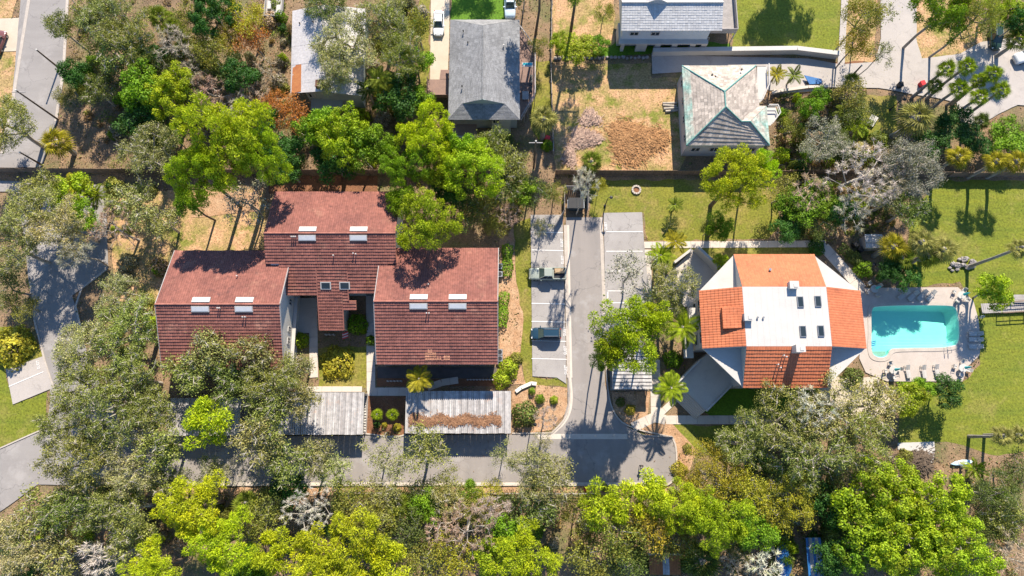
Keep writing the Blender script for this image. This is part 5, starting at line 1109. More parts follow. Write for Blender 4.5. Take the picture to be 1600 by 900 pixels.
for x in (a.x+.1, b.x-.1):
    for y in (a.y-.1, b.y+.1): m = MB(); m.tube([(x, y, 0), (x, y, 2.1)], .05, 6); m.build('post', M['metal'], t)
t = thing('pontoon_boat', 'white pontoon boat parked at the top edge left of the old house', 'boat', G(430, 15)); a, b = G(417, -12, .9), G(441, 28, .9); cx, cy = (a.x+b.x)/2, (a.y+b.y)/2; w, L = b.x-a.x, a.y-b.y
for s in (-.38, .38): m = MB(); m.tube([(cx+s*w, b.y, .5), (cx+s*w, a.y, .5)], .3, 10); m.build('pontoon', M['metal'], t)
m = MB(); m.box((cx, cy, .85), (w, L, .1)); m.build('deck', M['woodgrey'], t); m = MB()
for s in (-.48, .48): m.box((cx+s*w, cy, 1.2), (.06, L*.96, .65))
m.box((cx, b.y+.1, 1.2), (w*.96, .06, .65)); m.build('side_panel', M['white'], t)
for x, y, sx, sy in ((-.1, .3, .35, .2), (.3, -.2, .25, .3), (-.25, -.05, .2, .3)): m = MB(); m.box((cx+x*w, cy+y*L, 1.1), (w*sx, L*sy, .5)); m.build('seat', M['white'], t)
# furniture and awning on the east deck of the shingled house
zd = 3.02
for (u, v, w, d, h, nm, lb, mt) in ((824, 101, 1.7, .7, 2.0, 'deck_awning', 'white and blue awning on the east deck of the shingled house', 'white'), (830, 125, .5, 1.8, .5, 'deck_bench', 'dark narrow bench on the east deck', 'black'), (821, 149, 1.0, 1.4, .5, 'deck_table', 'pale square table on the east deck', 'woodgrey'), (829.5, 141, .45, .7, .6, 'deck_planter', 'dark square planter on the east deck', 'black')):
    p = G(u, v, zd+h); t = thing(nm, lb, nm.split('_')[1], (p.x, p.y, zd)); m = MB(); m.box((p.x, p.y, zd+h), (w, d, .06)); m.build('top', M[mt], t)
    for x in (-.42, .42):
        for y in (-.42, .42): m = MB(); m.box((p.x+x*w, p.y+y*d, zd+h/2), (.06, .06, h)); m.build('leg', M['white' if mt == 'white' else mt], t)
    if nm == 'deck_awning': m = MB(); m.box((p.x, p.y+.1, zd+h+.045), (w*.8, d*.55, .03)); m.build('stripe', M['turq'], t)
# ---------------- trees: limbs grown to leaf clumps, crowns of many small leaf faces
def skeleton(pts, fork, base, rng, r0):
    "join clump centres to a trunk; returns list of tubes (points, radii)"
    nodes = [np.array(base, float), (np.array(base)+np.array(fork))/2+rng.normal(0, .15, 3), np.array(fork, float)]; par = [-1, 0, 1]; plen = [0, 0, 0]
    order = np.argsort(np.linalg.norm(pts-np.array(fork), axis=1)); ends = {}
    for i in order:
        p = pts[i]; A = np.array(nodes[2:]); d = np.linalg.norm(A-p, axis=1)+.35*np.array(plen[2:]); j = int(np.argmin(d))+2
        L = np.linalg.norm(p-nodes[j]); k = max(1, int(L/1.6)); prev = j
        for q in range(1, k+1):
            x = nodes[j]+(p-nodes[j])*q/k+(rng.normal(0, .16, 3)*min(1, L*.3) if q < k else 0); x[2] -= .12*L*math.sin(math.pi*q/k)*.5
            nodes.append(x); par.append(prev); plen.append(plen[prev]+L/k); prev = len(nodes)-1
        ends[i] = prev
    w = np.zeros(len(nodes))
    for e in ends.values(): w[e] += 1
    for i in range(len(nodes)-1, 0, -1): w[par[i]] += w[i]
    rad = r0*(np.maximum(w, .4)/max(w[0], 1))**.5
    rad[0] *= 1.25
    return nodes, par, rad
def limbs(nodes, par, rad, rmin=.02, n=5):
    m = MB(); kids = [0]*len(nodes)
    for i in range(1, len(nodes)):
        a, b = Vector(nodes[par[i]]), Vector(nodes[i])
        if (b-a).length < .02: continue
        ra = min(rad[par[i]], rad[i]*1.35) if par[i] > 1 else rad[par[i]]
        m.tube([a, b], [max(ra, rmin), max(rad[i], rmin)], 7 if rad[i] > .1 else 4, cap=False)
    return m
def leafquads(C, N, U, L, Wd, tone):
    "quads at C, long axis U, normal N"
    U = U-N*(U*N).sum(1, keepdims=True); U /= np.linalg.norm(U, axis=1, keepdims=True)+1e-9; Vv = np.cross(N, U)
    a = U*(L/2)[:, None]; b = Vv*(Wd/2)[:, None]
    V = np.stack([C-a, C-a*.1+b, C+a, C-a*.1-b], 1).reshape(-1, 3)
    return V, np.arange(len(V)).reshape(-1, 4), np.repeat(tone, 4)
def unit(v): return v/(np.linalg.norm(v, axis=1, keepdims=True)+1e-9)
def clumps(kind, Rr, H, rng):
    "clump centres and sizes inside a lobed crown volume (crown centre height H)"
    n = {'pine': int(2.2*Rr**2+8), 'oak': int(2.7*Rr**2+10), 'broad': int(2.4*Rr**2+10), 'olive': int(2.6*Rr**2+10), 'bare': int(3.4*Rr**2+20), 'sparse': int(1.6*Rr**2+8)}[kind]
    ph = rng.uniform(0, 6.28, 4); out = []
    flat = {'pine': .42, 'oak': .42, 'broad': .62, 'olive': .6, 'bare': .6, 'sparse': .5}[kind]
    while len(out) < n:
        a = rng.uniform(0, 6.28); f = math.sqrt(rng.random())
        lob = 1+.20*math.sin(3*a+ph[0])+.13*math.sin(5*a+ph[1])+.09*math.sin(8*a+ph[2]); rr = Rr*f*lob*.9
        top = flat*Rr*math.sqrt(max(0, 1-f*f*.9)); z = H+top*(rng.uniform(.55, 1.0) if rng.random() < .72 else rng.uniform(-.6, .55))-flat*Rr*.25
        c = np.array((rr*math.cos(a), rr*math.sin(a), z+.18*Rr*math.sin(2*a+ph[3])*f))
        mind = {'pine': 1.3, 'oak': .98, 'broad': .8, 'olive': .7, 'bare': .55, 'sparse': .8}[kind]
        if out and rng.random() < .85 and min(np.linalg.norm(np.array(out)-c, axis=1)) < mind: 
            n -= .05; continue
        out.append(c)
    return np.array(out)
def crown(kind, pts, rng, H):
    Vs, Qs, Ts, off = [], [], [], 0
    for c in pts:
        tone = np.clip(rng.normal(.5, .2), 0, 1)
        if kind == 'pine':
            s = rng.uniform(.78, 1.15); k = int(240*s*s); d = unit(rng.normal(0, 1, (k, 3))+np.array((0, 0, .45))); rad = s*rng.uniform(.62, .98, k)
            C = c+d*rad[:, None]*np.array((1, 1, .75)); U = unit(d+rng.normal(0, .35, (k, 3))); N = unit(rng.normal(0, 1, (k, 3))+np.array((0, 0, .5)))
            L = rng.uniform(.28, .5, k); Wd = rng.uniform(.07, .13, k); t = np.clip(tone+rng.normal(0, .1, k)+.25*(rad/s-.75), 0, 1)
        elif kind in ('oak', 'sparse'):
            s = rng.uniform(.65, 1.15); k = int((185 if kind == 'oak' else 100)*s*s); C = c+rng.normal(0, 1, (k, 3))*np.array((.46, .46, .22))*s; N = unit(rng.normal(0, 1, (k, 3))+np.array((0, 0, .6))); U = rng.normal(0, 1, (k, 3))
            L = rng.uniform(.15, .29, k); Wd = L*rng.uniform(.45, .7, k); t = np.clip(tone+rng.normal(0, .14, k), 0, 1); grey = rng.random(k) < .07; t[grey] = rng.uniform(0, .12, grey.sum())
        elif kind == 'broad':
            s = rng.uniform(.8, 1.25); k = int(170*s*s); d = unit(rng.normal(0, 1, (k, 3))+np.array((0, 0, .5))); C = c+d*(s*rng.uniform(.45, .95, k))[:, None]*np.array((1, 1, .8)); N = unit(d+rng.normal(0, .5, (k, 3))); U = rng.normal(0, 1, (k, 3))
            L = rng.uniform(.2, .37, k); Wd = L*rng.uniform(.5, .75, k); t = np.clip(tone+rng.normal(0, .14, k), 0, 1)
        elif kind == 'olive':
            s = rng.uniform(.7, 1.2); k = int(120*s*s); C = c+rng.normal(0, 1, (k, 3))*np.array((.45, .45, .4))*s; N = unit(rng.normal(0, 1, (k, 3))+np.array((0, 0, .4))); U = unit(rng.normal(0, 1, (k, 3)))
            L = rng.uniform(.16, .34, k); Wd = L*rng.uniform(.35, .6, k); t = np.clip(tone+rng.normal(0, .2, k), 0, 1)
        else:      # bare: bunches of fine twigs
            k = 26; o = unit(np.array([[c[0], c[1], (c[2]-H)+1.2]])); U = unit(o+rng.normal(0, .75, (k, 3))); C = c+U*rng.uniform(.1, .5, (k, 1)); N = unit(rng.normal(0, 1, (k, 3))+np.array((0, 0, .6)))
            L = rng.uniform(.4, 1.0, k); Wd = rng.uniform(.035, .07, k); t = np.clip(tone+rng.normal(0, .15, k), 0, 1)
        V, Q, T = leafquads(C, N, U, L, Wd, t); Vs.append(V); Qs.append(Q+off); Ts.append(T); off += len(V)
    return np.concatenate(Vs), np.concatenate(Qs), np.concatenate(Ts)
PROTO = {}
KIND = {'pine': ('pine_tree', 'needle', 'barkb', .30), 'oak': ('oak_tree', 'leafg', 'barkp', .34), 'broad': ('broadleaf_tree', 'leaf', 'barkg', .26), 'olive': ('small_leaved_tree', 'leaf', 'barkg', .22), 'bare': ('bare_tree', 'leafg', 'barkp', .24), 'sparse': ('sparse_tree', 'leafg', 'barkg', .2)}
def proto(kind, Rr, H, seed):
    nm, lm, bm_, r0 = KIND[kind]; rng = np.random.default_rng(seed*31+len(kind)); pts = clumps(kind, Rr, H, rng)
    lean = rng.normal(0, .25, 2); fork = (lean[0], lean[1], H-Rr*(.55 if kind != 'pine' else .35)); nodes, par, rad = skeleton(pts, fork, (0, 0, 0), rng, r0*Rr/5)
    t = thing(nm, 'x', 'tree', (0, 0, 0)); limbs(nodes, par, rad, .035 if kind in ('oak', 'bare', 'sparse') else .02).build('trunk', M[bm_], t, smooth=True)
    V, Q, T = crown(kind, pts, rng, H); o = bpy.data.objects.new('crown', npmesh(nm+'_crown', V, Q, [M[lm]], T)); COL.objects.link(o); o.parent = t
    if kind in ('oak', 'sparse'):     # pale bare twigs among the leaves
        n = 6; P_ = np.repeat(pts, n, 0); k = len(P_); o_ = unit(P_-np.array((0, 0, H-1.5))); U = unit(o_+rng.normal(0, .7, (k, 3))); C = P_+U*rng.uniform(-.1, .5, (k, 1))+np.array((0, 0, .15))
        V, Q, T = leafquads(C, unit(rng.normal(0, 1, (k, 3))+np.array((0, 0, .8))), U, rng.uniform(.5, 1.3, k), rng.uniform(.05, .09, k), np.full(k, .5)); o = bpy.data.objects.new('twigs', npmesh(nm+'_twigs', V, Q, [M['barkp']])); COL.objects.link(o); o.parent = t; o['kind'] = 'stuff'
    PROTO.setdefault((kind, Rr > 4), []).append((t, Rr, H))
for kind, nl, ns in (('pine', 4, 2), ('oak', 5, 3), ('broad', 3, 2), ('olive', 3, 2), ('bare', 3, 2), ('sparse', 2, 1)):
    for i in range(nl): proto(kind, 5.2, 8.5, i+1)
    for i in range(ns): proto(kind, 2.8, 6.0, i+11)
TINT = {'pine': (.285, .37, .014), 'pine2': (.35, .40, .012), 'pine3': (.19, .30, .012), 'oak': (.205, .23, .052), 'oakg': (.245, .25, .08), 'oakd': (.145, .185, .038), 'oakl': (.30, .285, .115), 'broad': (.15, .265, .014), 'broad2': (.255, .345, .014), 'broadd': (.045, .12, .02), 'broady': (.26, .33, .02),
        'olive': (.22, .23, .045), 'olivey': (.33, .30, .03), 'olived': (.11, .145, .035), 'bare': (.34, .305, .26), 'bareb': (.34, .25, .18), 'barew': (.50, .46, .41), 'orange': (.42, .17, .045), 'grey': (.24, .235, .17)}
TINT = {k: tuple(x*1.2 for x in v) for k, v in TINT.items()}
rng_t = random.Random(99); CROWNS = []
def tree(kind, tint, u, v, rpx, h, label, lean=None):
    p = G(u, v, h); r = rpx*mpp(u, v, h); big = r > 3.4
    lst = PROTO[(kind, big)]; t, Rr, H = lst[(len(CROWNS)*7+int(u)) % len(lst)]; s = r/Rr
    o = dup(t, (p.x, p.y, 0), rng_t.uniform(0, 6.28), label, scale=(s, s, max(h/H, s*.55)))
    c = TINT[tint]; j = [rng_t.uniform(.93, 1.07) for _ in range(2)]+[rng_t.uniform(.88, 1.12)]
    for ch in o.children:
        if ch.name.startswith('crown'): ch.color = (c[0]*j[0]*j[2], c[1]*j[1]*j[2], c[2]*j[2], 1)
    CROWNS.append((p.x, p.y, r)); return o
T = tree
# upper left wood
T('oak','oak',92,38,22,8,'grey-green oak leaning over the top of the old street')
T('broad','broadd',117,116,22,6,'dark round broadleaf tree at the right verge of the old street')
T('oak','oak',12,195,46,8,'grey-green oak at the left edge beside the old street')
T('oak','oakg',165,22,42,9,'greyish oak above the palmetto clump in the upper left wood')
T('oak','oak',205,55,44,9,'olive grey oak with white limbs in the upper left wood')
T('oak','oak',185,82,34,8,'oak over the bare ground right of the round dark tree')
T('bare','bare',270,72,34,7,'leafless grey tree among the palms in the upper left wood')
T('olive','olived',178,112,26,5,'low dark olive tree below the oaks of the upper left wood')
T('olive','olive',330,82,26,7,'olive green tree left of the orange tinged trees')
T('broad','broadd',330,18,40,8,'dark green tree at the top edge left of the pontoon boat')
T('olive','olivey',382,30,30,7,'yellowish tree at the top edge left of the pontoon boat')
T('olive','orange',392,58,26,6,'orange-brown tinged tree left of the old house')
T('olive','olived',352,105,30,6,'dark olive tree left of the fallen orange foliage')
T('broad','broadd',375,120,26,6,'dark green tree between the wood and the old house')
T('bare','bareb',330,140,34,6,'brown leafless thicket tree below the olive trees')
T('broad','broad',222,138,34,8,'bright green broadleaf tree, left one of the pair above the big pine')
T('broad','broad2',262,146,42,8,'yellow-green broadleaf tree, right one of the pair above the big pine')
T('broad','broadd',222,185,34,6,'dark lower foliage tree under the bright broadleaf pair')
T('oak','oakg',232,238,46,8,'grey oak with white branches left of the big pine')
T('broad','broad',268,212,17,5,'small bright green tree between grey oak and big pine')
T('pine','pine',352,212,66,17,'big yellow-green pine crown, upper part left of the upper maroon roof')
T('pine','pine',310,268,46,15,'pine with open middle, lower left of the big pine crown')
T('pine','pine',408,245,42,14,'pine crown at the right of the big pine, above the left roof')
T('pine','pine3',300,318,26,8,'small bright pine standing above the left maroon roof')
T('sparse','grey',385,318,36,7,'thin grey tree beside the left edge of the upper maroon roof')
T('olive','olive',160,70,26,6,'small olive tree in the middle of the upper left oaks')
T('bare','bare',300,112,26,6,'leafless tree beside the dark olive trees')
T('oak','oakd',150,140,22,6,'small dark oak above the bare sandy bank')
# old house and its neighbours
T('oak','oakl',545,62,50,9,'big grey oak spreading over the old white roof')
T('oak','oakl',530,108,36,8.5,'grey oak crown over the lower right of the white roof')
T('oak','oakg',598,32,44,9,'grey-green oak between old house and cream drive at the top')
T('oak','oakd',505,0,36,8,'dark oak at the top edge above the white roof')
T('oak','oak',628,85,36,9,'oak right of the old house, above the queen palm')
T('olive','olive',652,40,24,7,'olive tree at the left side of the cream drive')
T('broad','broad',648,98,26,6,'green tree beside the lower cream drive')
T('broad','broadd',622,148,34,6,'dark tree below the oaks right of the old house')
T('broad','broad',655,158,22,5,'green tree left of the brown landing')
T('olive','orange',450,178,32,6,'orange-brown dying tree at the lower left of the old house')
T('olive','orange',425,160,20,5,'small orange tree beside the bigger orange one')
T('bare','bareb',418,110,24,5,'leafless brown tree left of the white roof')
T('broad','broad2',528,212,44,9,'bright green broadleaf tree below the old house, centre one')
T('broad','broad',498,200,30,8,'bright green broadleaf tree below the old house, left one')
T('broad','broad',565,232,32,8,'green broadleaf tree below the old house, right one')
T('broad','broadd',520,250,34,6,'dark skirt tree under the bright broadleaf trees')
T('broad','broadd',440,235,30,6,'dark tree between the big pine and bright broadleaf trees')
T('pine','pine2',668,208,44,11,'yellow-green pine above the row, left of the grey shingled house front')
T('pine','pine3',630,262,40,10,'bright pine behind the upper maroon roof, left of the trunk')
T('pine','pine',740,262,50,10,'bright pine in front of the grey shingled house')
T('pine','pine',690,262,34,9,'pine in the gap between the two bright pines')
T('oak','oak',770,222,22,7,'grey-green oak at the lower right corner of the grey shingled house')
T('oak','oak',792,258,28,7,'oak just left of the utility pole by the pines')
T('pine','pine',668,346,50,12,'yellow-green pine leaning over the two maroon roofs')
T('pine','pine3',628,318,26,9,'small darker pine at the right end of the upper maroon roof')
T('olive','olived',720,300,34,6,'dark olive tree right of the pine between the roofs')
T('olive','olive',760,330,26,5,'olive tree above the right maroon roof corner')
T('bare','bareb',790,335,22,5,'brown leafless tree near the hedge top')
T('olive','olived',838,300,26,4.5,'shrubby dark tree left of the dumpster enclosure')
T('olive','olive',866,302,18,4,'vine covered small tree touching the dumpster enclosure')
T('bare','barew',914,288,24,13,'white leafless tree behind the dumpster')
T('olive','olivey',938,290,11,4,'small yellow tree behind the dumpster')
T('broad','broad',815,300,22,5,'green tree left of the shrubby dumpster corner')
T('sparse','oak',845,355,14,5,'thin tree over the first parking stall')
# top middle
T('pine','pine3',906,-48,40,16,'tall pine whose crown reaches past the top edge, right trunk')
T('pine','pine3',842,-38,34,15,'tall pine whose crown reaches past the top edge, left trunk')
T('olive','olived',818,-25,26,8,'tree over the corner of the grey shingled house')
T('broad','broad2',872,65,14,3,'bright green shrub tree left of the wire fence top')
T('broad','broad2',905,75,26,3,'bright green low tree above the stone row')
T('broad','broad',938,72,16,3.2,'bright green shrub tree at the right end of the stone row')
T('olive','olive',842,72,15,4,'yellowish shrub tree beside the east deck')
T('olive','olive',945,20,16,5,'small green tree left of the pale blue house')
T('pine','pine2',1148,278,54,12,'round yellow-green pine below the hipped house')
T('pine','pine',1192,262,24,10,'smaller pine lobe at the lower right of the hipped house')
T('pine','pine3',1125,352,22,6,'small bright pine by the upper walk')
T('pine','pine2',1300,-205,42,14,'tall pine beyond the top edge shading the mown lawn')
T('pine','pine2',1268,-190,36,14,'second tall pine beyond the top edge shading the mown lawn')
T('oak','oakd',748,-165,44,10,'tree beyond the top edge shading the bright green lawn')
# top right
T('olive','olive',1348,28,30,9,'olive tree beside the upper street, left crown')
T('olive','olivey',1338,70,24,7,'yellowish olive tree leaning over the narrow path')
T('sparse','oak',1372,20,24,8,'thin tree overhanging the left edge of the upper street')
T('sparse','oak',1376,82,18,7,'thin tree by the street corner')
T('broad','broad',1475,12,42,11,'tall green tree at the top right, left half of its crown')
T('olive','olive',1520,28,40,11,'tall pale green tree at the top right, right half of its crown')
T('broad','broad2',1566,8,34,6,'bright green tree at the top edge by the parked green car')
T('broad','broadd',1592,30,22,6,'dark tree at the top right corner')
T('olive','olive',1330,148,26,4.5,'olive tree in the garden right of the hipped house, upper one')
T('olive','olived',1340,175,26,4.5,'darker green tree in the garden right of the hipped house')
T('broad','broad',1265,170,18,5,'small bright green tree on the slope right of the hipped house')
T('broad','broad',1285,149,14,3,'dark green shrub tree under the rail fence')
T('broad','broad',1262,245,10,2.5,'tiny green tree near the fence right of the hipped house')
T('oak','grey',1290,218,38,6,'grey oak on the slope above the bare trees')
T('bare','barew',1345,270,52,8,'big leafless pale tree by the fence at the right, left one')
T('bare','bare',1382,285,34,7,'leafless grey tree in the middle of the bare group')
T('oak','grey',1430,258,46,8,'grey leafy tree at the right of the bare group')
T('bare','bareb',1262,300,32,6,'brownish leafless tree at the left of the bare group')
T('bare','bare',1400,250,30,7,'leafless tree tucked behind the grey leafy tree')
T('broad','broadd',1495,195,28,4,'dark green tree under the fan palm cluster')
T('broad','broadd',1525,225,24,3,'dark hedge tree below the concrete circle')
T('broad','broad',1570,218,30,3,'wide bright green low tree at the right edge above the yellow palms')
T('olive','olived',1595,205,16,3,'dark shrub tree at the right edge above the fence')
T('broad','broad',1245,322,30,5,'green tree right of the upper lawn, left one')
T('broad','broad',1280,312,28,5,'green tree right of the upper lawn, middle one')
T('broad','broadd',1230,352,24,4,'dark tree beside the upper walk')
T('olive','olived',1282,352,22,4,'dark shrub tree near the brown patch by the walk')
T('bare','bare',1335,330,34,6,'leafless grey tree hanging above the grey shed')
T('oak','oakd',1425,325,28,7,'dark oak left of the right lawn')
T('broad','broadd',1412,428,24,4,'dark green tree at the top of the pool deck, left one')
T('broad','broadd',1388,425,18,4,'dark green tree at the top of the pool deck by the hedge')
T('broad','broad2',1556,455,26,5,'bright green broadleaf tree above the boardwalk')
# left
T('oak','oakg',48,332,48,9,'grey-green oak at the left edge above the shaded road')
T('oak','oakl',95,352,46,9,'pale branched oak over the shaded road')
T('oak','oakg',20,390,40,8,'grey oak at the left edge beside the shaded road')
T('oak','oak',60,300,30,8,'oak just below the old street fence')
T('bare','bare',118,395,30,8,'pale leafless branches hanging over the shaded road')
T('broad','broad2',112,300,32,6,'yellow-green tree below the board fence at the left')
T('broad','broad',130,340,24,6,'green tree among the pale oaks at the left')
T('bare','bareb',178,355,38,7,'brownish leafless tree right of the shaded road')
T('oak','oakg',205,318,34,7,'grey oak at the top of the dry grass strip')
T('oak','oakg',250,345,26,6,'grey oak left of the small bright pine')
T('olive','olived',12,450,32,5,'dark tree with yellow leaves at the left edge above the round bush')
T('olive','olive',35,480,22,4,'olive tree at the left verge of the shaded road')
T('oak','oakl',185,470,40,8,'pale oak at the end of the dry grass strip')
T('oak','oak',195,520,54,9,'wide oak left of the left maroon roof')
T('oak','oakl',128,545,46,9,'pale oak over the left road bend')
T('oak','oak',120,598,48,9,'oak above the left parking bay corner')
T('oak','oak',200,592,50,9,'oak left of the pine carport, upper')
T('oak','oak',104,664,42,9,'oak over the left road below the bay')
T('oak','oakd',168,660,54,10,'dark oak in the middle of the left oaks')
T('oak','oak',236,650,42,9,'oak just left of the pine carport')
T('oak','oak',120,722,52,10,'oak where the bottom lane meets the left road')
T('oak','oakl',196,728,46,9,'pale oak at the left end of the bottom lane')
T('oak','oak',62,805,40,9,'oak over the road at the lower left edge')
T('oak','oakd',115,790,46,9,'dark oak in the lower left wood')
T('oak','oak',185,800,46,9,'oak left of the lower yellow pine')
T('oak','oakl',30,850,48,9,'pale oak at the bottom left corner')
T('bare','barew',160,870,36,8,'pale leafless tree at the lower left bottom edge')
T('olive','orange',105,838,26,4,'reddish brown thicket in the lower left wood')
T('broad','broadd',45,885,30,6,'dark green tree at the bottom edge near the left corner')
T('oak','oak',245,700,36,9,'oak above the left end of the bottom lane')
# around the left and middle carports
T('oak','oakg',326,546,36,9,'oak over the lower slope of the left maroon roof, left one')
T('oak','oakg',398,550,30,9,'oak over the lower slope of the left maroon roof, right one')
T('oak','oak',300,580,38,8,'oak at the lower left corner of the left maroon roof')
T('oak','oakd',360,596,30,8,'dark oak between the left maroon roof and its carport')
T('oak','oak',425,600,42,9,'oak in front of the left maroon roof, right end')
T('oak','oakg',462,575,28,7,'small oak by the white wall of the left building')
T('pine','pine2',322,660,38,9,'bright yellow-green pine over the left carport')
T('oak','oak',418,644,36,9,'oak hiding the left end of the middle carport')
T('oak','oakg',470,628,28,8,'oak branch crown over the middle carport roof')
T('oak','oakg',400,690,38,9,'oak over the lane below the left carports')
T('oak','oak',450,720,34,8,'oak over the lane left of the middle carport shadow')
T('oak','oakg',490,712,26,7,'small oak at the right of the middle carport shadow')
T('oak','oakg',520,740,28,6,'small oak at the lane edge above the olive shrubs')
T('oak','oak',662,700,34,7,'oak over the left end of the long carport shadow')
T('sparse','oakg',598,708,30,6,'thin oak standing in the lane between two carports')
T('sparse','oakg',612,735,26,6,'thin oak at the lane edge below the palm bed')
T('sparse','oakg',785,712,20,6,'thin oak at the right end of the long carport shadow')
T('bare','bare',380,735,30,6,'leafless tree at the lane edge near the left carport')
T('oak','oakg',330,735,22,6,'small oak at the lane edge above the lower yellow pine')
# bottom
T('pine','pine2',300,795,52,10,'bright yellow pine at the lower left, upper crown')
T('pine','pine2',345,850,48,10,'bright yellow pine at the lower left, lower crown')
T('pine','pine2',235,892,44,9,'yellow pine cut by the bottom edge at the left')
T('pine','pine2',540,862,66,11,'big bright yellow pine at the bottom edge, main crown')
T('pine','pine2',490,890,46,10,'big bright yellow pine at the bottom edge, left lobe')
T('pine','pine2',600,885,40,10,'big bright yellow pine at the bottom edge, right lobe')
T('pine','pine2',432,862,34,9,'small yellow pine left of the big bottom pine')
T('bare','barew',482,798,42,8,'white leafless tree in the wood below the lane')
T('broad','broadd',450,765,26,5,'dark green tree below the lane at the left')
T('olive','olive',560,790,38,6,'olive tree below the lane, left of the fan palm')
T('oak','oakg',600,775,28,6,'grey oak below the lane, just left of the fan palm')
T('olive','olived',660,770,26,5,'dark green tree below the lane, right of the fan palm')
T('broad','broad',668,790,26,5,'green tree below the lane, under the fan palm')
T('bare','bareb',735,825,50,7,'big pinkish brown leafless tree in the lower wood')
T('bare','bareb',690,830,32,6,'brown leafless tree left of the pinkish one')
T('bare','bare',770,800,30,6,'grey leafless tree right of the pinkish one')
T('olive','olive',700,760,26,5,'olive tree at the fence below the long carport')
T('broad','broad',732,772,20,4,'round green tree at the fence below the long carport')
T('olive','olivey',765,770,22,4,'yellowish tree at the fence near the lane corner')
T('broad','broad',790,832,28,6,'bright green tree left of the bottom pine by the path')
T('pine','pine2',820,874,50,9,'yellow-green pine at the bottom edge left of the red path')
T('oak','oakg',838,738,42,8,'grey-green oak at the lane edge, the biggest there')
T('oak','oakg',868,752,30,8,'grey-green oak at the lane edge, right lobe')
T('oak','oakd',842,790,38,7,'dark oak below the lane fence')
T('bare','bare',852,655,20,5,'leafless pale tree at the drive corner')
T('sparse','oakg',848,690,16,5,'thin tree at the lane corner beside the lamp')
T('pine','pine2',945,790,38,9,'yellow-green pine below the lane fence, left of three')
T('pine','pine2',1005,770,38,9,'yellow-green pine below the lane fence, middle of three')
T('pine','pine',1050,790,42,9,'green pine below the lane fence, right of three')
T('olive','olive',970,835,38,8,'olive green tree in the lower wood above the dark olive tree')
T('pine','pine',1130,815,46,10,'round bright pine above the dark fan palm')
T('pine','pine',1090,805,30,9,'pine left of the round bright pine')
T('olive','olive',925,868,40,7,'olive tree at the bottom edge right of the red path')
T('olive','olived',980,880,34,7,'dark olive tree at the bottom edge left of the brown shed')
T('olive','olived',1020,840,34,6,'dark olive tree above the brown shed')
T('olive','olivey',1115,738,48,7,'big yellow-olive tree right of the lane end')
T('olive','olivey',1160,765,36,7,'yellow-olive tree right of the lane end, lower right lobe')
T('olive','olivey',1080,765,26,6,'yellow-olive tree right of the lane end, lower left lobe')
T('bare','bareb',1145,880,30,5,'brownish leafless tree right of the dark fan palm')
T('bare','barew',1195,890,32,6,'white leafless tree at the bottom edge near the blue boat')
T('oak','oak',1165,690,44,8,'oak below the white building, left one')
T('oak','oak',1225,655,54,9,'big oak below the orange roof, left half')
T('oak','oakg',1300,640,56,9,'big oak below the orange roof, right half')
T('oak','oak',1270,705,54,9,'oak below the big oaks, over the dark hollow')
T('oak','oak',1345,690,50,9,'oak left of the white slab')
T('oak','oakg',1370,630,38,8,'oak at the lower left corner of the pool deck')
T('bare','barew',1270,640,34,9.5,'white limbs showing in the big oak below the orange roof')
T('broad','broadd',1180,720,20,4,'dark green tree under the left oak')
T('broad','broad2',1418,622,26,4,'yellow-green large leaved tree below the pool loungers, left one')
T('broad','broad',1440,610,18,3.5,'yellow-green large leaved tree below the pool loungers, middle one')
T('broad','broadd',1482,612,24,4,'dark green tree below the pool loungers, right one')
T('broad','broad2',1385,770,60,9,'huge bright green tree at the lower right, upper left crown')
T('broad','broad2',1450,800,62,9.5,'huge bright green tree at the lower right, centre crown')
T('broad','broad2',1410,850,58,9,'huge bright green tree at the lower right, lower left crown')
T('broad','broad2',1490,852,58,9,'huge bright green tree at the lower right, lower right crown')
T('broad','broad2',1340,805,40,8,'bright green tree left of the huge green tree')
T('olive','olivey',1240,775,42,7,'yellowish tree above the blue tarpaulins')
T('olive','olivey',1212,800,30,6,'yellowish tree left of the blue tarpaulins')
T('broad','broadd',1300,790,32,6,'dark green tree between yellowish and bright green trees')
T('bare','bareb',1330,805,22,6,'brown leafless tree in front of the bright green tree')
T('broad','broadd',1300,870,28,6,'dark green tree right of the blue tarpaulins')
T('olive','olived',1555,775,44,6,'dark olive tree at the right edge below the fan palms')
T('olive','olived',1590,740,30,5,'dark olive tree at the right edge by the banana plants')
T('bare','bareb',1580,860,38,6,'brown leafless tree at the lower right corner')
T('olive','olived',1540,830,26,5,'dark tree right of the huge green tree')
T('oak','oakd',1240,725,36,7,'dark oak above the yellowish tree')
# by the drive and the white building
T('sparse','grey',985,425,36,7,'thin grey-brown tree over the right parking bay')
T('oak','oakg',1052,445,38,8,'grey-green oak over the upper triangular patio')
T('oak','oakd',1035,475,26,7,'dark oak right of the round drive pine')
T('pine','pine',985,522,58,14,'large yellow-green pine between the drive and the white building')
T('pine','pine',1020,500,28,13,'upper right lobe pine beside the large drive pine')
T('pine','pine',962,548,34,13,'lower left lobe of the large pine by the drive')
T('pine','pine3',938,560,18,9,'low dark pine branch crown at the drive edge')
T('broad','broad2',1127,409,12,3,'small yellow-green shrub tree at the corner of the orange roof')
T('olive','olived',1050,348,12,4,'small dark tree by the upper lawn palm')
T('olive','olived',1110,356,14,4,'small dark tree on the upper lawn')

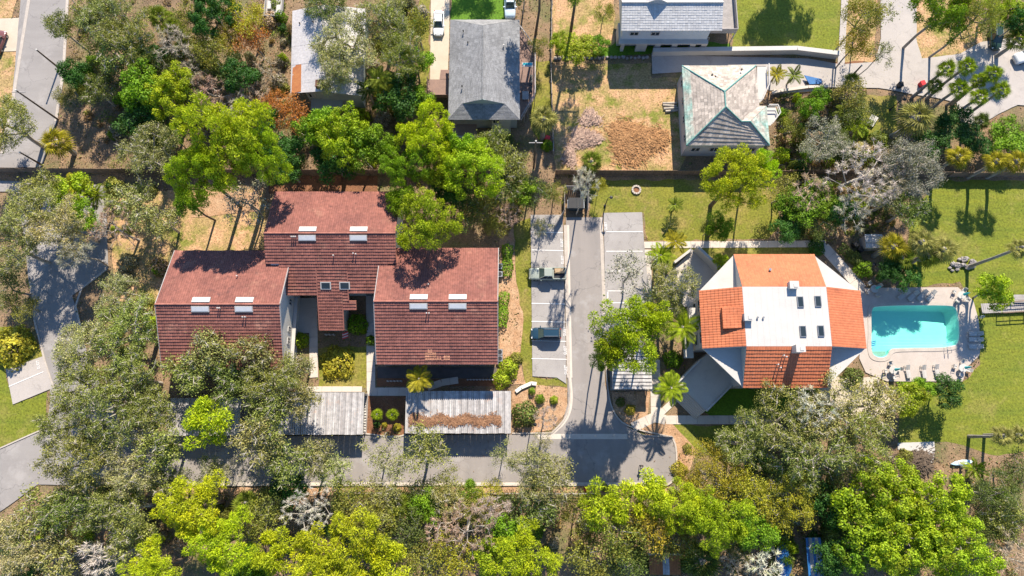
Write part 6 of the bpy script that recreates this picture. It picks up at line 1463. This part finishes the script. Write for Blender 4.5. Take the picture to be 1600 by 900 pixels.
T('oak','oak',140,18,28,8,'oak at the top edge just right of the old street')
T('broad','broadd',232,98,26,5,'dark green tree in the centre of the upper left wood')
T('olive','olive',300,28,24,6,'olive tree between palmetto and dark tree at the top edge')
T('olive','olived',256,108,22,5,'dark olive tree above the bright broadleaf pair')
T('olive','olive',312,58,22,6,'olive tree above the dark palmettos of the upper left wood')
T('olive','olivey',355,62,22,6,'yellowish tree beside the orange tinged tree')
T('bare','bareb',398,148,26,5,'brown leafless tree left of the orange dying tree')
T('broad','broadd',408,190,26,6,'dark tree below the brown thicket beside the orange tree')
T('bare','bare',372,165,26,5,'grey leafless tree above the big pine')
T('oak','oakd',300,165,28,6,'dark oak between the leafless thicket and the big pine')
T('olive','olived',145,110,18,4,'low dark tree on the bank beside the round dark tree')
T('olive','olive',100,150,16,3,'low olive tree at the verge of the old street')
T('broad','broad',590,225,28,8,'green tree joining the bright broadleaf trees and the pines')
T('pine','pine3',715,232,30,9,'pine touching the front porch of the grey shingled house')
T('broad','broadd',700,302,26,6,'dark green tree under the bright pines behind the roofs')
T('olive','olive',745,302,28,6,'olive tree under the bright pines by the fence')
T('oak','oakd',782,292,28,6,'dark oak between the pines and the dumpster shrubs')
T('olive','olived',725,335,24,5,'dark low tree at the back of the right maroon roof')
T('oak','oak',808,262,22,6,'oak beside the utility pole, right of the pines')
T('olive','olive',775,352,18,4,'olive tree at the top right corner of the right maroon roof')
T('broad','broadd',450,262,26,6,'dark green tree hanging over the fence left of the red bank')
T('oak','oakd',262,762,30,7,'dark oak just below the left end of the bottom lane')
T('oak','oak',205,845,38,8,'oak between the lower yellow pines and the left corner wood')
T('oak','oakg',90,870,36,8,'grey oak at the bottom edge left of the pale leafless tree')
T('olive','olive',410,815,32,6,'olive tree right of the lower yellow pine')
T('broad','broad',392,885,28,6,'green tree at the bottom edge between two yellow pines')
T('olive','olived',425,785,26,5,'dark olive tree left of the white leafless tree')
T('olive','olive',590,815,32,6,'olive tree above the big yellow pine, right side')
T('olive','olived',640,830,32,6,'dark olive tree left of the pinkish leafless tree')
T('olive','olive',655,878,36,6,'olive tree at the bottom edge right of the big yellow pine')
T('olive','olivey',710,870,36,6,'yellow-olive tree at the bottom edge in the middle')
T('broad','broad2',765,868,28,6,'bright green tree at the bottom edge left of the round pine')
T('olive','olive',745,795,28,5,'olive tree behind the pinkish leafless tree')
T('olive','olived',540,772,26,5,'dark olive tree at the fence below the middle carport')
T('oak','oakg',700,785,26,6,'grey oak below the fence left of the pinkish tree')
T('olive','olived',800,790,24,5,'dark olive tree below the fence left of the lane oaks')
T('olive','olive',905,800,28,7,'olive tree at the left of the three lane pines')
T('olive','olive',1060,845,30,6,'olive tree between brown shed and round pine')
T('olive','olivey',1010,820,34,8,'yellow-olive tree in front of the three lane pines')
T('broad','broad',1180,830,30,6,'green tree between the round pine and the yellowish trees')
T('oak','oakd',1200,765,30,6,'dark oak below the left orange roof oak')
T('olive','olived',1155,850,26,5,'dark olive tree behind the large dark fan palm')
T('olive','olived',1285,740,34,6,'dark tree in the hollow below the big oaks')
T('broad','broad',1345,860,36,7,'green tree left of the huge green tree at the bottom edge')
T('oak','oak',1575,810,30,6,'oak at the right edge of the lower right wood')
T('broad','broadd',1315,330,22,5,'dark green tree between bare trees and upper walk')
T('oak','oakg',1395,310,30,6,'grey oak between the bare trees and the right lawn')
T('olive','olive',1225,300,26,5,'olive tree at the fence right of the round pine')
T('olive','olived',1305,215,22,4,'dark olive tree behind the grey slope oak')
T('olive','olive',1240,195,18,3.5,'low olive tree among the fallen branches')
T('broad','broadd',1455,225,26,4,'dark tree between the pale palm and the yellow palms')

# ---------------- palms: every frond a part of its own
def frond_fan(n=13, L=1.0):
    "fan leaf: stalk along +x, narrow blades splayed from its end, tips drooping"
    m = MB(); m.bar((0, 0, 0), (L*.62, 0, .05), .045, .03)
    for k in range(n):
        a = (k-(n-1)/2)/(n-1)*R(190); q = L*(.86-.22*abs(a)/R(95)); c, s = math.cos(a), math.sin(a); w = .042+.012*math.cos(a); o = Vector((L*.6, 0, .05)); d = Vector((c, s, 0)); e = Vector((-s, c, 0)); z = .03*(k % 2)
        m.mesh([o, o+d*q*.5+e*w*L+E2*(.07+z), o+d*q*.5-e*w*L+E2*(.07+z), o+d*q*.5+E2*.03, o+d*q-E2*(.16*L)], [(0, 3, 1), (0, 2, 3), (1, 3, 4), (3, 2, 4)])
    return m
def frond_feather(n=20, L=2.4):
    m = MB(); pt = lambda t: Vector((L*t*(1-.12*t*t), 0, .55*L*t*(1-t)*.8-.34*L*t*t)); m.tube([pt(i/8) for i in range(9)], [.035-.003*i for i in range(9)], 4)
    for k in range(n):
        t = .14+.86*k/(n-1); p = pt(t); q = L*.30*(math.sin(math.pi*min(1, t*.86+.12))**.6)
        for s in (-1, 1):
            d = Vector((.55, s, -.28)).normalized(); e = Vector((d.y, -d.x, 0)).normalized()*.045*L*.55
            m.mesh([p, p+d*q*.45+e, p+d*q*.45-e, p+d*q], [(0, 1, 2), (1, 3, 2)])
    return m
FR = {}
def palmproto(kind, nf, seed):
    r = random.Random(seed); t = thing('fan_palm' if kind == 'fan' else 'feather_palm', 'x', 'palm', (0, 0, 0)); H = 5.0
    m = MB(); m.tube([(0, 0, 0), (.12, .05, H*.5), (.0, 0, H)], [.24, .18, .17], 8); m.lathe([(.17, 0), (.3, .25), (.22, .6), (.08, .8)], (0, 0, H-.35), 8); m.build('trunk', M['barkg'], t)
    for k in range(nf):
        if kind not in FR:
            o = (frond_fan() if kind == 'fan' else frond_feather()).build('frond', M['leaf'], t); FR[kind] = o.data
        else: o = bpy.data.objects.new('frond', FR[kind]); COL.objects.link(o); o.parent = t
        f = k/nf; up = R(66)-R(88)*f**.8 if kind == 'fan' else R(62)-R(72)*f; az = k*2.39996+r.uniform(-.2, .2); s = r.uniform(.85, 1.1)*(.8 if f < .12 else 1)
        o.rotation_euler = (r.uniform(-.25, .25), -up, az); o.location = (0, 0, H+.15-.4*f); o.scale = (s, s, s)
    return t
FAN = [palmproto('fan', 19, i) for i in (1, 2)]; FEA = [palmproto('feather', n, i) for n, i in ((13, 3), (16, 4))]
PT = {'g': (.20, .31, .04), 'y': (.40, .43, .04), 'd': (.10, .18, .04), 'b': (.27, .44, .02), 'pale': (.36, .42, .18)}
PT = {k: tuple(x*1.15 for x in v) for k, v in PT.items()}
def palm(kind, tint, u, v, rpx, h, label, base=None):
    p = G(u, v, h); r = rpx*mpp(u, v, h); src = (FAN if kind == 'fan' else FEA)[(int(u)+int(v)) % 2]; s = r/(1.45 if kind == 'fan' else 2.35)
    o = dup(src, (p.x, p.y, 0), rng_t.uniform(0, 6.28), label, scale=(s, s, s)); hh = h/s
    for ch in o.children:
        if ch.name.startswith('frond'):
            ch.location.z += hh-5.0; c = PT[tint]; j = rng_t.uniform(.75, 1.25); ch.color = (c[0]*j, c[1]*j, c[2]*j, 1)
        else: ch.scale.z = hh/5.0
    return o
for a in [('fan','g',250,28,24,4,'green palmetto clump in the upper left wood, left one'), ('fan','g',272,42,20,4,'green palmetto in the upper left wood, right one'), ('fan','d',288,78,22,4,'dark palmetto under the leafless tree'), ('fan','d',308,100,18,3,'dark palmetto right of the leafless tree'),
          ('fan','y',88,222,28,4.5,'fan palm at the lower end of the old street'), ('feather','g',592,125,26,7,'queen palm right of the old white roof, upper one'), ('feather','y',600,145,20,6,'queen palm right of the old white roof, lower one'), ('feather','d',575,140,20,6,'dark queen palm beside the old house wall'),
          ('fan','pale',850,187,26,7,'big pale fan palm right of the grey shingled house'), ('fan','g',924,253,21,3.5,'small fan palm at the bottom of the dry yard'), ('feather','g',1055,320,15,2.6,'small palm on the upper lawn'),
          ('fan','b',1478,108,18,9,'fan palm of the cluster by the circle, upper left'), ('fan','b',1510,104,18,10,'fan palm of the cluster by the circle, top'), ('fan','b',1530,126,16,8,'fan palm of the cluster by the circle, centre'), ('fan','b',1550,116,18,9.5,'fan palm of the cluster by the circle, upper right'), ('fan','b',1564,142,18,9,'fan palm of the cluster by the circle, far right'), ('fan','b',1498,138,19,8.5,'fan palm of the cluster by the circle, lower left'), ('fan','b',1530,152,18,8,'fan palm of the cluster by the circle, lower right'), ('fan','g',1462,134,15,7,'fan palm of the cluster by the circle, far left'),
          ('fan','pale',1430,185,33,6.5,'large pale fan palm above the grey leafy tree'), ('fan','d',1533,190,16,2,'small dark fan palm on the circle edge'), ('fan','y',1498,245,22,6.5,'yellowish fan palm at the fence, left one'), ('fan','y',1556,252,21,6.5,'yellowish fan palm at the fence, middle one'), ('fan','y',1588,252,22,6.5,'yellowish fan palm at the fence, right one'), ('fan','g',1590,62,22,5,'dark green palm at the top right edge'),
          ('feather','y',1213,116,16,3,'yellowish palm by the drive, left one'), ('feather','g',1240,118,16,3,'greenish palm by the drive, right one'), ('feather','b',1338,198,22,3.5,'green banana like palm in the garden, right of the slope'), ('feather','g',1318,175,18,3.5,'green palm in the garden, left of the banana like one'), ('fan','g',1330,125,14,3,'fan palm at the foot of the slim pole'),
          ('fan','y',1395,385,26,5.5,'yellow-green fan palm above the pool, left one'), ('fan','g',1408,402,24,4.5,'fan palm above the pool, lower left one'), ('fan','pale',1440,378,26,6,'pale fan palm above the pool, top one'), ('fan','g',1452,398,24,5,'fan palm above the pool, middle one'), ('fan','pale',1474,390,25,6,'pale fan palm above the pool, right one'),
          ('fan','pale',1592,388,20,11,'tall fan palm at the right edge above the boardwalk'), ('fan','pale',1566,682,20,7,'tall fan palm at the right edge, left one of two below the lawn'), ('fan','pale',1592,680,18,7,'tall fan palm at the right edge, right one of two below the lawn'), ('feather','b',1522,732,20,3,'banana like plant beside the boat hull'),
          ('feather','y',655,592,25,5.2,'bright palm between the right maroon roof and the long carport'), ('fan','b',589,648,11,2.6,'small palm in the red mulch bed, left one'), ('fan','b',613,648,11,2.6,'small palm in the red mulch bed, right one'),
          ('feather','y',1055,378,22,4,'yellow palm at the upper walk, upper one'), ('feather','b',1032,400,24,4,'green palm at the upper walk, lower one'), ('feather','b',1066,512,32,6,'long fronded palm left of the white building'), ('feather','b',1048,607,29,6,'long fronded palm above the blue shaded patio path'),
          ('fan','d',1096,876,36,5,'large dark fan palm at the bottom edge by the brown shed'), ('fan','g',622,788,27,4.5,'fan palm in the wood below the lane'), ('fan','g',385,785,24,5,'fan palm right of the lower yellow pine'), ('feather','y',120,290,24,5,'yellow-green palm below the board fence at the left'), ('feather','g',150,305,22,5,'green palm below the board fence at the left'),
          ('fan','g',200,770,20,4,'fan palm under the lower left oaks'), ('fan','d',590,560,1,1,'x')][:-1]: palm(*a)

# ---------------- shrubs and hedges
def shrubproto(seed, dense=1.0):
    rng = np.random.default_rng(seed); k = int(900*dense); d = unit(rng.normal(0, 1, (k, 3))+np.array((0, 0, .35))); d[:, 2] = np.abs(d[:, 2]); bump = 1+.16*np.sin(4*d[:, 0]+seed)*np.cos(5*d[:, 1]+seed)
    C = d*(rng.uniform(.78, 1.02, k)*bump)[:, None]; N = unit(d+rng.normal(0, .5, (k, 3))); V, Q, T_ = leafquads(C, N, rng.normal(0, 1, (k, 3)), rng.uniform(.12, .24, k), rng.uniform(.08, .14, k), np.clip(rng.normal(.5, .2, k)+.15*np.sin(6*d[:, 0]), 0, 1))
    t = thing('shrub', 'x', 'shrub', (0, 0, 0)); o = bpy.data.objects.new('foliage', npmesh('shrub_foliage', V, Q, [M['leaf']], T_)); COL.objects.link(o); o.parent = t
    m = MB()
    for j in range(5): a = j*1.257; m.tube([(0, 0, 0), (.35*math.cos(a), .35*math.sin(a), .45), (.6*math.cos(a), .6*math.sin(a), .75)], [.05, .035, .015], 4)
    m.build('stem', M['barkb'], t); return t
SH = [shrubproto(i) for i in range(1, 5)]
def shrub(u, v, rpx, h, tint, label, group=None):
    p = G(u, v, h*.6); r = rpx*mpp(u, v); o = dup(SH[int(u*3+v) % 4], (p.x, p.y, -.03), rng_t.uniform(0, 6.28), label, group, (r, r, h)); c = TINT.get(tint) or PT[tint]; j = rng_t.uniform(.85, 1.15)
    for ch in o.children:
        if ch.name.startswith('foliage'): ch.color = (c[0]*j, c[1]*j, c[2]*j, 1)
    return o
for a in [(14, 541, 33, 2.6, 'olivey', 'big round yellow-green bush at the left edge above the parking bay'), (527, 566, 27, 1.5, 'olivey', 'wide clipped olive bush on the lawn between the buildings'), (468, 531, 13, 1.6, 'broad2', 'round yellow-green bush by the white wall of the left building'), (556, 506, 17, 2.2, 'broad', 'green bush under the stepped wing'), (567, 516, 6, 1.2, 'broad2', 'tiny yellow-green bush beside the stepped wing bush'), (578, 531, 9, 1.8, 'broad', 'upright green bush at the left wall of the right building'), (235, 503, 12, 2, 'broad2', 'small bright bush left of the left maroon roof'),
          (820, 648, 21, 2.2, 'olived', 'large dark bush right of the long carport'), (844, 623, 8, 1.2, 'broad', 'trimmed small bush beside the drive corner, middle one'), (866, 625, 7, 1.1, 'broad2', 'trimmed small bush beside the drive corner, right one'), (831, 611, 6, 1.1, 'broad', 'trimmed small bush beside the drive corner, top one'), (1053, 561, 15, 2.2, 'broad', 'dark round bush left of the blue shaded patio'), (1351, 418, 15, 1.6, 'broad', 'rounded hedge bush at the bend of the pool path'), (1335, 400, 12, 1.3, 'olived', 'dark hedge bush higher up the pool path'),
          (795, 575, 17, 1.8, 'broady', 'speckled yellow-green bush at the right building corner, upper one'), (784, 592, 16, 1.7, 'broady', 'speckled yellow-green bush at the right building corner, lower one'), (806, 560, 11, 1.3, 'olive', 'small bush above the speckled bushes'), (588, 664, 6, .9, 'broadd', 'small ball bush in the red mulch bed, left one'), (600, 664, 5, .9, 'olivey', 'small ball bush in the red mulch bed, middle one'), (620, 668, 7, .8, 'olivey', 'low brownish bush in the red mulch bed, right one'), (985, 640, 9, .9, 'olivey', 'low yellowish bush in the shaded bed right of the drive'), (970, 628, 8, .9, 'olived', 'low dark bush in the shaded bed right of the drive'),
          (1335, 590, 18, 1.5, 'olived', 'rounded bush between the orange roof corner and pool deck'), (1278, 385, 14, 1.2, 'broadd', 'dark bush at the right end of the upper walk'), (1418, 715, 14, 1.2, 'olive', 'round green bush topping the brown mound'), (855, 225, 10, 1.3, 'broad', 'green bush under the big pale fan palm'), (1222, 175, 9, 1.2, 'broad', 'small bush by the balcony of the hipped house'), (1075, 700, 8, .8, 'olive', 'low bush at the lane end'), (1062, 735, 14, 1.2, 'olivey', 'low yellowish bush at the lane end corner'), (945, 762, 7, .9, 'broady', 'low yellow bush at the lane fence, left one'), (916, 764, 5, .7, 'red', 'small red flowering bush at the lane fence'), (978, 760, 8, 1, 'broady', 'low yellow bush at the lane fence, right one')]:
    TINT['red'] = (.5, .03, .05); shrub(*a)
def hedge(label, uv, w, h, tint, n):
    a = [G(*p) for p in uv]; t = thing('hedge', label, 'hedge', (a[0].x, a[0].y, 0)); rng = np.random.default_rng(int(uv[0][0])); Cs, Ns = [], []
    for p, q in zip(a[:-1], a[1:]):
        k = int(n*(q-p).length); s = rng.random(k); d = (q-p).normalized(); e = np.array((-d.y, d.x, 0)); th = rng.uniform(-.2, math.pi+.2, k); wob_ = 1+.15*np.sin(s*(q-p).length*2.3)
        off = np.stack([np.cos(th)*e[0]*w*wob_, np.cos(th)*e[1]*w*wob_, np.maximum(.1, np.sin(th))*h*wob_], 1)*rng.uniform(.8, 1.05, (k, 1)); Cs.append(np.array(p)+s[:, None]*np.array(q-p)+off); Ns.append(unit(off+rng.normal(0, .35, (k, 3))))
    C = np.concatenate(Cs)-np.array(t.location); N = np.concatenate(Ns); k = len(C); V, Q, T_ = leafquads(C, N, rng.normal(0, 1, (k, 3)), rng.uniform(.18, .34, k), rng.uniform(.12, .2, k), np.clip(rng.normal(.5, .22, k), 0, 1))
    o = bpy.data.objects.new('foliage', npmesh('hedge_foliage', V, Q, [M['leaf']], T_)); COL.objects.link(o); o.parent = t; o.color = (*TINT[tint], 1)
    m = MB()
    for p, q in zip(a[:-1], a[1:]):
        for j in range(int((q-p).length)+1): c = p.lerp(q, j/max(1, (q-p).length)); m.tube([c, c+E2*h*.7], [.05, .02], 4)
    m.build('stem', M['barkb'], t)
hedge('leafy hedge along the right maroon building, upper piece', [(793, 384), (792, 434)], .85, 1.3, 'broad', 170)
hedge('leafy hedge along the right maroon building, lower piece', [(788, 458), (785, 512)], .75, 1.3, 'broad', 170)
hedge('dark hedge along the pool path', [(1310, 385), (1342, 412), (1362, 432)], .8, 1.1, 'olived', 150)
hedge('low hedge in front of the pool loungers', [(1400, 602), (1470, 604)], .5, .6, 'broad', 120)
hedge('green hedge along the top of the right fence', [(1545, 216), (1612, 222)], 1.4, 1.4, 'broad', 150)
hedge('bright green hedge above the stone row', [(868, 78), (944, 82)], .8, 1.0, 'broad2', 150)
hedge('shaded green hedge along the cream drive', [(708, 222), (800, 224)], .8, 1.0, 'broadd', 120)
# understory: shrubs one can count but not tell apart, zone by zone
ZONES = [([(120, 0), (455, 0), (455, 140), (400, 262), (180, 262), (120, 150)], 62, 'low shrub of the understory in the upper left wood', 'understory of the upper left wood'),
         ([(575, 0), (668, 0), (668, 180), (700, 262), (440, 262), (440, 160), (570, 175)], 34, 'low shrub under the trees around the old house', 'understory round the old house'),
         ([(0, 765), (540, 775), (930, 775), (1060, 765), (1190, 730), (1190, 900), (0, 900)], 90, 'low shrub of the understory in the wood along the bottom', 'understory of the bottom wood'),
         ([(1190, 730), (1400, 720), (1480, 750), (1600, 740), (1600, 900), (1190, 900)], 36, 'low shrub of the understory in the lower right wood', 'understory of the lower right wood'),
         ([(1205, 150), (1320, 150), (1420, 240), (1470, 200), (1480, 268), (1210, 268)], 34, 'low shrub on the slope right of the hipped house', 'understory of the slope'),
         ([(1225, 285), (1420, 290), (1400, 350), (1300, 375), (1225, 370)], 16, 'low shrub under the bare trees by the walk', 'understory by the walk'),
         ([(0, 290), (250, 290), (250, 480), (200, 600), (170, 500), (170, 300), (0, 300)], 20, 'low shrub under the oaks right of the shaded road', 'understory by the shaded road')]
rz_ = random.Random(5)
for poly, n, lb, gp in ZONES:
    us = [p[0] for p in poly]; vs_ = [p[1] for p in poly]; k = tries = 0
    while k < n and tries < 4000:
        tries += 1; u, v = rz_.uniform(min(us), max(us)), rz_.uniform(min(vs_), max(vs_))
        P = np.array([[u, v]]); g = G(u, v)
        if not inpoly(P, poly)[0] or any(inpoly(np.array([[g.x, g.y]]), b)[0] for b in BUILT): continue
        shrub(u, v, rz_.uniform(6, 17), rz_.uniform(.8, 2.6), rz_.choice(('olive', 'olived', 'broad', 'broadd', 'oakd', 'olive', 'bare', 'broad2', 'bareb', 'grey')), lb, gp); k += 1
for l in list(PROTO.values()):
    for t, _, _ in l: zap(t)
for t in FAN+FEA+SH: zap(t)
# ---------------- ground cover nobody could count: fallen leaves, weeds and grass tufts
def scatter(name, polys, n, hol, size, upright, colour, seed, avoid=True):
    rng = np.random.default_rng(seed); out = []
    for poly in polys:
        q = np.array([tuple(p[:2]) for p in poly]); lo, hi = q.min(0), q.max(0); lo = np.maximum(lo, (-90, -50)); hi = np.minimum(hi, (90, 58)); k = int(n*(hi[0]-lo[0])*(hi[1]-lo[1])); P = lo+(hi-lo)*rng.random((k, 2)); P = P[inpoly(P, q)]
        if avoid:
            for b in BUILT: P = P[~inpoly(P, [tuple(x[:2]) for x in b])]
        out.append(P)
    P = np.concatenate(out); w = np.sin(P[:, 0]*.31+1.3*np.sin(P[:, 1]*.23))*np.sin(P[:, 1]*.37+np.sin(P[:, 0]*.19)); P = P[rng.random(len(P)) < .55+.45*w]; k = len(P)
    C = np.concatenate([P, (hol+rng.uniform(0, size[1]*.4, k))[:, None]], 1); N = unit(rng.normal(0, 1, (k, 3))+np.array((0, 0, 1.2 if not upright else .35))); U = rng.normal(0, 1, (k, 3))+(np.array((0, 0, 1.2)) if upright else 0)
    L = rng.uniform(*size, k); V, Q, T_ = leafquads(C, N, U, L, L*rng.uniform(.35, .7, k), np.clip(rng.normal(.5, .25, k), 0, 1))
    o = bpy.data.objects.new(name, npmesh(name, V, Q, [M['litterbit' if not upright else 'leaf']], T_)); COL.objects.link(o); o['kind'] = 'stuff'; o.color = (*colour, 1); return o
scatter('gutter_leaves', [PX([(560, 752), (1040, 752), (1040, 757), (560, 757)]), PX([(845, 678), (985, 680), (985, 684), (845, 683)]), PX([(830, 338), (883, 338), (886, 352), (830, 352)]), PX([(1000, 690), (1052, 690), (1052, 755), (1010, 755)]), PX([(560, 684), (800, 684), (800, 752), (560, 752)])], .9, AZ+.05, (.10, .22), False, (.20, .12, .06), 6, False)
area = [PX([(-10, -10), (1610, -10), (1610, 910), (-10, 910)])]
for i, (uv, mt) in enumerate([(l[1], l[2]) for l in LAWN]): pass
LW = [PX(l[1]) for l in LAWN]
BUILT_ALL = list(BUILT); BUILT += LW
scatter('fallen_leaves', area, 9.0, .02, (.12, .34), False, (.30, .19, .11), 1)
scatter('weeds', area, 2.2, .06, (.18, .42), True, (.12, .16, .03), 2)
def brush(name, n, colour, seed, leaf=(.14, .3), per=90):
    "low growth of the woods, drawn as one mass"
    rng = np.random.default_rng(seed); Z = [PX(z[0]) for z in ZONES]+[PX([(600, 180), (820, 200), (830, 330), (790, 370), (620, 300)])]; P = []
    while len(P) < n:
        z = Z[rng.integers(len(Z))]; q = np.array([tuple(p[:2]) for p in z]); c = q.min(0)+(q.max(0)-q.min(0))*rng.random(2); c2 = c[None]
        if inpoly(c2, q)[0] and not any(inpoly(c2, [tuple(x[:2]) for x in b])[0] for b in BUILT): P.append(c)
    P = np.repeat(np.array(P), per, 0); k = len(P); r = np.repeat(rng.uniform(.4, 1.3, n), per); h = np.repeat(rng.uniform(.3, 1.3, n), per); dd = unit(rng.normal(0, 1, (k, 3))); dd[:, 2] = np.abs(dd[:, 2]); f = rng.uniform(.5, 1, k)
    C = np.stack([P[:, 0]+dd[:, 0]*r*f, P[:, 1]+dd[:, 1]*r*f, .05+dd[:, 2]*h*f], 1); N = unit(dd+rng.normal(0, .7, (k, 3))); L = rng.uniform(*leaf, k)
    V, Q, T_ = leafquads(C, N, rng.normal(0, 1, (k, 3)), L, L*rng.uniform(.3, .6, k), np.clip(np.repeat(rng.normal(.5, .25, n), per)+rng.normal(0, .12, k), 0, 1))
    o = bpy.data.objects.new(name, npmesh(name, V, Q, [M['leaf']], T_)); COL.objects.link(o); o['kind'] = 'stuff'; o.color = (*colour, 1)
brush('undergrowth', 620, (.13, .19, .03), 11); brush('dry_brush', 330, (.30, .22, .13), 12, (.2, .5)); brush('young_growth', 260, (.22, .28, .03), 13)
BUILT[:] = BUILT_ALL
scatter('grass_tufts', [l for l, d in zip(LW, LAWN) if d[2] != 'yard'], 9.0, .03, (.08, .17), True, (.19, .195, .03), 3)
scatter('dry_grass', [l for l, d in zip(LW, LAWN) if d[2] == 'yard'], 10.0, .03, (.10, .24), True, (.28, .22, .07), 4)
